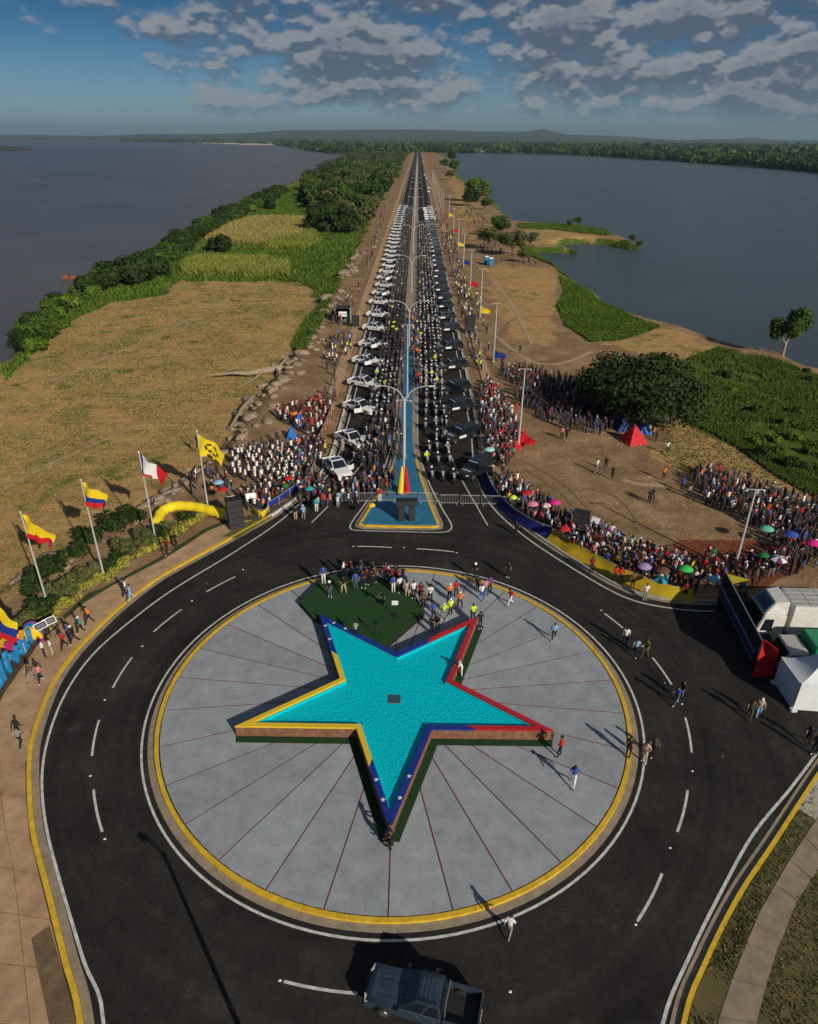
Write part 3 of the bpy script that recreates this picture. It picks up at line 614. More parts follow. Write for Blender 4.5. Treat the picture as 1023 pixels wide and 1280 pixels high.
# ------------------------------------------------------------------ star fountain
RBLUE = paint('royal blue rim paint', (.008, .028, .24)); RRED = paint('red rim paint', (.42, .012, .018)); RYEL = paint('yellow rim paint', (.72, .50, .02))
BRICKF = mat('brown tiled wall face', (.20, .095, .058), .75, var=.35, scale=5, det=8); TURFM = mat('dark green artificial turf', (.012, .045, .012), .95, var=.25, scale=8, bump=.5, bscale=60); POOLF = mat('turquoise pool tiles', (.0, .50, .60), .5, var=.12, scale=2.2)
def pool_water():
    m = bpy.data.materials.new('rippled pool water'); m.use_nodes = True; nt = m.node_tree; N = nt.nodes; L = nt.links; N.clear()
    g = N.new('ShaderNodeNewGeometry'); q = N.new('ShaderNodeTexNoise'); L.new(g.outputs['Position'], q.inputs['Vector']); q.inputs['Scale'].default_value = 13; q.inputs['Detail'].default_value = 4; q.inputs['Distortion'].default_value = .6
    v = N.new('ShaderNodeTexVoronoi'); L.new(g.outputs['Position'], v.inputs['Vector']); v.inputs['Scale'].default_value = 8; v.feature = 'SMOOTH_F1'
    a = N.new('ShaderNodeMath'); a.operation = 'ADD'; L.new(q.outputs[0], a.inputs[0]); L.new(v.outputs['Distance'], a.inputs[1])
    bp = N.new('ShaderNodeBump'); bp.inputs['Strength'].default_value = 1; bp.inputs['Distance'].default_value = .05; L.new(a.outputs[0], bp.inputs['Height'])
    t = N.new('ShaderNodeBsdfTransparent'); t.inputs[0].default_value = (.55, .90, .93, 1); gl = N.new('ShaderNodeBsdfGlossy'); gl.inputs['Roughness'].default_value = .12; L.new(bp.outputs[0], gl.inputs['Normal'])
    d = N.new('ShaderNodeBsdfDiffuse'); d.inputs[0].default_value = (.0, .62, .74, 1); L.new(bp.outputs[0], d.inputs['Normal'])
    m0 = N.new('ShaderNodeMixShader'); m0.inputs[0].default_value = .8; L.new(t.outputs[0], m0.inputs[1]); L.new(d.outputs[0], m0.inputs[2])
    m1 = N.new('ShaderNodeMixShader'); m1.inputs[0].default_value = .035; L.new(m0.outputs[0], m1.inputs[1]); L.new(gl.outputs[0], m1.inputs[2])
    o = N.new('ShaderNodeOutputMaterial'); L.new(m1.outputs[0], o.inputs[0]); return m
ZT = 1.05
fo = thing('star_fountain', 'star shaped turquoise pool with blue, red and yellow rim', 'fountain', (0, 0, 0))
def inset_star(d):       # offset every side inward by d
    n = len(starP); out = []
    for i in range(n):
        p0, p1, p2 = Vector(starP[i - 1]), Vector(starP[i]), Vector(starP[(i + 1) % n])
        e1 = (p1 - p0).normalized(); e2 = (p2 - p1).normalized(); n1 = Vector((-e1.y, e1.x)); n2 = Vector((-e2.y, e2.x))
        a1 = p0 + n1 * d; a2 = p1 + n2 * d; den = e1.x * e2.y - e1.y * e2.x; t = ((a2 - a1).x * e2.y - (a2 - a1).y * e2.x) / den; q = a1 + e1 * t; out.append((q.x, q.y))
    return out
IN = inset_star(.36); OUT2 = inset_star(-.85); CORE = inset_star(.05)
# coloured coping, one piece per run of colour
def lerp(a, b, t): return (a[0] + (b[0] - a[0]) * t, a[1] + (b[1] - a[1]) * t)
runs = [(0, [(0, .36, RBLUE)] ), (1, [(0, .36, RBLUE), (.36, 1, RRED)]), (2, [(0, 1, RRED)]), (3, [(0, 1, RRED)]), (4, [(0, .6, RRED), (.6, 1, RBLUE)]), (5, [(0, 1, RBLUE)]), (6, [(0, .6, RBLUE), (.6, 1, RYEL)]), (7, [(0, 1, RYEL)]), (8, [(0, 1, RYEL)]), (9, [(0, .42, RYEL), (.42, 1, RBLUE)])]
runs[0] = (0, [(0, 1, RBLUE)]); 
for k, rs in runs:
    A, B, a, b_ = starP[k], starP[(k + 1) % 10], IN[k], IN[(k + 1) % 10]
    for t0, t1, m_ in rs:
        P = [lerp(A, B, t0), lerp(A, B, t1), lerp(a, b_, t1), lerp(a, b_, t0)]
        MB().prism(P, ZT - .12, ZT, m_).build('coping', fo, bevel=.012)
    q = [lerp(CORE[k], CORE[(k + 1) % 10], 0), CORE[(k + 1) % 10], lerp(CORE[(k + 1) % 10], IN[(k + 1) % 10], .9), lerp(CORE[k], IN[k], .9)]
    MB().prism(q, .1, ZT - .122, BRICKF).build('wall', fo)
    MB().prism([inset_star(.38)[k], inset_star(.38)[(k + 1) % 10], inset_star(.43)[(k + 1) % 10], inset_star(.43)[k]], .16, ZT - .125, POOLF).build('pool_side', fo)
    va, vb = Vector(starP[k]), Vector(starP[(k + 1) % 10]); ve = (vb - va).normalized(); vn = Vector((ve.y, -ve.x)) * .5
    P = [starP[k], starP[(k + 1) % 10], inset_star(-.5)[(k + 1) % 10] if k % 2 == 0 else tuple(vb + vn - ve * .1), inset_star(-.5)[k] if k % 2 else tuple(va + vn + ve * .1)]
    if k not in (4, 5, 6): MB().prism(P, .152, .185 + .003 * (k % 2), TURFM).build('turf_strip', fo)
MB().prism(inset_star(.40), .152, .22, POOLF).build('pool_floor', fo)
MB().sheet(inset_star(.44), .74, pool_water()).build('pool_water', fo)
g = MB(); gx, gy = G2(493, 874, .74)
g.box(gx - .45, gx + .45, gy - .42, gy + .42, .70, .752, mat('grey grate metal', (.10, .17, .19), .5)); gr = g.build('drain_grate', fo)
for i in range(5): MB().box(gx - .4 + i * .17, gx - .28 + i * .17, gy - .36, gy + .36, .753, .775, mat('grate slot metal', (.03, .07, .08), .5)).build('grate_bar', gr)
def star2d(r, rot=90): return [((r if i % 2 == 0 else r * .4) * math.cos(R(rot + 36 * i)), (r if i % 2 == 0 else r * .4) * math.sin(R(rot + 36 * i))) for i in range(10)]
EMB = MB().prism(star2d(.15), 0, .014, mat('white emblem paint', (.8, .8, .8), .5)).mesh('star_emblem')
def mid(k, t): a = lerp(starP[k], IN[k], .5); b_ = lerp(starP[(k + 1) % 10], IN[(k + 1) % 10], .5); return lerp(a, b_, t)
for k, t in ((9, .60), (9, .80), (0, .22), (0, .44), (6, .15), (6, .38), (5, .68), (5, .84)):
    p = mid(k, t); link('star_emblem', EMB, fo, (p[0], p[1], ZT + .001))
for k in (1, 3, 5, 7, 9):
    p = lerp(IN[k], SC, .07); b = MB(); b.tube([(p[0], p[1], .6), (p[0], p[1], .86)], .03, CHROME, 6); b.ball((p[0], p[1], .88), .05, CHROME, 6); b.build('nozzle', fo)
# tiles on the lit wall faces
TILE = mat('terracotta wall tile', (.215, .10, .06), .7, var=.35, scale=3.1)
for k in (9, 0, 1, 2, 8):
    A, B = Vector(starP[k]), Vector(starP[(k + 1) % 10]); d = (B - A); L_ = d.length; e = d / L_; nrm = Vector((e.y, -e.x)); n = int(L_ / .62)
    for i in range(n):
        a = A + e * (i * L_ / n + .012); b_ = A + e * ((i + 1) * L_ / n - .012)
        MB().prism([tuple(a - nrm * .03), tuple(b_ - nrm * .03), tuple(b_ - nrm * .062), tuple(a - nrm * .062)][::-1], .2, ZT - .125, TILE).build('tile', fo)

# ------------------------------------------------------------------ green stage platform
st = thing('stage_platform', 'low stage platform carpeted with dark green artificial turf behind the star', 'stage', (0, 0, 0))
SP = [G2(374, 752, .55), G2(398, 772, .55), (-5.6, 44.6), (-1.2, 41.3), G2(478, 806, .55), G2(530, 765, .55), (2.6, 48.6), (.5, 50.9), G2(452, 713, .55), G2(404, 727, .55)]
SP = [G2(374, 752, .6), G2(392, 772, .6), (-5.0, 43.6), G2(481, 808, .6), G2(531, 765, .6), G2(520, 745, .6), G2(478, 722, .6), G2(440, 714, .6), G2(404, 722, .6)]
MB().prism(SP, .15, .56, mat('black stage skirt', (.012, .012, .013), .8)).build('skirt', st)
MB().prism(SP, .562, .60, mat('green stage turf', (.014, .055, .012), .95, var=.2, scale=6, bump=.5, bscale=50)).build('turf', st)
def tripod(x, y, rz, cam_=True):
    t = thing('camera_tripod', 'black video camera on a tripod standing on the green stage' if cam_ else 'black microphone stand with round base on the green stage', 'tripod' if cam_ else 'stand', (x, y, .60), rz)
    if cam_:
        for k in range(3): a = k * 2.094; MB().tube([(0, 0, 1.1), (.42 * math.cos(a), .42 * math.sin(a), 0)], .02, BLACKP, 5).build('leg', t)
        MB().box(-.08, .08, -.2, .22, 1.1, 1.32, BLACKP).build('camera', t, bevel=.02); MB().tube([(0, .22, 1.22), (0, .36, 1.22)], .06, BLACKP, 8).build('lens', t)
    else:
        MB().tube([(0, 0, 0), (0, 0, .04)], .3, BLACKP, 12).build('base', t); MB().tube([(0, 0, .04), (0, 0, 1.2)], .03, BLACKP, 6).build('pole', t); MB().hexa([(-.25, -.16, 1.1), (.25, -.16, 1.1), (.25, .16, 1.26), (-.25, .16, 1.26)], [(-.25, -.16, 1.13), (.25, -.16, 1.13), (.25, .16, 1.29), (-.25, .16, 1.29)], mat('white paper', (.7, .7, .7), .6)).build('tray', t)
p = G(471, 795, .6); tripod(p.x, p.y, .5); p = G(494, 769, .6); tripod(p.x, p.y, 0, False)

# ------------------------------------------------------------------ poles and lamps
def flag_mesh(name, Hh, Lf, droop, mats, seed, split=None):
    """cloth hanging from the hoist, waved; mats from top to bottom"""
    nu, nv = 14, 9; q = random.Random(seed); V = []; F = []; mi = []; ph = q.uniform(0, 6)
    for i in range(nu):
        u = i / (nu - 1)
        for j in range(nv):
            v = j / (nv - 1); z = -v * Hh * (1 - .25 * u) - droop * (u ** 1.3) * (1 - .25 * v)
            V.append((u * Lf * (1 - .18 * v * u), .22 * math.sin(u * 7 + v * 2.2 + ph) * (.25 + u) + .12 * math.sin(u * 13 + v * 5), z + .06 * math.sin(u * 9 + ph)))
    for i in range(nu - 1):
        for j in range(nv - 1):
            F.append((i * nv + j, i * nv + j + 1, (i + 1) * nv + j + 1, (i + 1) * nv + j)); v = (j + .5) / (nv - 1); u = (i + .5) / (nu - 1)
            mi.append(split(u, v) if split else min(len(mats) - 1, int(v * len(mats))))
    me = bpy.data.meshes.new(name); me.from_pydata(V, [], F)
    for m in mats: me.materials.append(m)
    me.polygons.foreach_set('material_index', mi); me.polygons.foreach_set('use_smooth', [True] * len(F)); return me
FY, FB, FR, FW, FK = cloth('yellow flag cloth', (.78, .58, .02)), cloth('blue flag cloth', (.015, .04, .25)), cloth('red flag cloth', (.52, .015, .025)), cloth('white flag cloth', (.75, .75, .75)), cloth('black printed cloth', (.03, .025, .01))
def pole_parts(root, h, r=.09):
    MB().tube([(0, 0, 0), (0, 0, h * .5), (0, 0, h)], [r, r * .75, r * .5], GALV, 8).build('pole', root, smooth=True); MB().ball((0, 0, h + .05), .1, GALV, 8).build('finial', root); MB().box(-.25, .25, -.25, .25, -.05, .08, CONC).build('base', root)
    MB().tube([(0, 0, .2), (0, 0, .5)], r * 1.6, GALV, 8).build('collar', root)
tri = [FY, FB, FR]
LF = [((58, 750), 8.4, 'flagpole flying a limp yellow flag with red lower edge, nearest of the left row', (2.2, 2.1, 1.7), [FY, FB, FR], lambda u, v: 0 if v < .72 - .1 * u else (1 if u > .85 and v < .8 else 2)),
      ((130, 720), 9.4, 'flagpole flying a yellow, blue and red striped flag on the left sidewalk', (1.9, 2.2, 1.0), tri, lambda u, v: 0 if v < .5 else (1 if v < .75 else 2)),
      ((196, 681), 9.6, 'flagpole flying a white and red flag beside the yellow inflatable', (2.2, 2.0, 1.7), [FW, FR, FB], lambda u, v: 1 if (u > .62 or (v > .82 and u < .4)) else (2 if u < .1 else 0)),
      ((261, 640), 9.0, 'flagpole flying a plain yellow flag with dark emblem near the white shirt group', (2.6, 2.3, 1.9), [FY, FK], lambda u, v: 1 if (abs((u - .5) ** 2 + (v - .5) ** 2 - .05) < .012 or (abs(v - .9) < .06 and .2 < u < .9 and int(u * 26) % 2)) else 0)]
for i, (px, h, lab, (Lf, Hh, dr), ms, sp) in enumerate(LF):
    p = G(*px); t = thing('flagpole', lab, 'flagpole', (p.x, p.y, lz(p.x, p.y)), 0, 'flagpoles along the left sidewalk'); pole_parts(t, h)
    f = link('flag', flag_mesh('flag', Hh, Lf, dr, ms, i * 3 + 1, sp), t, (.04, 0, h - .25)); f.rotation_euler.z = R(-8)
p = G(-4, 862); t = thing('flagpole', 'flagpole with large yellow, blue and red flag at the left edge', 'flagpole', (p.x, p.y, lz(p.x, p.y)), 0, 'flagpoles along the left sidewalk'); pole_parts(t, 8.0)
f = link('flag', flag_mesh('flag', 2.9, 3.3, 1.5, tri, 5, lambda u, v: 0 if v < .35 else (1 if v < .72 else 2)), t, (.04, 0, 7.8)); f.rotation_euler.z = R(-4)
# right side masts with T bar, furled flags near their feet
MASTS = [((648, 560), 10.2, FR, 'red'), ((617, 452), 10, FB, 'blue'), ((600.5, 395), 10, FY, 'yellow'), ((588, 361), 9.6, FR, 'red'), ((579.5, 333), 9.6, FB, 'blue'), ((573, 310), 9.6, FY, 'yellow'), ((567, 292), 9.6, FR, 'red'), ((561.5, 272), 10, FY, 'yellow')]
for k in range(9): MASTS.append(((561.5 - 0, 272), 10, None, 'far'))
def mast(x, y, h, fl, label, group='T topped masts on the right verge'):
    t = thing('light_mast', label, 'mast', (x, y, lz(x, y) if abs(x) > 10 else .15), R(rng.uniform(-6, 6)), group)
    MB().tube([(0, 0, -.2), (0, 0, h * .5), (0, 0, h)], [.13, .11, .075], GALV, 8).build('pole', t, smooth=True)
    MB().box(-.8, .8, -.03, .03, h - .0, h + .06, GALV).build('crossbar', t); MB().box(-.3, .3, -.3, .3, -.1, .2, CONC).build('base', t)
    for s in (-1, 1): MB().box(s * .7 - .1, s * .7 + .1, -.08, .08, h - .14, h - .01, WHITEP).build('floodlight', t, bevel=.02)
    if fl:
        me = flag_mesh('flag', 1.3, 2.1, .75, [fl], int(x * 7 + y)); f = link('flag', me, t, (.08, 0, 2.1)); f.rotation_euler.z = R(-15)
    return t
ORD = 'nearest second third fourth fifth sixth seventh eighth ninth tenth eleventh twelfth thirteenth fourteenth fifteenth sixteenth seventeenth eighteenth nineteenth twentieth twenty-first twenty-second twenty-third twenty-fourth twenty-fifth twenty-sixth twenty-seventh twenty-eighth twenty-ninth thirtieth thirty-first thirty-second thirty-third thirty-fourth thirty-fifth'.split()
for i, (px, h, fl, cn) in enumerate(MASTS):
    if cn == 'far': x, y = 14.6 - .02 * i, 350 + 38 * (i - 7)
    else: x, y = G2(*px)
    mast(x, y, h, fl, f'{ORD[i]} pale mast of the row right of the causeway' + (f', {cn} flag drooping low' if fl else ', bare'))
p = G(918, 712); mast(p.x, p.y, 8.2, None, 'pale T topped mast rising from the crowd above the trucks', None)
p = G(505, 619); t = mast(p.x, p.y, 10.6, None, 'T topped mast on the blue island with furled tricolour banner', None)
for s, m_, nm in ((-.35, FY, 'yellow'), (.35, FR, 'red')):
    b = MB(); b.tube([(s, -.1, .2), (s * .8, 0, 1.6), (s * .5, 0, 3.3)], [.34, .26, .12], m_, 8); b.build('furled_flag', t, smooth=True)
p = G(512, 497); t = mast(0, p.y, 10.6, None, 'T topped mast standing on the median beyond the first double lamp', None)
def lamp():
    t = link('street_lamp', None)
    MB().tube([(0, 0, 0), (0, 0, 4), (0, 0, 7.6)], [.13, .11, .09], WHITEP, 8).build('pole', t, smooth=True); MB().box(-.25, .25, -.25, .25, 0, .25, CONC).build('base', t)
    for s in (-1, 1):
        pts = [(0, 0, 7.2)] + [(s * (3.0 * math.sin(a)), 0, 7.2 + 1.75 * (1 - math.cos(a * 1.0)) ** .0 * math.sin(a) ** .8) for a in (.2, .5, .8, 1.1, 1.35, 1.5)]
        pts = [(s * .02, 0, 7.0), (s * .35, 0, 7.9), (s * .9, 0, 8.5), (s * 1.7, 0, 8.85), (s * 2.5, 0, 9.0), (s * 3.0, 0, 9.0)]
        a = MB().tube(pts, [.07, .065, .06, .055, .05, .05], WHITEP, 6).build('arm', t, smooth=True)
        MB().hexa([(s * 2.85 - .1, -.14, 8.9), (s * 3.5, -.12, 8.92), (s * 3.5, .12, 8.92), (s * 2.85 - .1, .14, 8.9)], [(s * 2.85 - .1, -.1, 9.06), (s * 3.45, -.08, 9.04), (s * 3.45, .08, 9.04), (s * 2.85 - .1, .1, 9.06)], WHITEP).build('lamp_head', a)
    return t
lm = lamp()
for i, y in enumerate([76.5, 124, 178, 246, 311, 374, 440, 505, 570, 640, 710, 790, 880, 980]):
    lab = f'{ORD[i]} double armed white street lamp on the median counted from the roundabout'
    copy_tree(lm, None, (0, y, .15), rng.uniform(-.03, .03), lab, 'double armed lamps on the median')
tag(lm, None, 'street lamp')
sl_ = thing('street_lamp', 'single armed street lamp just below the view, its long shadow on the lower left road', 'street lamp', (-2.0, 10.0, 0), R(150))
MB().tube([(0, 0, 0), (0, 0, 4), (0, 0, 8.8)], [.15, .12, .09], WHITEP, 8).build('pole', sl_, smooth=True); MB().box(-.3, .3, -.3, .3, -.05, .3, CONC).build('base', sl_)
a_ = MB().tube([(0, 0, 8.3), (.3, 0, 8.75), (.8, 0, 8.95), (1.3, 0, 8.95)], .06, WHITEP, 6).build('arm', sl_, smooth=True); MB().box(1.2, 1.8, -.15, .15, 8.85, 9.0, WHITEP).build('lamp_head', a_, bevel=.03)
DEL = [lm]

# ------------------------------------------------------------------ vehicles (front +X)
def wheel_parts(root, x, y, r=.38, w=.26):
    s = 1 if y > 0 else -1; b = MB(); n = 14
    for (a, c, rr) in ((0, 0, r),): 
        pts = [(x, y - w / 2 * s, r), (x, y - w / 2 * s * .6, r), (x, y + w / 2 * s * .6, r), (x, y + w / 2 * s, r)]; b.tube(pts, [r * .88, r, r, r * .88], RUBBER, n)
    t = b.build('tyre', root); MB().tube([(x, y + w / 2 * s - .03 * s, r), (x, y + w / 2 * s + .012 * s, r)], [r * .58, r * .5], mat('alloy rim', (.35, .35, .36), .35, metal=.8), 10).build('rim', t)
def arch(cx, r, z0, n=7): return [(cx + r * math.cos(math.pi * (1 - k / n)), z0 + r * math.sin(math.pi * (1 - k / n)) * 1.0) for k in range(n + 1)]
def xz_prism(b, P, y0, y1, m):
    n = len(P); V = [(x, y0, z) for x, z in P] + [(x, y1, z) for x, z in P]; F = [(i, (i + 1) % n, (i + 1) % n + n, i + n) for i in range(n)] + [tuple(range(n)), tuple(range(2 * n - 1, n - 1, -1))]; return b.add(V, F, m)
def pickup(label, bodym, police=True, L=5.3, suv=False, detail=True, open_door=None):
    root = tag(link('pickup_truck' if not suv else 'sport_utility_vehicle', None), label, 'pickup' if not suv else 'SUV')
    hl = L / 2; W = .90; bl = 1.10; dark = BLACKP
    xb = -1.02 if not suv else -hl + .05
    low = [(hl, .42), (hl + .02, .62), (hl - .04, .86), (hl - .22, .98), (1.12, bl), (xb, bl + .02)]
    rear = [(xb, .42)] if not suv else [(xb - .03, .9), (xb, .45)]
    fa = arch(1.68, .46, .40); ra = arch(-1.62, .46, .40)
    P = low + (rear if not suv else rear + ra) + fa + [(2.2, .42)] if not suv else low + rear + [(-2.1, .42)] + ra + [(-1.1, .38)] + fa + [(2.2, .42)]
    b = MB(); xz_prism(b, P, -W, W, bodym); b.build('body', root, smooth=True, bevel=.05)
    if not suv:
        P = [(xb - .03, bl + .02), (-hl, bl), (-hl - .02, .6), (-hl + .02, .45), (-2.12, .42)] + ra + [(-1.1, .38), (xb - .03, .42)]
        b = MB(); xz_prism(b, P, W - .1, W, bodym); xz_prism(b, P, -W, -W + .1, bodym); b.box(-hl, -hl + .07, -W + .1, W - .1, .5, bl, bodym); bed = b.build('cargo_bed', root, bevel=.015)
        MB().box(-hl + .07, xb - .03, -W + .1, W - .1, .55, .62, dark).build('bed_floor', root)
        MB().box(-hl - .03, -hl - .005, -.6, .6, .55, 1.0, bodym).build('tailgate', root, bevel=.01)
    # greenhouse
    x0, x1 = (xb + .02, 1.05); t0, t1 = (x0 + (.12 if not suv else .35), .20); ztop = 1.78; wb, wt = .87, .74
    MB().hexa([(x0, -wb, bl), (x1, -wb, bl), (x1, wb, bl), (x0, wb, bl)], [(t0, -wt, ztop), (t1, -wt, ztop), (t1, wt, ztop), (t0, wt, ztop)], bodym).build('cabin', root, smooth=True, bevel=.045)
    def face(a, c, name, inset=.06, m=GLASS, out=.012, parent=root, split=None):
        a, b_, c_, d_ = [Vector(q) for q in (a, c[0], c[1], c[2])]; cen = (a + b_ + c_ + d_) / 4; nrm = (b_ - a).cross(d_ - a).normalized()
        if nrm.dot(cen - Vector((0, 0, 1.2))) < 0: nrm = -nrm
        q = [p + (cen - p).normalized() * inset + nrm * out for p in (a, b_, c_, d_)]; k = [p - nrm * .03 for p in q]
        return MB().add([tuple(p) for p in q + k], [(0, 1, 2, 3), (7, 6, 5, 4), (0, 4, 5, 1), (1, 5, 6, 2), (2, 6, 7, 3), (3, 7, 4, 0)], m).build(name, parent)
    face((x1, -wb, bl), ((x1, wb, bl), (t1, wt, ztop), (t1, -wt, ztop)), 'windscreen', .10)
    face((x0, wb, bl), ((x0, -wb, bl), (t0, -wt, ztop), (t0, wt, ztop)), 'rear_window', .10)
    xm = (x0 + x1) / 2 - .12; tm = (t0 + t1) / 2 - .06
    for s in (-1, 1):
        for (a0, a1, b0, b1) in (((xm + .03), x1 - .14, tm + .03, t1 - .02), (x0 + .08, xm - .03, t0 + .04, tm - .03)):
            face((a0, s * wb, bl + .04), ((a1, s * wb, bl + .04), (b1, s * wt, ztop - .03), (b0, s * wt, ztop - .03)), 'side_window', .045)
        for (a0, a1) in ((xm + .02, x1 - .05), (x0 + .12, xm - .02)):
            if open_door == s and a0 > xm:
                a = R(62) * s; M = Matrix.Translation((a1, s * W, 0)) @ Matrix.Rotation(-a, 4, 'Z'); d = MB(); d.box(-(a1 - a0), 0, -.04, .04, .48, bl, bodym, M); d.box(-(a1 - a0) + .08, -.12, -.03, .03, bl, 1.62, GLASS, M); d.build('open_door', root, bevel=.01); continue
            d = MB().box(a0, a1, s * W - (.0 if s > 0 else .012), s * W + (.012 if s > 0 else 0), .5, bl - .05, bodym).build('door', root, bevel=.005)
            MB().box(a0 + .08, a0 + .26, s * W + s * .014, s * W + s * .045, .92, .97, CHROME if not police else dark).build('handle', d)
        MB().box(x1 - .22, x1 - .04, s * (W + .02), s * (W + .24), 1.08, 1.26, bodym).build('mirror', root, bevel=.03)
        MB().hexa([(hl - .14, s * .56, .74), (hl + .03, s * .5, .74), (hl + .02, s * .5, .9), (hl - .16, s * .6, .92)], [(hl - .2, s * .88, .74), (hl - .06, s * .87, .74), (hl - .08, s * .87, .9), (hl - .26, s * .88, .93)], mat('headlight glass', (.6, .62, .62), .15, spec=.8)).build('headlight', root)
        MB().box(-hl - .025, -hl + .02, s * .74, s * .895, .72, 1.02, mat('red tail lamp', (.35, .01, .01), .25)).build('tail_light', root)
        for wx in (1.68, -1.62): wheel_parts(root, wx, s * .80)
    MB().box(hl - .06, hl + .07, -.84, .84, .40, .60, bodym if police else dark).build('front_bumper', root, bevel=.03); MB().box(hl - .0, hl + .035, -.46, .46, .64, .82, dark).build('grille', root)
    MB().box(-hl - .12, -hl + .0, -.8, .8, .42, .56, dark).build('rear_bumper', root, bevel=.02)
    # bonnet panel slightly proud with a shut line round it
    MB().hexa([(1.22, -.70, bl - .04), (hl - .30, -.66, .93), (hl - .30, .66, .93), (1.22, .70, bl - .04)], [(1.22, -.70, bl + .012), (hl - .30, -.66, 1.0), (hl - .30, .66, 1.0), (1.22, .70, bl + .012)], bodym).build('bonnet', root, bevel=.012)
    if not police:
        MB().box(-hl - .05, -hl - .03, -.26, .26, .62, .76, WHITEP).build('licence_plate', root); MB().box(hl + .07, hl + .085, -.26, .26, .44, .56, WHITEP).build('licence_plate', root)
        for s in (-1, 1):
            MB().tube([(x1 - .1, s * (wb + .015), bl + .035), (x0 + .08, s * (wb + .015), bl + .035)], .014, CHROME, 4).build('window_trim', root)
            for wx in (1.68, -1.62): MB().tube([(wx + .50 * math.cos(a), s * (W + .012), .40 + .50 * math.sin(a)) for a in [math.pi * q / 8 for q in range(9)]], .035, BLACKP, 5).build('arch_flare', root)
            MB().tube([(1.02, s * .25, bl + .09), (.72, s * .05 + .3, bl + .36)], .012, BLACKP, 4).build('wiper', root)
            MB().box(-1.0, .95, s * (W + .03) - .05, s * (W + .03) + .05, .40, .45, BLACKP).build('side_step', root)
            MB().tube([(1.3, s * .52, bl + .01), (hl - .34, s * .44, 1.0)], .018, bodym, 5).build('bonnet_crease', root)
        MB().tube([(-.75, -.55, ztop), (-1.0, -.58, ztop + .35)], .01, BLACKP, 4).build('antenna', root)
        for i in range(4): MB().box(-.62 + i * .2, -.52 + i * .2, -.42, .42, ztop, ztop + .012, bodym).build('roof_ridge', root)
        MB().hexa([(1.45, -.26, bl - .02), (2.05, -.22, 1.0), (2.05, .22, 1.0), (1.45, .26, bl - .02)], [(1.45, -.26, bl + .05), (2.05, -.20, 1.055), (2.05, .20, 1.055), (1.45, .26, bl + .05)], bodym).build('bonnet_scoop', root, bevel=.02)
        for s in (-1, 1): MB().box(t0 + .12, t1 - .1, s * .60 - .02, s * .60 + .02, ztop + .0, ztop + .05, dark).build('roof_rail', root)
        MB().tube([(xb - .12, -.72, 1.1), (xb - .12, -.6, 1.72), (xb - .12, .6, 1.72), (xb - .12, .72, 1.1)], .035, CHROME, 6).build('roll_bar', root)
    else:
        MB().box(-.24 + (0 if not suv else -.0), .04, -.60, .60, ztop, ztop + .10, mat('blue light bar', (.02, .05, .18), .25)).build('light_bar', root, bevel=.02)
        if suv:
            for s in (-1, 1):
                MB().box(-.15 if s else 0, 1.0, s * W + s * .016, s * W + s * .022, .60, .92, mat('white livery panel', (.7, .7, .7), .5)).build('livery_panel', root)
            MB().box(1.65, 1.85, -.56, .56, 1.045, 1.065, mat('white livery panel', (.7, .7, .7), .5)).build('livery_stripe', root)
            MB().box(.42, .52, -.60, .60, 1.66, 1.70, mat('white livery panel', (.7, .7, .7), .5)).build('windscreen_strip', root)
        else:
            bl_ = mat('navy livery stripe', (.03, .05, .14), .5)
            MB().box(-.62, -.30, -.56, .56, ztop - .0, ztop + .012, bl_).build('roof_stripe', root)
            for s in (-1, 1): MB().box(-.5, .9, s * W + s * .016, s * W + s * .02, .66, .76, bl_).build('livery_stripe', root)
            MB().tube([(xb - .12, -.76, 1.1), (xb - .16, -.66, 1.62), (xb - .16, .66, 1.62), (xb - .12, .76, 1.1)], .035, dark, 6).build('roll_bar', root)
    return root
WHITEC = paint('white vehicle paint', (.74, .74, .73)); NAVYC = paint('dark slate blue vehicle paint', (.030, .048, .072), .3); BLKC = paint('black vehicle paint', (.014, .018, .022), .3)
def simple_car(name, suv, bodym, roofm):
    b = MB(); hl = 2.6; W = .9
    xz_prism(b, [(hl, .42), (hl, .85), (2.3, 1.0), (1.1, 1.1), (-1.0 if not suv else -hl, 1.12), (-1.0 if not suv else -hl, .42)], -W, W, bodym)
    if not suv: b.box(-hl, -1.0, -W, W, .42, .7, BLACKP); b.box(-hl, -1.0, W - .1, W, .7, 1.1, bodym); b.box(-hl, -1.0, -W, -W + .1, .7, 1.1, bodym); b.box(-hl, -hl + .1, -W + .1, W - .1, .7, 1.1, bodym)
    x0, x1, t0, t1 = (-.98, 1.08, -.86, .22) if not suv else (-2.5, 1.12, -2.2, .28)
    b.hexa([(x0, -.86, 1.1), (x1, -.86, 1.1), (x1, .86, 1.1), (x0, .86, 1.1)], [(t0, -.72, 1.66), (t1, -.72, 1.66), (t1, .72, 1.66), (t0, .72, 1.66)], GLASS)
    b.box(t0, t1, -.72, .72, 1.66, 1.76, roofm); b.box(-.24, .04, -.55, .55, 1.76, 1.86, mat('blue light bar', (.02, .05, .18), .25))
    if suv: b.box(1.5, 1.8, -.5, .5, 1.04, 1.08, WHITEC); b.box(0, .95, .9, .91, .6, .92, WHITEC); b.box(0, .95, -.91, -.9, .6, .92, WHITEC)
    for x in (1.68, -1.62):
        for s in (-1, 1): b.tube([(x, s * .66, .38), (x, s * .92, .38)], .38, RUBBER, 10)
    return b.mesh(name)
pu_closed = pickup('p', WHITEC); pu_open = pickup('p', WHITEC, open_door=-1); pu_open2 = pickup('p', WHITEC, open_door=1); su_m = pickup('s', BLKC, suv=True); su_open = pickup('s', BLKC, suv=True, open_door=1)
DEL += [pu_closed, pu_open, pu_open2, su_m, su_open]
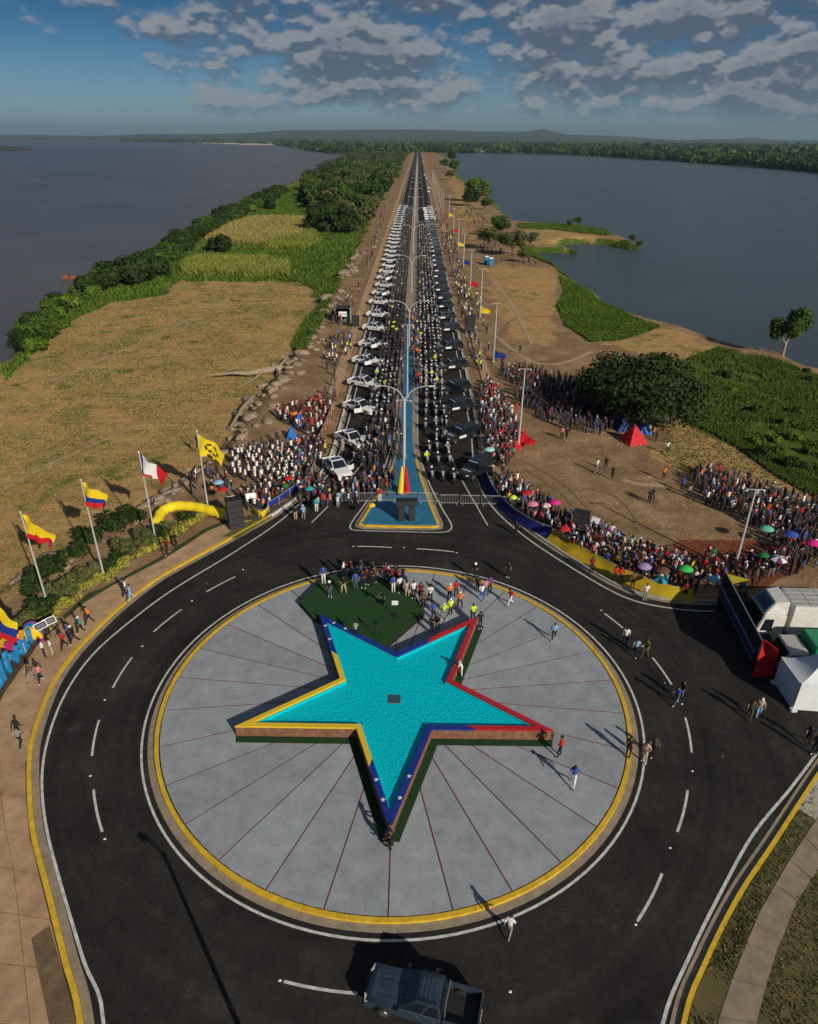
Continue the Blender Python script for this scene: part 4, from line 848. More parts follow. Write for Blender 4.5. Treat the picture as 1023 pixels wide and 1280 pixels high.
PU_S = simple_car('pickup_truck', False, WHITEC, WHITEC); SU_S = simple_car('sport_utility_vehicle', True, BLKC, BLKC); SUW_S = simple_car('sport_utility_vehicle', True, WHITEC, WHITEC)
CARS = []     # footprints kept clear of bystanders
LP_ = [((422, 592), -62), ((440, 556), -50), ((451, 515), -38), ((456, 484), -30), ((460, 456), -27), ((467, 435), -24), ((470, 414), -23), ((474, 397), -20)]
k = 0
for (px, a) in LP_:
    x, y = G2(*px); CARS.append((x, y)); o = (pu_open2, pu_closed, pu_open, pu_closed, pu_open, pu_open, pu_open2, pu_closed)[k]
    copy_tree(o, None, (x, y, .004), R(a), f'{ORD[k]} white police pickup of the slanted left row' + (' with a door standing open' if o is not pu_closed else ''), 'white police pickups parked slantwise along the left carriageway'); k += 1
y = 164.5
while y < 432:
    x = -6.9 + rng.uniform(-.3, .3); a = -19 + rng.uniform(-4, 4); CARS.append((x, y)); lab = f'{ORD[k]} white police pickup of the slanted left row' if k < len(ORD) else 'white police pickup near the far end of the left row'
    if y < 215: copy_tree((pu_closed, pu_open)[k % 2], None, (x, y, .004), R(a), lab, 'white police pickups parked slantwise along the left carriageway')
    else: tag(link('pickup_truck', PU_S, None, (x, y, .004), R(a)), lab, 'pickup', 'white police pickups parked slantwise along the left carriageway')
    k += 1; y += 10.6 + rng.uniform(-.6, .6)
RP_ = [((594, 592), -128), ((576, 549), -142), ((569, 514), -150), ((567, 490), -152), ((565, 462), -156), ((561, 438), -158), ((559, 415), -160), ((554, 400), -162)]
k = 0
for (px, a) in RP_:
    x, y = G2(*px); CARS.append((x, y)); o = su_open if k in (0, 3) else su_m
    copy_tree(o, None, (x, y, .004), R(a), f'{ORD[k]} black police SUV of the slanted right row' + (' with its white lettered door open' if o is su_open else ''), 'black police SUVs parked slantwise along the right carriageway'); k += 1
y = 161.0
while y < 425:
    x = 6.9 + rng.uniform(-.3, .3); a = -163 + rng.uniform(-4, 4); CARS.append((x, y)); wh = y > 352
    tag(link('sport_utility_vehicle', SUW_S if wh else SU_S, None, (x, y, .004), R(a)), (f'{ORD[k]} police SUV of the slanted right row, ' + ('white' if wh else 'black')) if k < len(ORD) else 'white police SUV near the far end of the right row', 'SUV', 'black police SUVs parked slantwise along the right carriageway' if not wh else 'white police SUVs at the far end of the right row'); k += 1; y += 9.8 + rng.uniform(-.5, .5)
for i, (px, cm, lb) in enumerate((((536, 240), WHITEC, 'nearest white car driving on the far right carriageway'), ((536, 235), WHITEC, 'white car just beyond the nearest white car on the far right carriageway'), ((533.5, 222.5), WHITEC, 'white car in mid distance of the far right carriageway'), ((531, 218), WHITEC, 'white car ahead of another in the far right carriageway'), ((529, 200), WHITEC, 'pale car very far along the right carriageway'), ((528, 196.5), BLKC, 'farthest dark car on the right carriageway'))):
    p = G(*px); tag(link('parked_car', SUW_S if cm is WHITEC else SU_S, None, (p.x, p.y, .004), R(90)), lb, 'car')
bp_ = pickup('dark slate blue double cab pickup driving at the bottom of the roundabout', NAVYC, police=False, L=5.4); pp = G(528, 1247, .6); bp_.location = (pp.x + .05, pp.y - .1, .004); bp_.rotation_euler.z = R(166); bp_.scale = (.94, .94, .94)

# trucks behind the screen wall
CREAM = paint('cream white truck paint', (.66, .65, .61)); GREEN_ = paint('green box paint', (.012, .24, .11)); SLAT = mat('roof slat metal', (.35, .36, .35), .5, var=.15, scale=4); BGREY = mat('blue grey deflector', (.16, .23, .31), .5, var=.1)
def truck(name, label, loc, rz, big):
    t = thing(name, label, 'truck', loc, rz); W = 1.25 if big else 1.05; H = 2.9 if big else 2.35; cl = 2.1 if big else 1.75     # front +X, cab from x=0 back
    P = [(0, .55), (.05, 1.2), (-.18, H * .62), (-.42, H), (-cl, H), (-cl, .6), (-1.6, .55)] + [(q[0], q[1]) for q in arch(-1.0, .56, .5)][::1]
    P = [(0, .5), (.04, 1.2), (-.16, H * .62), (-.42, H), (-cl, H), (-cl, .5)]
    b = MB(); xz_prism(b, P, -W, W, CREAM); cab = b.build('cab', t, smooth=True, bevel=.06)
    MB().hexa([(.03, -W + .14, 1.25), (-.17, -W + .16, H * .64), (-.17, W - .16, H * .64), (.03, W - .14, 1.25)], [(.06, -W + .14, 1.27), (-.13, -W + .16, H * .66), (-.13, W - .16, H * .66), (.06, W - .14, 1.27)], GLASS).build('lower_windscreen', t)
    MB().hexa([(-.14, -W + .12, H * .6), (-.42, -W + .14, H - .1), (-.42, W - .14, H - .1), (-.14, W - .12, H * .6)], [(-.10, -W + .12, H * .62), (-.37, -W + .14, H - .08), (-.37, W - .14, H - .08), (-.10, W - .12, H * .62)], GLASS).build('windscreen', t)
    for s in (-1, 1):
        MB().hexa([(-.35, s * W, H * .52), (-1.2, s * W, H * .52), (-1.2, s * (W + .02), H * .52), (-.35, s * (W + .02), H * .52)], [(-.55, s * W, H * .88), (-1.2, s * W, H * .88), (-1.2, s * (W + .02), H * .88), (-.55, s * (W + .02), H * .88)], GLASS).build('side_window', t)
        MB().tube([(-.1, s * W, H * .8), (.15, s * (W + .25), H * .78), (.15, s * (W + .27), H * .5)], .03, BLACKP, 5).build('mirror_arm', t); MB().box(.1, .2, s * (W + .18), s * (W + .38), H * .45, H * .68, BLACKP).build('mirror', t)
        MB().box(.0, .06, s * (W - .35), s * (W - .05), .75, .95, mat('headlight glass', (.6, .62, .62), .15, spec=.8)).build('headlight', t)
        for x in ((-1.0, -4.5, -5.8, -9) if big else (-.95, -4.4)): wheel_parts(t, x, s * (W - .16), .5 if big else .42, .3)
    MB().box(.02, .14, -W, W, .38, .68, BLACKP).build('bumper', t)
    for i in range(10 if not big else 7):
        x = -.5 - i * (cl - .6) / (10 if not big else 7); MB().box(x - .05, x, -W + .08, W - .08, H + .0, H + .045, CREAM).build('roof_rib', t)
    L_ = 10.5 if big else 5.0; x1 = -cl - .35; bt = 3.75 if big else 2.9; bm_ = CREAM if big else GREEN_; z0 = 1.15 if big else 1.0
    MB().box(x1 - L_, x1, -W - .02, W + .02, z0, bt, bm_).build('container' if big else 'green_box', t, bevel=.02)
    MB().box(x1 - L_, -.3, -.45, .45, .5, 1.0, BLACKP).build('chassis', t)
    if big:
        d = MB().hexa([(-.45, -W + .08, H + .02), (-cl, -W + .08, H + .02), (-cl, W - .08, H + .02), (-.45, W - .08, H + .02)], [(-1.15, -W + .3, 3.85), (-cl, -W + .2, 4.0), (-cl, W - .2, 4.0), (-1.15, W - .3, 3.85)], CREAM).build('roof_deflector', t, bevel=.04)
        MB().hexa([(-.44, -W + .16, H + .08), (-1.12, -W + .36, 3.84), (-1.12, W - .36, 3.84), (-.44, W - .16, H + .08)], [(-.40, -W + .16, H + .10), (-1.08, -W + .36, 3.87), (-1.08, W - .36, 3.87), (-.40, W - .16, H + .10)], BGREY).build('deflector_panel', d)
        for r in range(4):
            for c in range(5):
                f = .18 + r * .2; x = -.43 - .68 * f; z = H + .125 + .77 * f + .03; y = (-.7 + c * .35) * (1 - .2 * f); MB().hexa([(x + .03, y - .12, z - .04), (x - .03, y - .12, z + .03), (x - .03, y + .12, z + .03), (x + .03, y + .12, z - .04)], [(x + .09, y - .12, z + .02), (x + .03, y - .12, z + .09), (x + .03, y + .12, z + .09), (x + .09, y + .12, z + .02)], BLACKP).build('vent_slot', d)
        for j in range(4):
            for i in range(9): MB().box(x1 - .1 - (i + 1) * 1.12 + .05, x1 - .1 - i * 1.12, -W + .1 + j * .58, -W + .6 + j * .58, bt + .0, bt + .03, SLAT).build('roof_panel', t)
    return t
p = G(946, 752, 2.9); truck('lorry', 'large cream lorry with slotted blue grey roof deflector and long box', (p.x - .5, p.y - .5, 0), R(178), True)
p = G(962, 800, 2.35); truck('box_truck', 'small cream truck with ribbed cab roof and green box body', (p.x + .5, p.y - .35, 0), R(178), False)
# white peaked tent
TENTW = mat('white tent canvas', (.66, .70, .72), .85, var=.06, scale=1.2)
tn = thing('event_tent', 'white peaked event tent with canvas walls at the right edge', 'tent', (0, 0, 0)); c0 = G(991, 886, .1); s_ = 4.4; d0 = G(967, 853, 0)
A_, B_, C_, D_ = [(c0.x, c0.y), (c0.x + s_, c0.y - .4), (d0.x + s_, d0.y), (d0.x, d0.y)]
ap = ((A_[0] + C_[0]) / 2 + .1, (A_[1] + C_[1]) / 2, 4.2)
for a, b_ in ((A_, B_), (B_, C_), (C_, D_), (D_, A_)):
    n_ = 6; V = []
    for i in range(n_ + 1):
        t = i / n_; q = lerp(a, b_, t)
        for j in range(n_ + 1):
            u = j / n_; sag = -.42 * math.sin(math.pi * u) ** .9; V.append((q[0] + (ap[0] - q[0]) * u, q[1] + (ap[1] - q[1]) * u, 2.3 + (ap[2] - 2.3) * u + sag * (1 - .5 * u)))
    MB().add(V, [(i * (n_ + 1) + j, (i + 1) * (n_ + 1) + j, (i + 1) * (n_ + 1) + j + 1, i * (n_ + 1) + j + 1) for i in range(n_) for j in range(n_)], TENTW).build('roof_panel', tn, smooth=True)
    MB().wallband([a, b_], -.02, .02, .05, 2.3, TENTW).build('wall_panel', tn)
for q in (A_, B_, C_, D_): MB().tube([(q[0], q[1], 0), (q[0], q[1], 2.34)], .05, CHROME, 6).build('leg', tn); MB().box(q[0] - .22, q[0] + .22, q[1] - .3, q[1] + .1, 0, .2, mat('white sandbag', (.6, .62, .62), .9)).build('sandbag', tn, bevel=.05)
p = G(1017, 885); b = thing('water_tank', 'blue plastic barrel beside the white tent at the right edge', 'barrel', (p.x, p.y + .3, 0)); BP = paint('blue barrel plastic', (.015, .06, .22), .5)
MB().tube([(0, 0, 0), (0, 0, .1), (0, 0, .5), (0, 0, 1.15), (0, 0, 1.25)], [.5, .56, .6, .56, .45], BP, 16).build('shell', b, smooth=True); MB().tube([(0, 0, 1.25), (0, 0, 1.3)], .42, BP, 16).build('lid', b)
# screen wall (reviewing stand fascia)
sw = thing('display_wall', 'display wall, its shaded front painted black, with blue banner and bright red end panel', 'display stand', (0, 0, 0))
q0 = G(938, 842, 0); q1 = G(895, 752, 0); e = (q1 - q0).normalized(); n_ = Vector((e.y, -e.x, 0)); Ls = (q1 - q0).length; T0 = G(954, 800, 3.0); 
def Q(a, d, z): v = q0 + e * a + n_ * d; return (v.x, v.y, z)
BLKW = mat('black cladding with painted shade', (.010, .010, .012), .9); REDP_ = mat('red fabric panel', (.50, .012, .015), .8, var=.12, scale=2); NVY = mat('navy banner print', (.018, .02, .10), .8, var=.3, scale=1.5)  # black of the front cladding carries its shade in the colour
MB().add([Q(0, .1, 0), Q(Ls, .1, 0), Q(Ls, .1, 3), Q(0, .1, 3), Q(0, .2, 0), Q(Ls, .2, 0), Q(Ls, .2, 3), Q(0, .2, 3)], [(0, 1, 2, 3), (7, 6, 5, 4), (3, 2, 6, 7), (0, 3, 7, 4), (1, 5, 6, 2), (0, 4, 5, 1)], BLKW).build('front_cladding', sw)
MB().add([Q(.2, .0, .9), Q(Ls, 0, .9), Q(Ls, .06, 1.9), Q(.2, .06, 1.9)], [(0, 1, 2, 3)], NVY).build('banner', sw)
lt = mat('pale banner lettering', (.35, .33, .32), .7)
for row, z in ((0, 1.72), (1, .98)):
    x = .4
    while x < Ls - .3:
        w_ = rng.uniform(.10, .26); hh = rng.uniform(.08, .16); MB().add([Q(x, -.006, z - hh / 2), Q(x + w_, -.006, z - hh / 2), Q(x + w_, .03 + .0 * row, z + hh / 2), Q(x, .03, z + hh / 2)], [(0, 1, 2, 3)], lt).build('lettering', sw); x += w_ + rng.uniform(.06, .14)
ec = [G(956, 800, 2.98), G(973, 813, 2.8), G(965, 846, 0), G(940, 846, 0)]; ef = [p + Vector((.05, .06, 0)) for p in ec]
MB().add([tuple(p) for p in ec + ef], [(0, 3, 2, 1), (4, 5, 6, 7), (0, 4, 7, 3), (1, 2, 6, 5), (0, 1, 5, 4)], REDP_).build('end_panel', sw)
MB().add([Q(.1, .22, 1.2), Q(Ls, .22, 1.2), Q(Ls, 2.15, 1.2), Q(.1, 2.15, 1.2)], [(0, 1, 2, 3)], BLKW).build('deck', sw)
MB().tube([Q(0, .15, 3.03), Q(Ls, .15, 3.03)], .04, CHROME, 6).build('top_rail', sw)
MB().add([Q(Ls - .2, .2, 2.95), Q(Ls - .2, 2.2, 2.5), Q(Ls - 1.7, .2, 2.95)], [(0, 1, 2)], mat('dull yellow cloth', (.35, .30, .02), .8)).build('corner_canopy', sw)
for a in np.arange(1, Ls, 1.6): MB().tube([Q(a, .25, 0), Q(a, .25, 2.9)], .04, BLACKP, 5).build('post', sw)

# ------------------------------------------------------------------ people
SHOE = mat('dark shoe leather', (.03, .025, .02), .6); SHOEW = mat('white trainers', (.6, .6, .6), .6); HAIR = mat('black hair', (.012, .009, .007), .6)
C_ = dict(white=(.68, .68, .67), black=(.018, .018, .02), red=(.45, .02, .022), darkred=(.15, .015, .02), blue=(.03, .09, .36), lightblue=(.22, .40, .60), navy=(.013, .017, .042), teal=(.03, .30, .33), orange=(.68, .19, .03), lime=(.55, .75, .06), pink=(.62, .20, .28), purple=(.14, .05, .22), olive=(.07, .075, .04), beige=(.42, .34, .24), grey=(.22, .22, .22), jeans=(.06, .10, .18), yellow=(.70, .50, .04), green=(.02, .16, .05), brown=(.12, .07, .04), skyblue=(.25, .45, .6))
def CL(c): return cloth(c + ' clothing', C_[c])
BASEJ = {'pel': (0, 0, .96), 'wa': (0, .01, 1.12), 'ch': (0, .0, 1.34), 'nk': (0, .01, 1.49), 'hd': (0, .03, 1.60), 'ht': (0, .02, 1.70), 'nose': (0, .135, 1.60),
         'sL': (-.17, 0, 1.42), 'eL': (-.23, -.03, 1.16), 'wL': (-.24, .05, .92), 'fL': (-.24, .08, .83), 'sR': (.17, 0, 1.42), 'eR': (.23, -.03, 1.16), 'wR': (.24, .05, .92), 'fR': (.24, .08, .83),
         'hL': (-.09, 0, .90), 'kL': (-.10, .03, .50), 'aL': (-.10, -.02, .09), 'tL': (-.11, .13, .04), 'hR': (.09, 0, .90), 'kR': (.10, .03, .50), 'aR': (.10, -.02, .09), 'tR': (.11, .13, .04)}
RAD = dict(pel=(.145, .11), wa=(.125, .10), ch=(.155, .115), nk=(.06, .06), hd=(.088, .10), ht=(.068, .08), nose=(.016, .016), s=(.07, .065), e=(.046, .046), w=(.032, .034), f=(.034, .022), h=(.092, .095), k=(.062, .066), a=(.044, .046), t=(.04, .034))
ED = [('pel', 'wa', 1), ('wa', 'ch', 1), ('ch', 'nk', 1), ('nk', 'hd', 0), ('hd', 'ht', 0), ('hd', 'nose', 0)] + [(a + s, b + s, l) for s in 'LR' for a, b, l in (('s', 'e', 1), ('e', 'w', 0), ('w', 'f', 0), ('h', 'k', 2), ('k', 'a', 2), ('a', 't', 4))] + [('ch', 'sL', 1), ('ch', 'sR', 1), ('pel', 'hL', 2), ('pel', 'hR', 2)]
def pose_mesh(name, ch, sub=1, long_sleeves=False):
    J = dict(BASEJ); J.update(ch); K = list(J); me = bpy.data.meshes.new(name); me.from_pydata([J[k] for k in K], [(K.index(a), K.index(b)) for a, b, _ in ED], [])
    o = bpy.data.objects.new(name, me); COL.objects.link(o); m = o.modifiers.new('s', 'SKIN'); m.use_smooth_shade = True
    for i, k in enumerate(K):
        r = RAD.get(k) or RAD[k[0]]; me.skin_vertices[0].data[i].radius = r
    me.skin_vertices[0].data[K.index('pel')].use_root = True
    if sub: s = o.modifiers.new('d', 'SUBSURF'); s.levels = sub
    dg = bpy.context.evaluated_depsgraph_get(); out = bpy.data.meshes.new_from_object(o.evaluated_get(dg)); bpy.data.objects.remove(o); out.name = name
    segs = [(Vector(J[a]), Vector(J[b]), l) for a, b, l in ED]; hd = Vector(J['hd']); ax = (Vector(J['ht']) - Vector(J['nk'])).normalized(); fw = (Vector(J['nose']) - hd).normalized()
    out.materials.clear()
    for _ in range(5): out.materials.append(SKIN)
    mi = []
    for p in out.polygons:
        c = p.center; best = (9, 0)
        for a, b, l in segs:
            t = max(0, min(1, (c - a).dot(b - a) / (b - a).length_squared)); d = (c - (a + (b - a) * t)).length
            if d < best[0]: best = (d, l)
        l = best[1]
        if (c - hd).length < .2 and l == 0 and (c - hd).dot(ax) - .9 * (c - hd).dot(fw) > .035: l = 3
        if long_sleeves and l == 0 and (c - hd).length > .3 and min((c - Vector(J['fL'])).length, (c - Vector(J['fR'])).length) > .11: l = 1
        mi.append(l)
    out.polygons.foreach_set('material_index', mi); out.polygons.foreach_set('use_smooth', [True] * len(mi)); HEADS[out.name] = (hd.copy(), ax); return out
HEADS = {}
POSES = {
 'stand': pose_mesh('person_standing', {}),
 'stand2': pose_mesh('person_weight_on_one_leg', {'pel': (.03, 0, .95), 'hL': (-.07, 0, .9), 'hR': (.12, 0, .9), 'kL': (-.13, .10, .5), 'aL': (-.16, .06, .09), 'tL': (-.2, .2, .04), 'eL': (-.27, -.02, 1.18), 'wL': (-.16, .14, 1.1), 'fL': (-.08, .17, 1.1), 'ht': (.03, .03, 1.69)}),
 'phone': pose_mesh('person_holding_up_phone', {'eL': (-.22, .14, 1.2), 'wL': (-.10, .32, 1.36), 'fL': (-.06, .36, 1.42), 'eR': (.22, .14, 1.2), 'wR': (.10, .32, 1.36), 'fR': (.06, .36, 1.42)}),
 'hips': pose_mesh('person_hands_on_hips', {'eL': (-.36, -.06, 1.18), 'wL': (-.2, .04, 1.03), 'fL': (-.14, .06, 1.0), 'eR': (.36, -.06, 1.18), 'wR': (.2, .04, 1.03), 'fR': (.14, .06, 1.0), 'kL': (-.16, .02, .5), 'aL': (-.19, -.02, .09), 'tL': (-.24, .12, .04), 'kR': (.16, .02, .5), 'aR': (.19, -.02, .09), 'tR': (.24, .12, .04)}),
 'walk': pose_mesh('person_walking', {'kL': (-.10, .20, .53), 'aL': (-.10, .30, .11), 'tL': (-.11, .44, .09), 'kR': (.10, -.06, .50), 'aR': (.10, -.33, .17), 'tR': (.11, -.22, .05), 'eL': (-.23, -.14, 1.18), 'wL': (-.24, -.16, .95), 'fL': (-.24, -.14, .86), 'eR': (.23, .06, 1.17), 'wR': (.22, .24, 1.02), 'fR': (.21, .31, .97), 'ch': (0, .04, 1.33), 'nk': (0, .06, 1.48), 'hd': (0, .09, 1.59), 'ht': (0, .08, 1.69), 'nose': (0, .195, 1.58)}),
 'walk2': pose_mesh('person_striding', {'kR': (.10, .22, .54), 'aR': (.10, .26, .12), 'tR': (.11, .40, .09), 'kL': (-.10, -.04, .50), 'aL': (-.10, -.28, .14), 'tL': (-.11, -.16, .04), 'eR': (.25, -.12, 1.18), 'wR': (.26, -.14, .95), 'fR': (.26, -.12, .86), 'eL': (-.24, .08, 1.17), 'wL': (-.22, .26, 1.04), 'fL': (-.20, .33, 1.0)}),
 'cheer': pose_mesh('person_raising_an_arm', {'eR': (.27, .02, 1.66), 'wR': (.25, .06, 1.88), 'fR': (.24, .07, 1.97), 'eL': (-.26, .02, 1.2), 'wL': (-.14, .16, 1.16), 'fL': (-.07, .2, 1.18), 'kL': (-.11, .1, .5)}),
 'crossed': pose_mesh('person_arms_folded', {'eL': (-.24, .06, 1.17), 'wL': (.02, .2, 1.2), 'fL': (.09, .19, 1.22), 'eR': (.24, .06, 1.17), 'wR': (-.02, .23, 1.17), 'fR': (-.09, .22, 1.18), 'kR': (.14, .06, .5), 'aR': (.2, .02, .09), 'tR': (.25, .14, .04)}),
 'lean': pose_mesh('person_leaning_forward', {'ch': (0, .16, 1.28), 'nk': (0, .26, 1.40), 'hd': (0, .32, 1.48), 'ht': (0, .34, 1.57), 'nose': (0, .43, 1.44), 'wa': (0, .06, 1.1), 'sL': (-.17, .2, 1.34), 'sR': (.17, .2, 1.34), 'eL': (-.22, .3, 1.12), 'eR': (.22, .3, 1.12), 'wL': (-.12, .5, 1.05), 'wR': (.12, .5, 1.05), 'fL': (-.08, .57, 1.05), 'fR': (.08, .57, 1.05)}),
 'crouch': pose_mesh('person_crouching', {'pel': (0, -.1, .45), 'wa': (0, 0, .62), 'ch': (0, .08, .82), 'nk': (0, .14, .96), 'hd': (0, .18, 1.06), 'ht': (0, .18, 1.16), 'nose': (0, .29, 1.05), 'sL': (-.17, .08, .9), 'sR': (.17, .08, .9), 'eL': (-.22, .24, .70), 'eR': (.22, .24, .70), 'wL': (-.12, .42, .72), 'wR': (.12, .42, .72), 'fL': (-.08, .48, .74), 'fR': (.08, .48, .74), 'hL': (-.10, -.06, .43), 'hR': (.10, -.06, .43), 'kL': (-.16, .30, .50), 'kR': (.16, .30, .50), 'aL': (-.14, .02, .1), 'aR': (.14, .02, .1), 'tL': (-.16, .16, .04), 'tR': (.16, .16, .04)}),
}
RIDER = pose_mesh('rider_seated', {'pel': (0, -.25, .88), 'wa': (0, -.2, 1.03), 'ch': (0, -.12, 1.24), 'nk': (0, -.08, 1.38), 'hd': (0, -.05, 1.48), 'ht': (0, -.05, 1.58), 'nose': (0, .05, 1.47), 'sL': (-.17, -.12, 1.31), 'sR': (.17, -.12, 1.31), 'eL': (-.28, .02, 1.14), 'eR': (.28, .02, 1.14), 'wL': (-.30, .26, 1.10), 'wR': (.30, .26, 1.10), 'fL': (-.30, .34, 1.08), 'fR': (.30, .34, 1.08), 'hL': (-.12, -.2, .85), 'hR': (.12, -.2, .85), 'kL': (-.24, .20, .72), 'kR': (.24, .20, .72), 'aL': (-.24, .02, .32), 'aR': (.24, .02, .32), 'tL': (-.25, .17, .28), 'tR': (.25, .17, .28)}, 0, True)
for p_ in RIDER.polygons: pass
HAIRM = MB().ball((0, -.012, .0), (.096, .108, .10), HAIR, 10, zlo=-.35).mesh('hair', smooth=True)
LONGH = MB().ball((0, -.012, .0), (.098, .11, .10), HAIR, 10, zlo=-.35).tube([(0, -.07, .03), (0, -.10, -.12), (0, -.09, -.26)], [.07, .075, .04], HAIR, 7).mesh('hair', smooth=True)
def capm(c): 
    m = CL(c); return MB().ball((0, -.005, .01), (.10, .112, .095), m, 10, zlo=-.1).hexa([(-.07, .08, 0), (.07, .08, 0), (.06, .19, -.01), (-.06, .19, -.01)], [(-.07, .08, .02), (.07, .08, .02), (.06, .19, .005), (-.06, .19, .005)], m).mesh('cap', smooth=True)
CAPS = {c: capm(c) for c in ('white', 'red', 'black', 'blue', 'yellow')}
HELM = MB().ball((0, 0, -.02), (.14, .155, .14), paint('white helmet shell', (.75, .75, .74), .25), 10, zlo=-.7).mesh('helmet', smooth=True)
HELM2 = MB().ball((0, 0, -.02), (.14, .155, .14), paint('black helmet shell', (.02, .02, .022), .25), 10, zlo=-.7).mesh('helmet', smooth=True)
def person(x, y, z, rz, shirt, pants, pose='stand', head='hair', label=None, group=None, scale=None, shoe=SHOE):
    o = link('person', POSES[pose], None, (x, y, z), rz)
    for i, m in ((1, CL(shirt)), (2, CL(pants)), (3, HAIR), (4, shoe)): o.material_slots[i].link = 'OBJECT'; o.material_slots[i].material = m
    s = scale or rng.uniform(.94, 1.04); o.scale = (s * 1.03, s * 1.03, s)
    hd, ax = HEADS[POSES[pose].name]; me = {'hair': HAIRM, 'long': LONGH, 'helmet': HELM, 'blackhelmet': HELM2}.get(head) or CAPS.get(head)
    if me: h = link('hair' if head in ('hair', 'long') else ('helmet' if 'helmet' in head else 'cap'), me, o, tuple(hd + Vector((0, 0, .035))))
    tag(o, label, 'person', group); return o
def P1(px, shirt, pants, label, pose='stand', face=180, head='hair', z=.004, shoe=SHOE):
    p = G(px[0], px[1], z); return person(p.x, p.y, z, R(face), shirt, pants, pose, head, label, None, shoe=shoe)
PZ, SZ, DZ = .152, .60, -.05
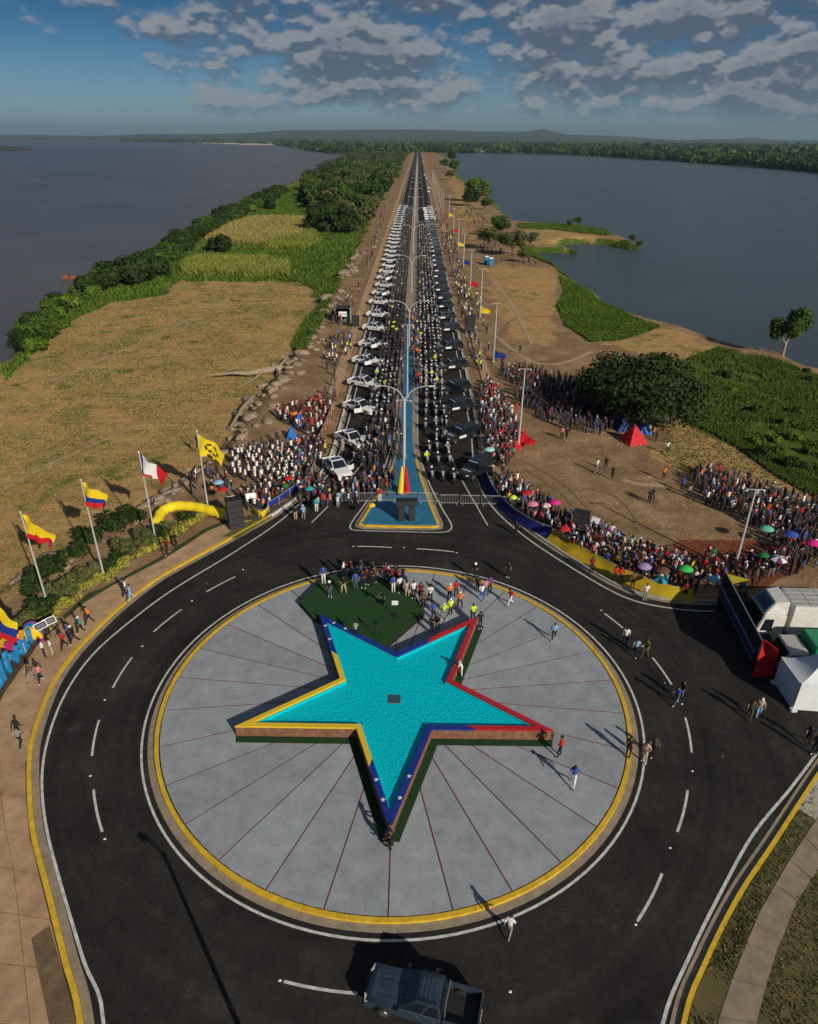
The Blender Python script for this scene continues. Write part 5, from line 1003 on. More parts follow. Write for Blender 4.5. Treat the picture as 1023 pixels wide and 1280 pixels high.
IND = [   # individuals one can point at: place in the photograph, clothes, words, pose, facing, head, height of the ground there
 ((636, 1170), 'white', 'grey', 'man in white shirt walking alone on the asphalt near the plaza lower kerb', 'walk', -20, 'hair', .004),
 ((700, 946), 'red', 'black', 'person in red jacket standing at the right tip of the star', 'stand2', 60, 'hair', PZ),
 ((716, 982), 'blue', 'white', 'person in blue shirt striding on the plaza below the right star tip', 'walk', 150, 'black', PZ),
 ((490, 1060), 'black', 'black', 'dark dressed person with white shoes bending at the lower star tip', 'crouch', 100, 'hair', PZ),
 ((482, 1058), 'navy', 'black', 'person in navy top beside the crouching one at the lower star tip', 'lean', -60, 'hair', PZ),
 ((692, 800), 'lightblue', 'black', 'person in light blue shirt walking on the right part of the plaza', 'walk2', 160, 'hair', PZ),
 ((638, 757), 'red', 'white', 'person in red jacket and white trousers at the plaza edge near the white line', 'walk', 120, 'black', PZ),
 ((635, 722), 'black', 'black', 'lone black dressed officer standing on the road above the plaza', 'stand', 170, 'black', .004),
 ((594, 723), 'black', 'black', 'black dressed officer with white helmet near the line above the plaza', 'stand2', 150, 'helmet', .004),
 ((602, 750), 'white', 'blue', 'person in white top and blue skirt in the small group right of the orange vests', 'walk', 180, 'long', PZ),
 ((597, 741), 'black', 'black', 'black dressed person at the left of the small group by the white line', 'stand', 160, 'hair', .02),
 ((607, 744), 'pink', 'jeans', 'person in pink shirt in the middle of the small group by the white line', 'stand2', 190, 'hair', PZ),
 ((612, 741), 'purple', 'navy', 'person in purple top at the right of the small group by the white line', 'stand', 200, 'long', PZ),
 ((562, 750), 'orange', 'black', 'left worker in orange vest behind the lime vests', 'stand', 200, 'white', PZ),
 ((570, 746), 'red', 'black', 'person in red top between the two orange vests', 'phone', 180, 'hair', PZ),
 ((575, 760), 'orange', 'black', 'right worker in orange vest behind the lime vests', 'hips', 170, 'white', PZ),
 ((555, 775), 'lime', 'grey', 'left worker in lime vest between stage and star', 'hips', 190, 'white', PZ),
 ((563, 770), 'lime', 'black', 'right worker in lime vest between stage and star', 'stand', 180, 'white', PZ),
 ((542, 774), 'blue', 'navy', 'person in bright blue shirt left of the lime vests', 'stand2', 170, 'hair', PZ),
 ((540, 792), 'black', 'black', 'left of two dark photographers at the red rim of the star', 'phone', 150, 'hair', PZ),
 ((547, 788), 'navy', 'black', 'right of two dark photographers at the red rim of the star', 'lean', 170, 'black', PZ),
 ((591, 776), 'lime', 'black', 'officer in lime striped vest behind the upper right star tip', 'stand', 190, 'black', PZ),
 ((600, 786), 'navy', 'black', 'dark dressed person right of the upper right star tip', 'stand', 200, 'hair', PZ),
 ((577, 845), 'white', 'white', 'person in white leaning against the red rim outside the star', 'lean', 90, 'hair', .19),
 ((405, 729), 'blue', 'white', 'person in blue top and white trousers at the left back corner of the stage', 'stand', 180, 'hair', SZ),
 ((413, 746), 'navy', 'jeans', 'person with white hard hat and jeans on the left of the green stage', 'stand2', 170, 'helmet', SZ),
 ((430, 742), 'black', 'beige', 'person in black vest and beige trousers on the green stage', 'hips', 180, 'hair', SZ),
 ((445, 737), 'blue', 'jeans', 'person in lettered blue shirt on the green stage', 'stand', 180, 'hair', SZ),
 ((454, 735), 'navy', 'navy', 'person in navy beside the lettered blue shirt on stage', 'stand2', 190, 'hair', SZ),
 ((459, 731), 'darkred', 'black', 'person in dark red top at the back of the stage', 'stand', 170, 'hair', SZ),
 ((465, 733), 'black', 'black', 'black dressed person at the back of the stage near the middle', 'phone', 180, 'hair', SZ),
 ((469, 728), 'olive', 'black', 'person in olive top behind the back edge of the stage', 'stand', 180, 'hair', SZ),
 ((480, 757), 'black', 'jeans', 'person in black shirt and blue jeans bending over equipment on stage', 'lean', 130, 'hair', SZ),
 ((492, 740), 'blue', 'white', 'person in blue dress and white shoes at the stage back right', 'stand', 180, 'long', SZ),
 ((482, 726), 'darkred', 'black', 'person in dark red jacket behind the blue dress', 'stand2', 180, 'hair', SZ),
 ((488, 737), 'navy', 'black', 'person in dark navy left of the blue dress', 'stand', 170, 'black', SZ),
 ((500, 741), 'white', 'black', 'man in clean white shirt and black trousers at the stage back right', 'stand', 190, 'hair', SZ),
 ((495, 726), 'black', 'black', 'black dressed person behind the man in white shirt', 'stand', 180, 'hair', SZ),
 ((509, 746), 'beige', 'beige', 'person in beige outfit right of the man in white shirt', 'stand2', 190, 'long', SZ),
 ((517, 748), 'white', 'black', 'dark haired woman in white blouse at the right of the stage', 'stand', 200, 'long', SZ),
 ((526, 750), 'darkred', 'black', 'person in dark red top at the right stage corner', 'stand', 190, 'hair', SZ),
 ((538, 753), 'white', 'black', 'person in white shirt left of the bright blue shirt', 'phone', 180, 'hair', PZ),
 ((529, 760), 'brown', 'black', 'person in brown top below the dark red one at the right stage corner', 'stand2', 170, 'hair', PZ),
 ((445, 799), 'grey', 'navy', 'photographer in grey shirt at the stage edge over the blue rim', 'lean', 10, 'hair', SZ),
 ((781, 806), 'white', 'navy', 'first of three walkers on the right road, in white shirt', 'stand', 150, 'black', .004),
 ((794, 820), 'lightblue', 'navy', 'middle of three walkers on the right road, in light blue', 'walk', 140, 'hair', .004),
 ((806, 822), 'olive', 'olive', 'last of three walkers on the right road, in olive uniform', 'walk2', 130, 'hair', .004),
 ((845, 881), 'blue', 'jeans', 'person in blue shirt walking on the right road between lane dashes', 'walk', 120, 'black', .004),
 ((851, 874), 'black', 'black', 'black dressed companion of the blue shirt on the right road', 'walk2', 120, 'blackhelmet', .004),
 ((936, 898), 'olive', 'olive', 'person in dark olive walking toward the white tent', 'walk', 140, 'hair', .004),
 ((947, 896), 'beige', 'lightblue', 'person in tan shirt and light trousers walking toward the white tent', 'walk2', 150, 'white', .004),
 ((785, 946), 'black', 'black', 'black dressed person on the yellow kerb at the right of the plaza', 'stand', 160, 'hair', PZ),
 ((805, 952), 'beige', 'beige', 'person in beige on the white line right of the plaza', 'stand2', 150, 'hair', .004),
 ((816, 944), 'olive', 'black', 'person in olive shirt on the road right of the plaza', 'walk', 140, 'hair', .004),
 ((1017, 944), 'black', 'black', 'black dressed person at the right picture edge on the road corner', 'stand', 140, 'hair', .004),
 ((1009, 930), 'navy', 'black', 'navy dressed person at the right edge beside the black dressed one', 'walk', 130, 'hair', .004),
 ((806, 750), 'white', 'grey', 'person in white shirt standing below the yellow banner', 'stand', 180, 'hair', .004),
 ((645, 669), 'black', 'black', 'lone dark person walking on the road left of the yellow banner', 'walk', 150, 'hair', .004),
 ((739, 716), 'darkred', 'black', 'person in dark red standing on the road against the yellow banner', 'stand', 190, 'hair', .004),
 ((768, 728), 'red', 'black', 'left of two people in red before the yellow banner', 'stand', 180, 'hair', .004),
 ((775, 729), 'red', 'navy', 'right of two people in red before the yellow banner', 'stand2', 200, 'red', .004),
 ((790, 736), 'brown', 'black', 'person in brown before the yellow banner, right of the red pair', 'stand', 180, 'hair', .004),
 ((855, 748), 'darkred', 'black', 'person in dark red in the shade beside the display wall', 'stand', 180, 'hair', .004),
 ((164, 752), 'lightblue', 'lightblue', 'person in light blue walking on the left sidewalk', 'walk', -40, 'hair', .145),
 ((159, 746), 'white', 'navy', 'person in pale top behind the light blue walker on the left sidewalk', 'walk2', -40, 'black', .145),
 ((210, 693), 'darkred', 'black', 'person in dark red walking beside the hedge', 'walk', 150, 'long', .145),
 ((221, 684), 'black', 'black', 'black dressed person beside the hedge behind the dark red one', 'stand', 150, 'hair', .145),
 ((113, 780), 'orange', 'navy', 'person in orange shirt walking on the left sidewalk', 'walk', 120, 'hair', .145),
 ((103, 792), 'teal', 'black', 'person in turquoise shirt walking on the left sidewalk', 'walk2', 130, 'white', .145),
 ((95, 805), 'black', 'black', 'person in black with pale cap in the walking group on the left sidewalk', 'walk', 120, 'white', .145),
 ((88, 800), 'blue', 'navy', 'person in blue in the middle of the walking group', 'stand2', 120, 'hair', .145),
 ((82, 811), 'red', 'black', 'person in red and black walking past the two framed signs', 'walk', 130, 'black', .145),
 ((66, 820), 'white', 'beige', 'person in white shirt below the two framed signs', 'stand', -50, 'hair', .145),
 ((56, 822), 'white', 'navy', 'person in white top with red bag left of the framed signs', 'stand2', -40, 'long', .145),
 ((52, 853), 'pink', 'navy', 'person in pink shirt walking below the blue letters', 'walk', 170, 'hair', .145),
 ((41, 852), 'brown', 'grey', 'person in brown beside the pink shirt below the blue letters', 'walk2', 170, 'hair', .145),
 ((27, 934), 'grey', 'black', 'lone person in striped grey shirt at the lower left of the sidewalk', 'walk', 10, 'hair', .145),
 ((370, 650), 'black', 'beige', 'person in black at the road edge near the white kerb', 'stand', 0, 'hair', .004),
 ((380, 650), 'lightblue', 'grey', 'person in light blue shirt at the road edge near the white kerb', 'stand2', 10, 'white', .004),
 ((396, 640), 'teal', 'white', 'person in teal top and white trousers at the crowd front', 'stand', 20, 'hair', .004),
 ((411, 632), 'navy', 'grey', 'person in navy shirt right of the teal top', 'stand', 0, 'hair', .004),
 ((424, 632), 'lightblue', 'jeans', 'person in denim blue right of the navy shirt', 'stand2', 0, 'hair', .004),
 ((475, 628), 'red', 'white', 'person in red and white at the barrier left of the blue island', 'stand', 10, 'hair', .004),
 ((429, 565), 'beige', 'beige', 'tall person in beige uniform beside the second white pickup', 'stand', 170, 'beige', .004),
 ((469, 562), 'beige', 'beige', 'officer in beige uniform standing between the motorcycles', 'stand', 170, 'hair', .004),
 ((615, 596), 'beige', 'beige', 'officer in beige beside the open door of the nearest black SUV', 'stand', 170, 'hair', .004),
 ((745, 590), 'white', 'grey', 'person in white and pale clothes walking on the right dirt ground', 'walk', 150, 'hair', DZ),
 ((757, 587), 'black', 'black', 'black dressed person right of the white dressed one on the dirt', 'walk2', 150, 'hair', DZ),
 ((765, 599), 'navy', 'black', 'navy dressed person below the pair on the dirt', 'walk', 150, 'hair', DZ),
 ((829, 600), 'orange', 'black', 'person in orange standing on the right dirt ground', 'stand', 180, 'hair', DZ),
 ((833, 567), 'white', 'black', 'person in white shirt right of the red tent', 'walk', 150, 'hair', DZ),
 ((811, 629), 'black', 'black', 'left of a dark pair on the open dirt', 'stand', 180, 'hair', DZ),
 ((815, 628), 'black', 'navy', 'right of a dark pair on the open dirt', 'stand2', 180, 'hair', DZ),
 ((852, 614), 'blue', 'navy', 'person in blue at the left end of the right crowd', 'stand', 170, 'hair', DZ),
 ((861, 622), 'grey', 'black', 'person in grey at the left end of the right crowd', 'walk', 170, 'hair', DZ),
 ((913, 640), 'lightblue', 'jeans', 'person in pale blue stepping out of the right crowd', 'walk', 170, 'hair', DZ),
 ((883, 700), 'pink', 'beige', 'person in pink top on the red earth', 'stand', 180, 'long', DZ),
 ((889, 704), 'green', 'beige', 'person in green top on the red earth', 'stand', 160, 'hair', DZ),
 ((650, 442), 'black', 'black', 'lone dark person far up the right dirt ground', 'walk', 150, 'hair', DZ),
 ((702, 549), 'pink', 'black', 'person in pink in front of the shaded crowd', 'stand', 160, 'hair', DZ),
 ((708, 550), 'navy', 'black', 'navy dressed person beside the pink one in front of the shaded crowd', 'walk', 160, 'hair', DZ),
 ((639, 518), 'white', 'blue', 'person in white top beside the red shirt near the tall right mast', 'stand', 180, 'hair', DZ),
 ((645, 517), 'red', 'red', 'person in red near the tall right mast', 'stand', 180, 'hair', DZ),
 ((248, 560), 'black', 'black', 'dark person near the yellow emblem flag', 'stand', 180, 'hair', -.1),
]
CAPS['beige'] = CAPS['white']
for r_ in IND:
    px, sh, pt, lab, pose, face, head, z = r_; P1(px, sh, pt, lab, pose, face + rng.uniform(-15, 15), head, z, SHOEW if rng.random() < .35 else SHOE)

# crowds
def in_px(poly, n, dmin=.42, z=0.0, q=None, y_bias=None):
    """n places inside a traced outline, on the ground, at least dmin apart"""
    W_ = PW(poly, z); xs = [p[0] for p in W_]; ys = [p[1] for p in W_]; out = []; grid = {}; tries = 0
    while len(out) < n and tries < n * 30:
        tries += 1; x = rng.uniform(min(xs), max(xs)); y = rng.uniform(min(ys), max(ys))
        if not inpoly(W_, np.array([x]), np.array([y]))[0]: continue
        k = (int(x / dmin), int(y / dmin))
        if any((x - a) ** 2 + (y - b) ** 2 < dmin ** 2 for dx in (-1, 0, 1) for dy in (-1, 0, 1) for a, b in grid.get((k[0] + dx, k[1] + dy), ())): continue
        if any(abs(x - a) < 2.9 and abs(y - b) < 2.3 for a, b in CARS): continue
        grid.setdefault(k, []).append((x, y)); out.append((x, y))
    return out
MIX = ['white'] * 5 + ['red'] * 3 + ['pink', 'lightblue', 'beige', 'orange'] + ['black'] * 11 + ['navy'] * 6 + ['blue'] * 2 + ['grey'] * 2 + ['beige', 'pink', 'teal', 'yellow', 'darkred', 'darkred', 'lightblue', 'brown', 'purple', 'green', 'olive']
DARK = ['black'] * 14 + ['navy'] * 12 + ['blue'] * 2 + ['white', 'grey', 'darkred']
REDS = ['red'] * 4 + ['darkred'] * 4 + MIX[:14]
PANTS = ['black'] * 9 + ['navy'] * 5 + ['jeans'] * 3 + ['grey']
ZONES = [ # outline, count, colours, where, ground height, spacing
 ([(292, 572), (318, 566), (372, 560), (380, 590), (372, 606), (338, 618), (322, 606), (290, 598)], 82, ['white'], 'of the white shirted school group left of the causeway', -.1, .75),
 ([(290, 566), (350, 552), (352, 562), (300, 574)], 14, DARK, 'behind the white shirted school group', -.1, .8),
 ([(345, 518), (405, 500), (414, 512), (402, 540), (384, 545), (352, 528)], 75, REDS, 'near the blue tents inside the red banner', -.1, .7),
 ([(372, 560), (392, 545), (398, 575), (385, 612), (352, 626), (330, 634), (326, 622), (372, 606)], 120, MIX, 'behind the blue cloth at the left road corner', -.1, .6),
 ([(398, 556), (408, 560), (404, 612), (412, 622), (372, 640), (372, 622), (392, 605)], 75, MIX, 'round the front of the nearest white pickup', .0, .6),
 ([(404, 616), (440, 610), (470, 596), (497, 600), (486, 624), (452, 628), (424, 634), (398, 636)], 120, MIX + ['red'] * 3, 'between the nearest pickup and the blue island', .0, .6),
 ([(228, 612), (262, 590), (290, 600), (300, 622), (270, 620), (236, 618)], 16, MIX, 'behind the yellow inflatable', -.1, .9),
 ([(300, 622), (330, 616), (356, 622), (330, 640), (308, 640)], 24, ['white', 'red', 'darkred', 'pink', 'beige', 'navy'], 'right of the tall speaker stack', -.1, .6),
 ([(609, 478), (630, 500), (650, 545), (640, 578), (622, 590), (608, 560), (600, 520), (600, 490)], 230, MIX + REDS, 'in the strip right of the black SUVs', .0, .55),
 ([(612, 598), (625, 592), (655, 612), (690, 640), (724, 660), (712, 676), (688, 664), (640, 640)], 150, MIX, 'behind the blue cloth banner on the right', -.05, .55),
 ([(724, 660), (760, 672), (800, 690), (845, 700), (900, 712), (905, 735), (862, 742), (800, 728), (745, 704), (700, 680)], 240, MIX[:12] + MIX, 'behind the yellow cloth banner on the right', -.05, .55),
 ([(900, 710), (905, 735), (930, 740), (960, 725), (1023, 712), (1040, 690), (990, 690), (950, 705)], 60, DARK + ['pink', 'white'], 'above the lorry', -.05, .55),
 ([(864, 600), (880, 592), (930, 605), (1000, 628), (1060, 640), (1060, 705), (985, 690), (950, 665), (925, 650), (880, 632)], 250, DARK + MIX[:16], 'in the large crowd at the right edge', -.05, .6),
 ([(625, 462), (660, 462), (700, 474), (730, 486), (765, 505), (780, 528), (750, 545), (700, 535), (665, 520), (640, 495)], 300, DARK, 'of the shaded crowd left of the big dark tree', -.1, .6),
 ([(780, 520), (800, 530), (830, 545), (820, 552), (790, 530)], 8, MIX, 'beside the red and blue tents', -.1, .8),
 ([(556, 290), (566, 290), (590, 380), (606, 470), (592, 470), (572, 380)], 190, DARK + ['lime'] * 4 + ['white'] * 3, 'along the right causeway walkway', .0, .8),
 ([(572, 360), (600, 372), (606, 392), (584, 388)], 24, ['lime', 'lime', 'navy', 'black', 'white'], 'of the lime vested group on the right walkway', -.05, .7),
 ([(540, 262), (552, 262), (566, 300), (560, 330), (548, 300)], 60, MIX, 'beside the farther SUVs', .0, .9),
 ([(430, 410), (444, 380), (472, 310), (486, 258), (480, 258), (462, 310), (430, 380), (412, 420)], 70, MIX + ['navy'] * 4, 'along the left causeway walkway', .0, .9),
 ([(407, 430), (424, 420), (446, 428), (440, 445), (414, 452)], 26, ['navy', 'blue', 'lime', 'white', 'black'], 'of the group behind the pickups on the left walkway', -.05, .7),
 ([(404, 446), (424, 446), (422, 470), (406, 470)], 8, ['red', 'white', 'teal', 'black'], 'standing on the left dirt shoulder', -.05, 1.0),
 ([(396, 500), (420, 480), (428, 500), (420, 520), (404, 515)], 8, DARK, 'on the end of the left walkway', .0, 1.0),
 ([(414, 392), (440, 392), (442, 406), (414, 408)], 18, ['darkred', 'navy', 'black', 'pink', 'teal'], 'below the black canopy with white screen', -.05, .7),
 ([(585, 250), (600, 262), (630, 320), (680, 330), (672, 338), (620, 330), (596, 318), (580, 270)], 130, DARK, 'in the shade of the far right trees', -.1, .9),
 ([(562, 330), (580, 350), (625, 450), (645, 470), (625, 462), (600, 440)], 30, DARK, 'scattered right of the right walkway', -.05, 1.4),
 ([(446, 590), (500, 585), (502, 560), (500, 500), (474, 520), (455, 566)], 60, DARK, 'among the motorcycles left of the blue island', .0, .6),
 ([(420, 722), (444, 714), (500, 716), (520, 728), (500, 734), (440, 726)], 16, DARK + ['darkred', 'blue'], 'along the back edge of the green stage', .6, .55),
 ([(512, 388), (521, 388), (527, 488), (520, 492), (515, 440)], 70, ['red', 'yellow', 'blue', 'black', 'navy', 'white', 'black', 'orange'], 'lined up along the right edge of the median', .15, .6),
 ([(504, 400), (508, 400), (503, 500), (499, 500)], 26, DARK, 'lined up along the left edge of the median', .15, .6),
 ([(296, 590), (320, 560), (335, 555), (345, 560), (300, 600)], 0, DARK, '', -.1, 1.0),
]
PEOPLE = []
for zi, (poly, n, cols, where, z, dm) in enumerate(ZONES):
    for (x, y) in in_px(poly, n, dm, z):
        c = rng.choice(cols); pt = rng.choice(PANTS) if cols != ['white'] else 'black'
        PEOPLE.append((math.hypot(x - CX, y), x, y, z, c, pt, where, cols == ['white']))
PEOPLE.sort(); NIND = 300 - len(IND)
HEADC = ['hair'] * 9 + ['long', 'long', 'white', 'red', 'black', 'black', 'blue']
for d, x, y, z, c, pt, where, wh in PEOPLE[:NIND]:
    hd = 'white' if wh and rng.random() < .3 else rng.choice(HEADC); pose = rng.choice(['stand', 'stand2', 'stand', 'phone', 'hips', 'walk', 'cheer', 'crossed', 'lean', 'walk2'])
    fc = math.atan2(PC[0] - x, -(PC[1] - y)) if False else math.atan2(-(0 - x), (50 - y)) + rng.uniform(-.9, .9)
    hw = {'hair': 'bare headed', 'long': 'with long dark hair'}.get(hd, f'with {hd} cap'); g = f'{c} topped {hw} people {where}'
    z = (.152 if math.hypot(x - PC[0], y - PC[1]) < 15.5 and not inpoly(SP, np.array([x]), np.array([y]))[0] else .6) if z == .6 else (max(lz(x, y), .0 if (abs(x) < 9) else -9) if z < 0 else z)
    person(x, y, z, fc, c, pt, pose, hd, scale=(rng.uniform(.9, 1.05) if rng.random() > .12 else rng.uniform(.62, .85)), label=f'person in {c} top {hw} {where}', group=g)
# low detail figures for the rest of the crowd, joined
def low_person():
    V = []; F = []; lab = []
    def frus(x, y, z0, z1, a0, b0, a1, b1, l, dx=0, dy=0, cap=True):
        o = len(V); k = 6
        for z, a, b, ox, oy in ((z0, a0, b0, 0, 0), (z1, a1, b1, dx, dy)):
            for i in range(k): t = i * math.pi / 3; V.append((x + ox + a * math.cos(t), y + oy + b * math.sin(t), z)); lab.append(l)
        for i in range(k): F.append((o + i, o + (i + 1) % k, o + k + (i + 1) % k, o + k + i))
        if cap: F.append((o + k, o + k + 1, o + k + 2, o + k + 3)); F.append((o + k, o + k + 3, o + k + 4, o + k + 5))
    frus(-.1, 0, 0, .9, .055, .07, .10, .10, 2); frus(.1, .05, 0, .9, .055, .07, .10, .10, 2, dy=-.05)
    frus(0, 0, .86, 1.2, .17, .12, .15, .11, 1); frus(0, 0, 1.2, 1.46, .155, .11, .20, .11, 1)
    frus(-.25, .03, .85, 1.42, .035, .035, .055, .06, 0, dx=.03, dy=-.03); frus(.25, .03, .85, 1.42, .035, .035, .055, .06, 0, dx=-.03, dy=-.03)
    frus(0, 0, 1.44, 1.6, .06, .06, .095, .105, 0); frus(0, 0, 1.58, 1.74, .10, .11, .055, .06, 3)
    return np.array(V), np.array(F), np.array(lab)
LV, LFc, LL = low_person()
def crowd_mat(nm='mixed clothing and skin', ro=.85):
    if nm in _M: return _M[nm]
    m = bpy.data.materials.new(nm); m.use_nodes = True; _M[nm] = m; v = m.node_tree.nodes.new('ShaderNodeVertexColor'); v.layer_name = 'tone'; b = m.node_tree.nodes['Principled BSDF']; b.inputs['Roughness'].default_value = ro; m.node_tree.links.new(v.outputs[0], b.inputs['Base Color']); return m
Vs, Fs, Cs = [], [], []; o_ = 0
for d, x, y, z, c, pt, where, wh in PEOPLE[NIND:]:
    a = rng.uniform(0, 6.28); s = rng.uniform(.8, 1.06); ca, sa = math.cos(a) * s, math.sin(a) * s; V = np.stack([LV[:, 0] * ca - LV[:, 1] * sa + x, LV[:, 0] * sa + LV[:, 1] * ca + y, LV[:, 2] * s + z], 1)
    hc = C_[rng.choice(['black'] * 9 + ['white', 'red', 'blue'])] ; tb = np.array([(.13, .07, .04), C_[c], C_[pt], hc]); Vs.append(V); Fs.append(LFc + o_); Cs.append(tb[LL]); o_ += len(V)
if Vs: tag(link('crowd', np_mesh('crowd', np.concatenate(Vs), np.concatenate(Fs), [crowd_mat()], col=np.concatenate(Cs))), kind='stuff', label='distant onlookers and officers along the causeway')

# ------------------------------------------------------------------ motorcycles and riders
def motorcycle():
    t = link('motorcycle', None); wm = paint('grey fairing', (.07, .07, .075)); bk = paint('black motorcycle paint', (.02, .02, .024))
    def wh(y): return MB().tube([(-.06, y, .31), (-.035, y, .31), (.035, y, .31), (.06, y, .31)], [.27, .31, .31, .27], RUBBER, 12)
    for y, nm in ((.72, 'front_wheel'), (-.70, 'rear_wheel')): w_ = wh(y).build(nm, t); MB().tube([(-.065, y, .31), (.065, y, .31)], .16, CHROME, 8).build('hub', w_)
    MB().hexa([(-.14, -.35, .30), (.14, -.35, .30), (.12, .35, .30), (-.12, .35, .30)], [(-.12, -.4, .68), (.12, -.4, .68), (.14, .38, .78), (-.14, .38, .78)], bk).build('engine', t, bevel=.03)
    MB().tube([(0, -.05, .78), (0, .18, .84), (0, .42, .82)], [.10, .16, .10], bk, 8).build('fuel_tank', t, smooth=True)
    MB().hexa([(-.14, -.75, .70), (.14, -.75, .70), (.12, 0, .70), (-.12, 0, .70)], [(-.15, -.8, .82), (.15, -.8, .82), (.12, 0, .78), (-.12, 0, .78)], RUBBER).build('seat', t, bevel=.02)
    MB().tube([(-.05, .72, .31), (-.07, .55, .75), (-.07, .48, .98)], .035, CHROME, 5).tube([(.05, .72, .31), (.07, .55, .75), (.07, .48, .98)], .035, CHROME, 5).build('fork', t)
    MB().tube([(-.36, .32, 1.06), (-.12, .46, 1.02), (.12, .46, 1.02), (.36, .32, 1.06)], .022, BLACKP, 5).build('handlebar', t)
    MB().hexa([(-.15, .62, .74), (.15, .62, .74), (.13, .5, .74), (-.13, .5, .74)], [(-.17, .58, 1.0), (.17, .58, 1.0), (.15, .48, 1.0), (-.15, .48, 1.0)], wm).build('fairing', t, bevel=.02)
    MB().tube([(0, .60, .86), (0, .66, .86)], .08, mat('headlight glass', (.6, .62, .62), .15), 8).build('headlight', t)
    MB().hexa([(-.15, .56, 1.0), (.15, .56, 1.0), (.15, .54, 1.0), (-.15, .54, 1.0)], [(-.11, .44, 1.24), (.11, .44, 1.24), (.11, .42, 1.24), (-.11, .42, 1.24)], mat('clear screen', (.25, .28, .3), .1)).build('windshield', t)
    for s in (-1, 1): MB().box(s * .22 - .09, s * .22 + .09, -.86, -.42, .45, .75, bk).build('pannier', t, bevel=.02)
    MB().box(-.13, .13, .5, .95, .62, .66, wm).build('mudguard', t, bevel=.01)
    return t
mc = motorcycle(); DEL.append(mc)
def joined_bike():
    b = MB(); bk = paint('black motorcycle paint', (.02, .02, .024)); wm = paint('grey fairing', (.07, .07, .075))
    for y in (.72, -.70): b.tube([(-.05, y, .31), (.05, y, .31)], .31, RUBBER, 8)
    b.hexa([(-.14, -.75, .35), (.14, -.75, .35), (.12, .4, .35), (-.12, .4, .35)], [(-.14, -.8, .8), (.14, -.8, .8), (.12, .4, .86), (-.12, .4, .86)], bk); b.hexa([(-.15, .62, .7), (.15, .62, .7), (.13, .5, .7), (-.13, .5, .7)], [(-.15, .5, 1.15), (.15, .5, 1.15), (.13, .45, 1.15), (-.13, .45, 1.15)], wm); b.tube([(-.36, .32, 1.06), (.36, .32, 1.06)], .025, BLACKP, 4); b.box(-.3, .3, -.86, -.42, .45, .75, bk)
    return b.mesh('motorcycle')
JB = joined_bike()
BK = []
def bikecol(xs, y0, y1, dy, side, prob=.95):
    y = y0
    while y < y1:
        for x in xs(y):
            if rng.random() < prob: BK.append((math.hypot(x - CX, y), x + rng.uniform(-.16, .16), y + rng.uniform(-.7, .7), side))
        y += dy * rng.uniform(.94, 1.06)
bikecol(lambda y: [2.75 + max(0, 74 - y) * .12 + i * 1.22 for i in range(3)], 70.5, 104, 4.1, 'right')
bikecol(lambda y: [2.05 + i * .84 for i in range(5)], 105, 345, 2.9, 'right')
bikecol(lambda y: [-2.5 - max(0, 84 - y) * .12 - i * .85 for i in range(4)], 76.5, 100, 2.7, 'left', .92)
bikecol(lambda y: [-2.0 - i * .72 for i in range(5)], 100, 420, 2.6, 'left')
bikecol(lambda y: [5.9], 116, 335, 5, 'right', .6)
BK.sort(); nb = 0; Vs, Fs, Cs = [], [], []; o_ = 0
RL = {'right': ('police motorcycle in the parade columns right of the median', 'white helmeted rider seated on a parade motorcycle right of the median'), 'left': ('police motorcycle in the dense columns left of the median', 'dark dressed rider seated on a parade motorcycle left of the median')}
# joined template: bike plus rider as plain coloured faces
bv = np.array([v.co[:] for v in JB.vertices]); bf = [p.vertices[:] for p in JB.polygons]; bc = np.full((len(bv), 3), .02)
for p in JB.polygons:
    if JB.materials[p.material_index].name == 'grey fairing':
        for v in p.vertices: bc[v] = (.07, .07, .07)
quad = lambda f: (list(f) + [f[-1]])[:4] if len(f) <= 4 else None
bq = []
for f in bf:
    if len(f) <= 4: bq.append((list(f) + [f[-1]])[:4])
    else:
        for i in range(1, len(f) - 1, 2): bq.append([f[0], f[i], f[i + 1], f[min(i + 2, len(f) - 1)]])
bq = np.array([q for q in bq if len(set(q)) == 4]); rv = LV.copy(); rv[:, 2] = np.where(LL == 2, rv[:, 2] * .62 + .28, rv[:, 2] - .12); rv[:, 1] += -.15 + np.where(LL == 2, .2, 0); rv[:, 0] *= np.where(LL == 2, 1.6, 1.15)
hm = LL == 3; rv[hm] = (rv[hm] - np.array([0, -.15, 1.5])) * 1.35 + np.array([0, -.15, 1.5])
mc['category'] = 'motorcycle'
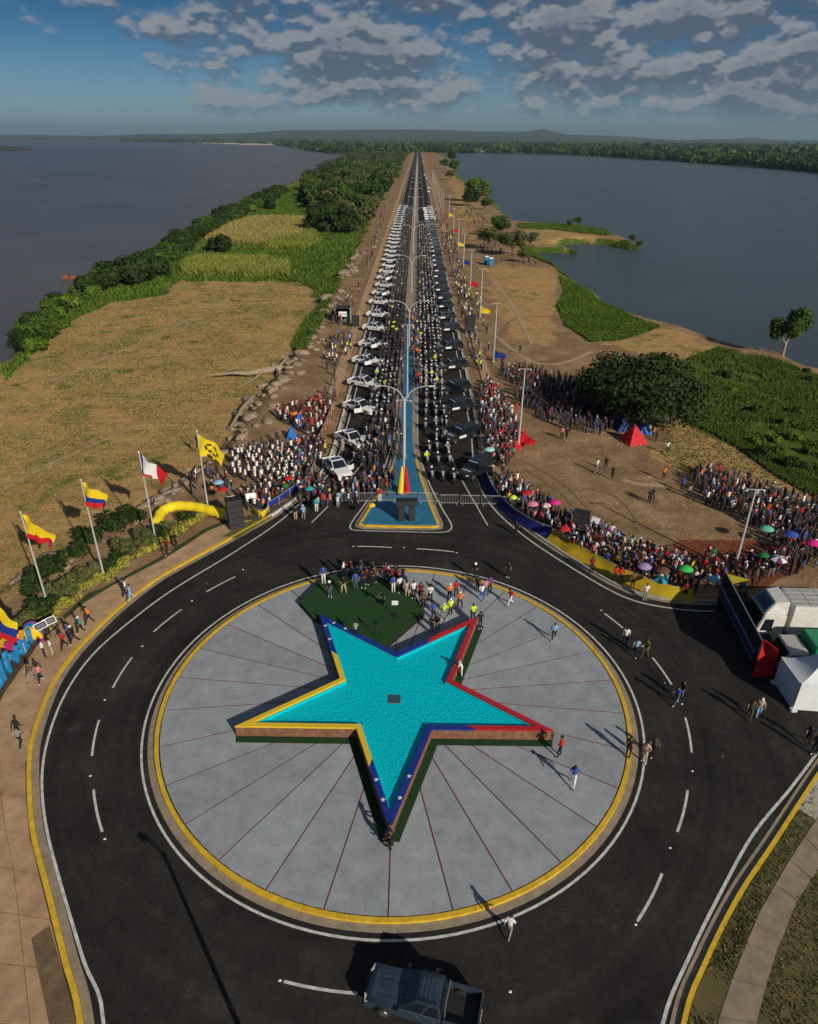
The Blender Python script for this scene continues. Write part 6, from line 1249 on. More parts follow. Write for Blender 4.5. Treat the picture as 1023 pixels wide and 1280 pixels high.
for i, (d, x, y, side) in enumerate(BK):
    rz = math.pi + rng.uniform(-.1, .1) if y > 80 else math.pi + (.18 if side == 'right' else -.3)
    hel = (rng.random() < .8) if side == 'right' else (rng.random() < .14); vest = rng.random() < .03
    if i < 300:
        if i < 110: copy_tree(mc, None, (x, y, .004), rz, RL[side][0], 'parade motorcycles ' + side + ' of the median'); 
        else: tag(link('motorcycle', JB, None, (x, y, .004), rz), RL[side][0], 'motorcycle', 'parade motorcycles ' + side + ' of the median')
        o = link('rider', RIDER, None, (x, y, .004), rz)
        for k, m in ((1, CL('lime' if vest else rng.choice(['black', 'black', 'navy', 'black'] if side == 'left' else ['black', 'black', 'navy', 'grey', 'black']))), (2, CL('black')), (3, HAIR), (4, SHOE)): o.material_slots[k].link = 'OBJECT'; o.material_slots[k].material = m
        h = link('helmet', HELM if hel else HELM2, o, (0, -.05, 1.52))
        lb = f'rider in {"lime vest" if vest else "dark or pale uniform"} with {"white" if hel else "black"} helmet on a motorcycle {side} of the median'
        tag(o, lb, 'rider', lb.replace('rider', 'riders', 1))
    else:
        ca, sa = math.cos(rz), math.sin(rz); tb = np.array([(.07, .045, .03), C_['lime'] if vest else (C_[rng.choice(['grey', 'black', 'navy', 'black', 'black'])] if side == 'right' else (.02, .02, .03)), (.02, .02, .02), (.45, .45, .45) if hel and rng.random() < .45 else (.03, .03, .03)])
        for v_, f_, c_ in ((bv, bq, bc), (rv, LFc, tb[LL])):
            V = np.stack([v_[:, 0] * ca - v_[:, 1] * sa + x, v_[:, 0] * sa + v_[:, 1] * ca + y, v_[:, 2]], 1); Vs.append(V); Fs.append(f_ + o_); Cs.append(c_); o_ += len(V)
tag(mc, None, 'motorcycle')
tag(link('distant_motorcycle_columns', np_mesh('distant_motorcycle_columns', np.concatenate(Vs), np.concatenate(Fs), [crowd_mat('distant motorcycle and uniform colours', .5)], col=np.concatenate(Cs))), kind='stuff', label='far part of the motorcycle columns with riders')

# ------------------------------------------------------------------ cloth banners on crowd barriers
def cloth_run(name, label, pts, m, h0=1.05, spread=.45, z=0.0, cat='banner', wave=.06):
    P = resample(pts, .5); n = len(P); rows = 5; V = []; F = []
    O = [offset(P, -spread * (1 - j / (rows - 1)) ** 1.4) for j in range(rows)]
    for i in range(n):
        for j in range(rows): f = wave * math.sin(i * 1.9 + j) * (1 - j / (rows - 1)) + wave * .7 * math.sin(i * .7); V.append((O[j][i][0] + f * .6, O[j][i][1] + f, z + .03 + (h0 - .03) * j / (rows - 1) + .04 * math.sin(i * 1.3)))
    for i in range(n - 1):
        for j in range(rows - 1): F.append((i * rows + j, (i + 1) * rows + j, (i + 1) * rows + j + 1, i * rows + j + 1))
    me = bpy.data.meshes.new(name); me.from_pydata(V, [], F); me.materials.append(m); me.polygons.foreach_set('use_smooth', [True] * len(F))
    t = thing(name, label, cat); link('cloth', me, t)
    b = MB()
    for q in P[::4]: b.tube([(q[0], q[1], z - .1), (q[0], q[1], z + h0)], .025, GALV, 5)
    b.tube([(q[0], q[1], z + h0) for q in P[::2]], .022, GALV, 5); b.build('rail', t)
    return t
YB, BB, RB = mat('mustard banner cloth', (.42, .29, .012), .8, var=.22, scale=.8), mat('navy blue banner cloth', (.012, .018, .15), .8, var=.25, scale=.8), mat('red banner cloth', (.42, .012, .018), .8, var=.2, scale=.8)
rc = lambda L: smooth_line(PW(L), 5)
cloth_run('banner', 'long navy blue cloth banner along the upper right road kerb', rc([(606, 596), (618, 622), (640, 645), (665, 661), (690, 671)]), BB)
cloth_run('banner', 'long mustard yellow cloth banner along the right road kerb', rc([(691, 672), (720, 690), (755, 710), (790, 727), (830, 742), (866, 748)]), YB, .95, .9)
cloth_run('banner', 'red cloth draped in a bend at the foot of the tall right mast', rc([(655, 540), (652, 556), (638, 566), (628, 578)])[::-1], RB, 1.0, .4)
cloth_run('banner', 'long red cloth banner curving past the slanted white pickups', rc([(390, 580), (397, 560), (404, 545), (411, 528), (417, 512)])[::-1], RB, 1.2, .5)
cloth_run('banner', 'royal blue cloth banner at the left road corner by the white kerb', rc([(336, 640), (352, 630), (366, 620), (380, 612), (388, 602), (394, 585)])[::-1], mat('royal blue banner cloth', (.02, .05, .33), .8, var=.2), 1.1, .5)
cloth_run('banner', 'short bright yellow cloth banner right of the tall speaker stack', rc([(309, 637), (318, 645), (330, 650), (337, 642)])[::-1], FY, 1.0, .3)
# steel crowd barriers across the causeway mouth
def barrier():
    t = link('crowd_barrier', None); tag(t, 'grey steel crowd barrier', 'barrier')
    MB().tube([(-1, 0, .15), (-1, 0, 1.1), (1, 0, 1.1), (1, 0, .15), (-1, 0, .15)], .022, GALV, 5, cap=False).build('frame', t)
    for i in range(11): link('bar', BARM, t, (-.85 + i * .17, 0, .15))
    for s in (-1, 1): MB().box(s * .8 - .03, s * .8 + .03, -.28, .28, 0, .04, GALV).build('foot', t)
    return t
BARM = MB().tube([(0, 0, 0), (0, 0, .95)], .009, GALV, 4).mesh('bar')
br = barrier(); DEL.append(br); a = G(432, 627); b_ = G(640, 632); n_ = int((b_ - a).length / 2.1)
for i in range(n_ + 1):
    p = a.lerp(b_, i / n_); on = abs(p.x) < 4 and p.y < 70
    copy_tree(br, None, (p.x, p.y, .155 if -3.6 < p.x < 3.2 else .004), R(rng.uniform(-3, 3)), 'grey steel crowd barrier in the line across the causeway mouth', 'crowd barriers across the causeway mouth')

# ------------------------------------------------------------------ sound and screens
def speaker_stack(label, x, y, z, h, w_, d_, rz, n=6):
    t = thing('speaker_stack', label, 'speaker', (x, y, z), rz); hh = h / n
    for i in range(n): 
        c = MB().hexa([(-w_ / 2, -d_ / 2, i * hh + .01), (w_ / 2, -d_ / 2, i * hh + .01), (w_ / 2, d_ / 2, i * hh + .01), (-w_ / 2, d_ / 2, i * hh + .01)], [(-w_ / 2, -d_ / 2 + .03, (i + 1) * hh), (w_ / 2, -d_ / 2 + .03, (i + 1) * hh), (w_ / 2, d_ / 2, (i + 1) * hh), (-w_ / 2, d_ / 2, (i + 1) * hh)], BLACKP).build('cabinet', t, bevel=.02)
        MB().box(-w_ / 2 + .06, w_ / 2 - .06, -d_ / 2 - .012, -d_ / 2 + .02, i * hh + .07, (i + 1) * hh - .05, GRILLE).build('grille', c)
    return t
p = G(296, 660); speaker_stack('tall black loudspeaker stack at the end of the left sidewalk', p.x, p.y, 0, 3.3, 1.5, 1.0, R(25), 5)
p = G(724, 668); speaker_stack('black loudspeaker stack behind the yellow banner', p.x, p.y, -.05, 2.6, 1.5, 1.0, R(-25), 5)
p = G(588, 415); speaker_stack('black loudspeaker tower on the right causeway walkway', p.x, p.y, 0, 3.2, 1.7, 1.2, 0, 6)
p = G(445, 408); speaker_stack('black loudspeaker tower beside the canopy on the left walkway', p.x, p.y, 0, 2.2, 1.4, 1.0, 0, 5)
for px, lb in (((502, 650), 'left T shaped black speaker tower on the blue island'), ((515, 650), 'right T shaped black speaker tower on the blue island')):
    p = G(px[0], px[1], .15); t = thing('speaker_tower', lb, 'speaker', (p.x, p.y, .15), 0)
    MB().box(-.32, .32, -.3, .3, 0, 1.75, BLACKP).build('subwoofer', t, bevel=.03); MB().box(-.26, .26, -.315, -.29, .08, .85, GRILLE).build('grille', t); MB().box(-.26, .26, -.315, -.29, .92, 1.68, GRILLE).build('grille', t); MB().box(-.52, .52, -.36, .36, 1.76, 2.35, BLACKP).build('top_cabinet', t, bevel=.03); MB().box(-.48, .48, -.375, -.35, 1.8, 2.3, GRILLE).build('top_grille', t)
WSC = mat('white panel print', (.8, .8, .8), .5)
def board(label, px, w_, h_, z, rz, tilt=.5, base=0):
    p = G(*px, base); t = thing('sign_board', label, 'sign', (p.x, p.y, base), R(rz)); MB().tube([(0, 0, 0), (0, 0, z)], .04, BLACKP, 5).build('stand', t)
    MB().add([(-w_ / 2, -.02, z - h_ / 2), (w_ / 2, -.02, z - h_ / 2), (w_ / 2, .28, z + h_ / 2), (-w_ / 2, .28, z + h_ / 2), (-w_ / 2, .04, z - h_ / 2), (w_ / 2, .04, z - h_ / 2), (w_ / 2, .34, z + h_ / 2), (-w_ / 2, .34, z + h_ / 2)], [(0, 1, 2, 3), (7, 6, 5, 4), (0, 4, 5, 1), (3, 2, 6, 7), (0, 3, 7, 4), (1, 5, 6, 2)], WSC).build('panel', t); return t
board('small white panel in front of the tall left speaker stack', (293, 652), .8, .45, 2.5, 30); board('white panel raised over the crowd right of the tall left speaker stack', (316, 641), 1.0, .42, 1.9, 20)
board('white panel above the crowd left of the right speaker stack', (715, 664), .9, .5, 2.1, -35); board('white panel right of the right speaker stack', (740, 676), .8, .45, 2.2, -40)
# canopy with white screen on the left shoulder
p = G(429, 402); t = thing('screen_canopy', 'black roofed stall with white lettered screen on the left dirt shoulder', 'stall', (p.x, p.y, -.1), 0)
MB().box(-1.5, 1.5, .05, 3.2, 2.75, 2.85, mat('charcoal canopy roof', (.035, .035, .04), .8)).build('roof', t); MB().box(1.42, 1.5, .1, 3.2, .1, 2.74, mat('grey side sheet', (.32, .34, .31), .8)).build('side_wall', t); MB().box(-1.5, -1.42, .1, 3.2, .1, 2.74, BLACKP).build('side_wall', t); MB().box(-1.4, 1.4, 3.0, 3.1, .1, 2.74, BLACKP).build('back_wall', t)
sc_ = MB().box(-.85, .85, -.02, .05, 1.15, 2.2, WSC).build('screen', t)
for tx, m_, x in (('BL', mat('red print', (.4, .03, .08), .6), -.72), ('NW', mat('green print', (.05, .2, .12), .6), .02)):
    fc = bpy.data.curves.new('print', 'FONT'); fc.body = tx; fc.size = .62; fc.extrude = .01; o = bpy.data.objects.new('print', fc); COL.objects.link(o); me = bpy.data.meshes.new_from_object(o.evaluated_get(bpy.context.evaluated_depsgraph_get())); bpy.data.objects.remove(o); me.materials.clear(); me.materials.append(m_); me.transform(Matrix.Rotation(math.pi / 2, 4, 'X')); link('lettering', me, sc_, (x, -.035, 1.45))
for s in (-1, 1): MB().tube([(s * 1.45, .08, 0), (s * 1.45, .08, 2.8)], .05, BLACKP, 5).build('post', t)

# ------------------------------------------------------------------ umbrellas and small tents
def umbrella(label, px, col, col2=None, z=2.0, r=.62, tilt=(0, 0)):
    p = G(px[0], px[1], z); t = thing('umbrella', label, 'umbrella', (p.x, p.y, 0), 0); m1 = CL(col) if isinstance(col, str) else col; m2 = CL(col2) if col2 else m1
    for k in range(8):
        a0, a1 = k * math.pi / 4, (k + 1) * math.pi / 4; V = [(0, 0, z + .26)]; 
        for f, zz in ((.35, .235), (.7, .15), (1, 0)):
            for a in (a0, (a0 + a1) / 2, a1): V.append((r * f * math.cos(a) * (.97 if a not in (a0, a1) else 1), r * f * math.sin(a) * (.97 if a not in (a0, a1) else 1), z + zz + (.015 if a not in (a0, a1) else 0)))
        o = MB().add(V, [(0, 1, 2), (0, 2, 3), (1, 4, 5, 2), (2, 5, 6, 3), (4, 7, 8, 5), (5, 8, 9, 6)], m1 if k % 2 == 0 else m2).build('canopy_panel', t, smooth=True)
    MB().tube([(0, 0, 1.0), (0, 0, z + .32)], .012, CHROME, 5).build('shaft', t); return t
C_['hotpink'] = (.65, .03, .25); C_['mint'] = (.12, .45, .33); C_['lilac'] = (.35, .22, .48); C_['brightgreen'] = (.04, .5, .10); C_['palecyan'] = (.35, .6, .6)
for lb, px, c, c2, r in (('large red umbrella in the crowd behind the navy banner', (659, 616), 'red', None, .75), ('pink umbrella below the large red one', (666, 630), 'pink', None, .75), ('lime green umbrella left of the pink one', (642, 622), 'lime', None, .5), ('magenta umbrella right of the pink one', (694, 628), 'hotpink', None, .75), ('light pink umbrella beside the magenta one', (683, 632), 'pink', 'white', .6), ('bright red umbrella in front of the right speaker stack', (706, 661), 'red', None, .7), ('pale cyan umbrella beside the nearest black SUV', (612, 562), 'palecyan', None, .8), ('lilac umbrella above the yellow banner end', (806, 708), 'lilac', None, .75), ('brown umbrella right of the lilac one', (829, 713), 'brown', None, .75), ('green umbrella in the crowd above the yellow banner end', (858, 711), 'brightgreen', None, .75), ('dull blue umbrella below the brown one', (826, 725), 'teal', 'navy', .8), ('blue umbrella beside the display wall top', (892, 724), 'skyblue', None, .6), ('mint green umbrella in the right crowd', (959, 661), 'mint', None, .8), ('blue umbrella right of the mint one', (990, 668), 'blue', None, .8), ('hot pink umbrella at the right picture edge', (1018, 679), 'hotpink', None, .8), ('striped white and violet umbrella above the lorry', (974, 699), 'white', 'purple', .9), ('small green umbrella left of the striped one', (955, 694), 'green', None, .6), ('teal umbrella beside the yellow inflatable', (273, 603), 'skyblue', None, .7), ('red umbrella beside the tall left speaker stack', (279, 612), 'red', None, .7), ('round yellow umbrella at the corner of the blue island', (465, 632), 'yellow', None, .45), ('orange umbrella in the upper left crowd', (368, 517), 'orange', None, .6), ('turquoise umbrella by the nearest pickup', (387, 611), 'teal', None, .6), ('red umbrella beside the school group', (361, 598), 'red', None, .6), ('green umbrella right of the left speaker stack', (357, 607), 'green', None, .5)):
    umbrella(lb, px, c, c2, 1.95, r * .82)
def small_tent(label, px, c, s, h, rz, z=-.1):
    p = G(*px, z); m = mat(c + ' tent fabric', {'red': (.50, .015, .02), 'blue': (.02, .13, .45), 'navy': (.015, .03, .13)}[c], .7, var=.15, scale=2); t = thing('tent', label, 'tent', (p.x, p.y, z), R(rz))
    c4 = [(-s, -s), (s, -s), (s, s), (-s, s)]; 
    for k in range(4):
        a, b_ = c4[k], c4[(k + 1) % 4]; V = [(0, 0, h)]; L = []
        for j in (1, 2, 3, 4):
            f = j / 4; g = f ** .75; V += [(a[0] * f, a[1] * f, h * (1 - g ** 1.6)), ((a[0] + b_[0]) / 2 * f * 1.06, (a[1] + b_[1]) / 2 * f * 1.06, h * (1 - g ** 1.6) + .03), (b_[0] * f, b_[1] * f, h * (1 - g ** 1.6))]
        F = [(0, 1, 2), (0, 2, 3)] + [(1 + 3 * j, 4 + 3 * j, 5 + 3 * j, 2 + 3 * j) for j in range(3)] + [(2 + 3 * j, 5 + 3 * j, 6 + 3 * j, 3 + 3 * j) for j in range(3)]
        MB().add(V, F, m).build('panel', t, smooth=True)
    MB().tube([(0, 0, 0), (0, 0, h + .1)], .03, GALV, 5).build('pole', t); return t
small_tent('bright red tent under the edge of the big dark tree', (791, 552), 'red', 1.35, 2.3, 20); small_tent('blue tent right of the red tent', (806, 540), 'blue', .9, 1.7, 0); small_tent('navy tent left of the red tent', (778, 536), 'navy', 1.1, 2.0, 10)
small_tent('lower blue tent inside the red banner bend', (365, 547), 'blue', .75, 1.6, 15); small_tent('upper blue tent inside the red banner bend', (375, 531), 'blue', .8, 1.7, 0)
BT = paint('blue toilet plastic', (.02, .22, .42), .5)
for k, (px, lb) in enumerate((((608, 330), 'left blue portable toilet with white roof'), ((613.5, 332), 'right blue portable toilet with white roof'))):
    p = G(*px, -.1); t = thing('portable_toilet', lb, 'toilet', (p.x, p.y, -.12), R(8), 'pair of portable toilets'); MB().box(-.6, .6, -.6, .6, .1, 2.2, BT).build('cabin', t, bevel=.03); MB().hexa([(-.62, -.62, 2.2), (.62, -.62, 2.2), (.62, .62, 2.2), (-.62, .62, 2.2)], [(-.5, -.45, 2.42), (.5, -.45, 2.42), (.5, .45, 2.42), (-.5, .45, 2.42)], WSC).build('roof', t); d = MB().box(-.45, .45, -.63, -.61, .15, 2.05, paint('darker blue door', (.015, .15, .32), .5)).build('door', t); MB().box(.3, .36, -.67, -.63, 1.0, 1.1, CHROME).build('handle', d); MB().box(-.62, .62, -.62, .62, 0, .1, BLACKP).build('skid', t)

# ------------------------------------------------------------------ big blue letters, framed signs, inflatable
LB_ = paint('sky blue letter paint', (.012, .25, .55), .5); sg = thing('letter_sign', 'row of large sky blue letters reading Bolívar on a low dark wall', 'sign')
base = [(-26.9, 29.5)] + WO[3:6] + PW([(85, 773)])
bl0 = Vector((-27.15, 32.2)); bl1 = Vector((-27.65, 42.6))
MB().wallband(resample([(-27.15, 31), (-27.35, 36), (-27.6, 43.4)], 1), -.35, .35, -.3, .50, mat('dark planter wall', (.06, .045, .035), .9, var=.3)).build('plinth', sg)
y = 33.6
for ch, wd in (('B', 1.5), ('o', 1.25), ('l', .75), ('í', .75), ('v', 1.25), ('a', 1.25), ('r', 1.0)):
    fc = bpy.data.curves.new('letter', 'FONT'); fc.body = ch; fc.size = 2.6; fc.extrude = .10; fc.bevel_depth = .02; fc.offset = .03; o = bpy.data.objects.new('letter', fc); COL.objects.link(o)
    me = bpy.data.meshes.new_from_object(o.evaluated_get(bpy.context.evaluated_depsgraph_get())); bpy.data.objects.remove(o); me.materials.clear(); me.materials.append(LB_); me.name = 'letter'
    me.transform(Matrix.Rotation(math.pi / 2, 4, 'Z') @ Matrix.Rotation(math.pi / 2, 4, 'X')); link('letter', me, sg, (-27.2 - (y - 33) * .04, y, .50)); y += wd + .02
def heart(px, c, s):
    p = G(*px, 1.9); t = thing('heart_ornament', f'{c} heart shaped ornament above the blue letters', 'ornament', (p.x - .4, p.y, .2), R(90))
    P = [(s * .062 * 16 * math.sin(a) ** 3, s * .062 * (13 * math.cos(a) - 5 * math.cos(2 * a) - 2 * math.cos(3 * a) - math.cos(4 * a))) for a in [i * 2 * math.pi / 20 for i in range(20)]]
    b = MB(); V = [(x, -.1, 1.9 + z) for x, z in P] + [(x, .1, 1.9 + z) for x, z in P]; n = 20; b.add(V, [(i, (i + 1) % n, n + (i + 1) % n, n + i) for i in range(n)] + [tuple(range(n)), tuple(range(2 * n - 1, n - 1, -1))], paint(c + ' ornament paint', {'yellow': (.75, .45, .02), 'magenta': (.5, .02, .15), 'orange': (.8, .35, .02)}[c])); b.build('heart', t); MB().tube([(0, 0, 0), (0, 0, 1.2)], .04, GALV, 5).build('stake', t)
heart((12, 806), 'yellow', .55); heart((20, 809), 'magenta', .55); heart((33, 797), 'orange', .4)
p = G(38, 786, 1.3); t = thing('painted_house_model', 'small striped yellow, blue and magenta arched sculpture on a pink base', 'sculpture', (p.x, p.y, .1), R(20))
MB().box(-.75, .75, -.5, .5, 0, .5, paint('magenta base paint', (.35, .05, .12))).build('base', t, bevel=.03)
for i, (c, w_) in enumerate((('yellow', (.8, .5, .03)), ('turquoise', (.03, .4, .45)), ('sky blue', (.03, .2, .5)), ('violet', (.3, .04, .25)))):
    r_ = .75; z = .5; P = [(r_ * math.cos(math.pi * k / 10), z + 1.1 * math.sin(math.pi * k / 10)) for k in range(11)]; b = MB(); xz_prism(b, P, -.48 + i * .24, -.48 + (i + 1) * .24 - .01, paint(c + ' stripe paint', w_)); b.build('arch_stripe', t)
for lb, px, rz in (('left framed black sign with white border on the left sidewalk', (56, 800), 40), ('right framed black sign with white border on the left sidewalk', (67, 794), 40)):
    p = G(px[0], px[1], .145); t = thing('framed_sign', lb, 'sign', (p.x, p.y, .145), R(rz + 10)); 
    for s in (-1, 1): MB().tube([(s * .5, 0, 0), (s * .5, 0, 1.2)], .03, BLACKP, 5).build('leg', t)
    M = Matrix.Translation((0, 0, 1.35)) @ Matrix.Rotation(R(-35), 4, 'X'); MB().box(-.46, .46, -.02, .02, -.28, .28, WSC, M).build('frame', t); MB().box(-.40, .40, -.035, -.02, -.22, .22, BLACKP, M).build('panel', t)
    for k in range(2): MB().box(-.3, .3, -.042, -.035, -.10 + k * .14, -.05 + k * .14, mat('grey print', (.3, .3, .3), .6), M).build('lettering', t)
ia = [G(x, y, .6) for x, y in ((196, 651), (200, 642), (208, 636), (222, 633), (240, 634), (258, 637), (275, 641), (283, 643))]; t = thing('inflatable_arch', 'long bright yellow inflatable tube lying beside the hedge', 'inflatable')
ip = [tuple(p) for p in ia]; sp = smooth_line([(p[0], p[1]) for p in ip], 5); YI = mat('yellow inflatable fabric', (.78, .60, .02), .55, var=.06, scale=1); n_ = len(sp)
MB().tube([(q[0], q[1], .42 + .25 * math.sin(math.pi * i / n_)) for i, q in enumerate(sp)], [.52 + .03 * math.sin(i * 1.7) for i in range(n_)], YI, 12).build('tube', t, smooth=True)
q = sp[-1]; MB().tube([(q[0], q[1], .45), (q[0] + .9, q[1] - .15, .45)], [.56, .56], mat('pale grey inflatable cuff', (.5, .55, .62), .6, var=.3, scale=6), 12).build('cuff', t, smooth=True)

# ------------------------------------------------------------------ hedge, rocks, driftwood
def shrub(name, r, h, leaf, n, ls, seed, lumps=6):
    root = link(name, None); q = random.Random(seed); C = [(q.uniform(-.6, .6) * r, q.uniform(-.6, .6) * r, h * q.uniform(.35, .7)) for _ in range(lumps)]; V, F = leaf_cloud(C, [(r * .5, r * .5, h * .35)] * lumps, n, ls, seed); link('foliage', np_mesh('foliage', V, F, [leaf]), root)
    b = MB()
    for c in C[:4]: b.tube([(0, 0, -.15), (c[0] * .4, c[1] * .4, h * .3), c], [.05, .035, .015], BARK, 4)
    b.build('stem', root); return root
sh_a = [shrub('shrub', 1.1, 1.5, LEAF_C, 900, .10, 11), shrub('shrub', 1.0, 1.35, LEAF_B, 800, .10, 12), shrub('shrub', .75, .7, LEAF_Y, 600, .08, 13)]
DEL += sh_a
INF = [G2(x, y) for x, y in ((196, 651), (205, 637), (222, 633), (240, 634), (258, 637), (275, 641), (283, 643))]
HB = PW([(75, 775), (116, 738), (134, 731), (170, 706), (211, 684), (240, 664), (262, 650)]); HB = [(x - .9, y + .7) for x, y in HB]; hs = resample([(-28.3, 42)] + HB, 1.25)
gapf = lambda x, y: False
for i, (x, y) in enumerate(offset(hs, .9)):
    if float(pdist(INF, np.array([x]), np.array([y]), False)[0]) < 2.6: continue
    copy_tree(sh_a[i % 5 == 3 or i % 7 == 2], None, (x + rng.uniform(-.2, .2), y + rng.uniform(-.2, .2), -.12), rng.uniform(0, 6), 'dense green shrub in the back row of the hedge along the left sidewalk', 'back row shrubs of the left hedge', rng.uniform(.8, 1.25))
for i, (x, y) in enumerate(resample([(-27.9, 43)] + HB, .95)):
    copy_tree(sh_a[2], None, (x + rng.uniform(-.15, .15), y + rng.uniform(-.15, .15), -.1), rng.uniform(0, 6), 'low yellow green variegated plant in the front row of the left hedge', 'front row plants of the left hedge', rng.uniform(.8, 1.2))
BS = resample(PW([(30, 752), (66, 722), (100, 700), (135, 672), (170, 652)], -.4), 2.3)
for i, (x, y) in enumerate(BS): copy_tree(sh_a[1], None, (x + rng.uniform(-.6, .6), y + rng.uniform(-.7, .7), lz(x, y) - .15), rng.uniform(0, 6), 'dark shrub added to fill the shadow band on the bank below the left flagpoles', 'dark shrubs filling the shadow band below the left flagpoles', rng.uniform(.7, 1.4))  # shrubs added so dark leaves deepen the bank's shadow band
for s in sh_a: tag(s, None, 'shrub')
TS = PW([(85, 772), (116, 744), (134, 737), (211, 695), (260, 663), (292, 650)]); tag(MB().wallband(TS, .0, .45, -.3, .03, mat('green turf edge', (.035, .06, .015), .95, var=.45, scale=3, bump=.4, bscale=30)).build('verge'), kind='structure')
def rock_mesh(seed):
    q = random.Random(seed); bm = bmesh.new(); bmesh.ops.create_icosphere(bm, subdivisions=2, radius=1)
    for v in bm.verts: n = v.co.normalized(); k = 1 + .5 * (vnoise(np.array([n.x * 2 + seed * 3.1]), np.array([n.y * 2 + n.z * 1.3]), .8, seed)[0] - .5); v.co = Vector((n.x * 1.1, n.y * .8, n.z * .6)) * k
    me = bpy.data.meshes.new('rock'); bm.to_mesh(me); bm.free(); me.materials.append(ROCK); return me
RK = [rock_mesh(i) for i in range(6)]
def rocks(path, n, s0, s1, spread, group, lab):
    P = resample(path, 1.0)
    for i in range(n):
        a = rng.choice(P); x = a[0] + rng.gauss(0, spread); y = a[1] + rng.gauss(0, spread * 1.3); s = rng.uniform(s0, s1) * (1 if rng.random() < .8 else 1.5)
        o = link('rock', rng.choice(RK), None, (x, y, lz(x, y) + s * .18), rng.uniform(0, 6)); o.scale = (s, s * rng.uniform(.7, 1.1), s * rng.uniform(.6, 1)); tag(o, lab, 'rock', group)
rocks(PW([(40, 722), (100, 690), (150, 655), (195, 632), (235, 600), (262, 582)], -.6), 75, .2, .6, 1.0, 'rocks on the bank below the left flagpoles', 'tan brown rock on the bank below the left flagpoles')
rocks(PW([(262, 582), (285, 558), (310, 530), (325, 500), (345, 478), (372, 448), (388, 425), (400, 405)], -.6), 90, .35, 1.0, 1.7, 'rocks along the field edge beside the school group', 'pale tan rock along the field edge above the school group')
rocks(PW([(400, 400), (412, 375), (430, 345), (445, 315)], -.4), 40, .4, 1.0, 1.4, 'rocks beside the far left shoulder', 'pale rock where green grass meets the left dirt shoulder')
o = link('rock', RK[1], None, None, 1.0); p = G(430, 342); o.location = (p.x, p.y, .2); o.scale = (2.6, 1.8, 1.5); tag(o, 'largest pale boulder beside the green grass left of the causeway', 'rock')
o = link('rock', RK[3], None, None, 1.0); p = G(409, 372); o.location = (p.x, p.y, .1); o.scale = (2.0, 1.4, 1.3); tag(o, 'big tan boulder left of the black roofed stall', 'rock')
dw = thing('driftwood_trunk', 'bleached fallen tree trunk with bare branches lying on the field', 'dead tree')
dl = [G(x, y, -1.0) for x, y in ((352, 462), (330, 466), (310, 470), (292, 470), (262, 473))]; MB().tube([(p.x, p.y, -.75 + .1 * i) for i, p in enumerate(dl)], [.65, .5, .36, .22, .06], PALEBARK, 8).build('trunk', dw, smooth=True)
for pts, r_ in (([(330, 466), (318, 478), (296, 488)], .2), ([(345, 463), (352, 476), (340, 492)], .32), ([(310, 470), (300, 463), (280, 466)], .12), ([(350, 460), (360, 450), (366, 452)], .25)):
    q = [G(x, y, -1.0) for x, y in pts]; MB().tube([(q[0].x, q[0].y, -.6), (q[1].x, q[1].y, -.4), (q[2].x, q[2].y, -.8)], [r_, r_ * .7, r_ * .25], PALEBARK, 6).build('branch', dw, smooth=True)
p0, p1 = G(290, 535, -1), G(316, 500, -1); MB().tube([(p0.x, p0.y, -.6), ((p0.x + p1.x) / 2, (p0.y + p1.y) / 2, -.2), (p1.x, p1.y, -.5)], [.15, .26, .3], PALEBARK, 6).build('branch', dw, smooth=True)

# ------------------------------------------------------------------ trees
T_ = {'dense': make_tree('broad_tree', 5, 7, 2.0, LEAF_B, 5200, .17, 21, 18), 'mid': make_tree('leafy_tree', 4, 7.5, 2.4, LEAF_A, 4200, .17, 22, 14), 'open': make_tree('open_tree', 5, 7.5, 2.2, LEAF_C, 3000, .17, 23, 14, lift=.6), 'bright': make_tree('bright_tree', 3.4, 6, 1.6, LEAF_D, 3000, .18, 24, 11), 'forest': make_tree('forest_tree', 4.4, 8.5, 2.5, LEAF_B, 900, .42, 25, 12), 'forest2': make_tree('forest_tree', 3.8, 7.5, 2.0, LEAF_A, 900, .40, 26, 12), 'forest3': make_tree('forest_tree', 4.2, 7.0, 2.0, LEAF_C, 800, .40, 27, 11)}
T_['forest4'] = make_tree('forest_tree', 3.0, 10.0, 4.5, LEAF_A, 700, .36, 28, 9); T_['forest5'] = make_tree('forest_tree', 5.2, 6.2, 1.2, LEAF_B, 800, .42, 29, 16)
for t in T_.values(): tag(t, None, 'tree'); DEL.append(t)
def put_tree(k, px, lab, s=1.0, sz=None, group=None, z=-.1):
    p = G(px[0], px[1], z); g = lz(p.x, p.y); copy_tree(T_[k], None, (p.x, p.y, max(g, WL) - .1), rng.uniform(0, 6), lab, group, (s, s, sz or s))
bt = make_tree('spreading_tree', 9.6, 8.2, 2.2, LEAF_B, 26000, .18, 31, 46, squash=.45); p = G(797, 520, -.1); bt.location = (p.x, p.y, -.15); tag(bt, 'wide spreading very dark tree shading the crowd on the right bank', 'tree')
rt = make_tree('round_crowned_tree', 3.3, 9.2, 3.0, LEAF_A, 6500, .17, 32, 16, bark=PALEBARK, squash=1.15); p = G(977, 450, -1); rt.location = (p.x, p.y, lz(p.x, p.y) - .2); tag(rt, 'tall pale trunked tree standing alone at the right shore', 'tree')
put_tree('open', (612, 312), 'left open crowned tree of the group above the blue toilets', 1.15); put_tree('open', (640, 320), 'middle open crowned tree of the group above the blue toilets', 1.25); put_tree('mid', (625, 296), 'tree behind the two open crowned ones above the toilets', 1.1); put_tree('open', (662, 308), 'right small tree of the group near the inlet', .75); put_tree('open', (655, 328), 'thin tree with bare trunk at the right end of the tree group', .6)
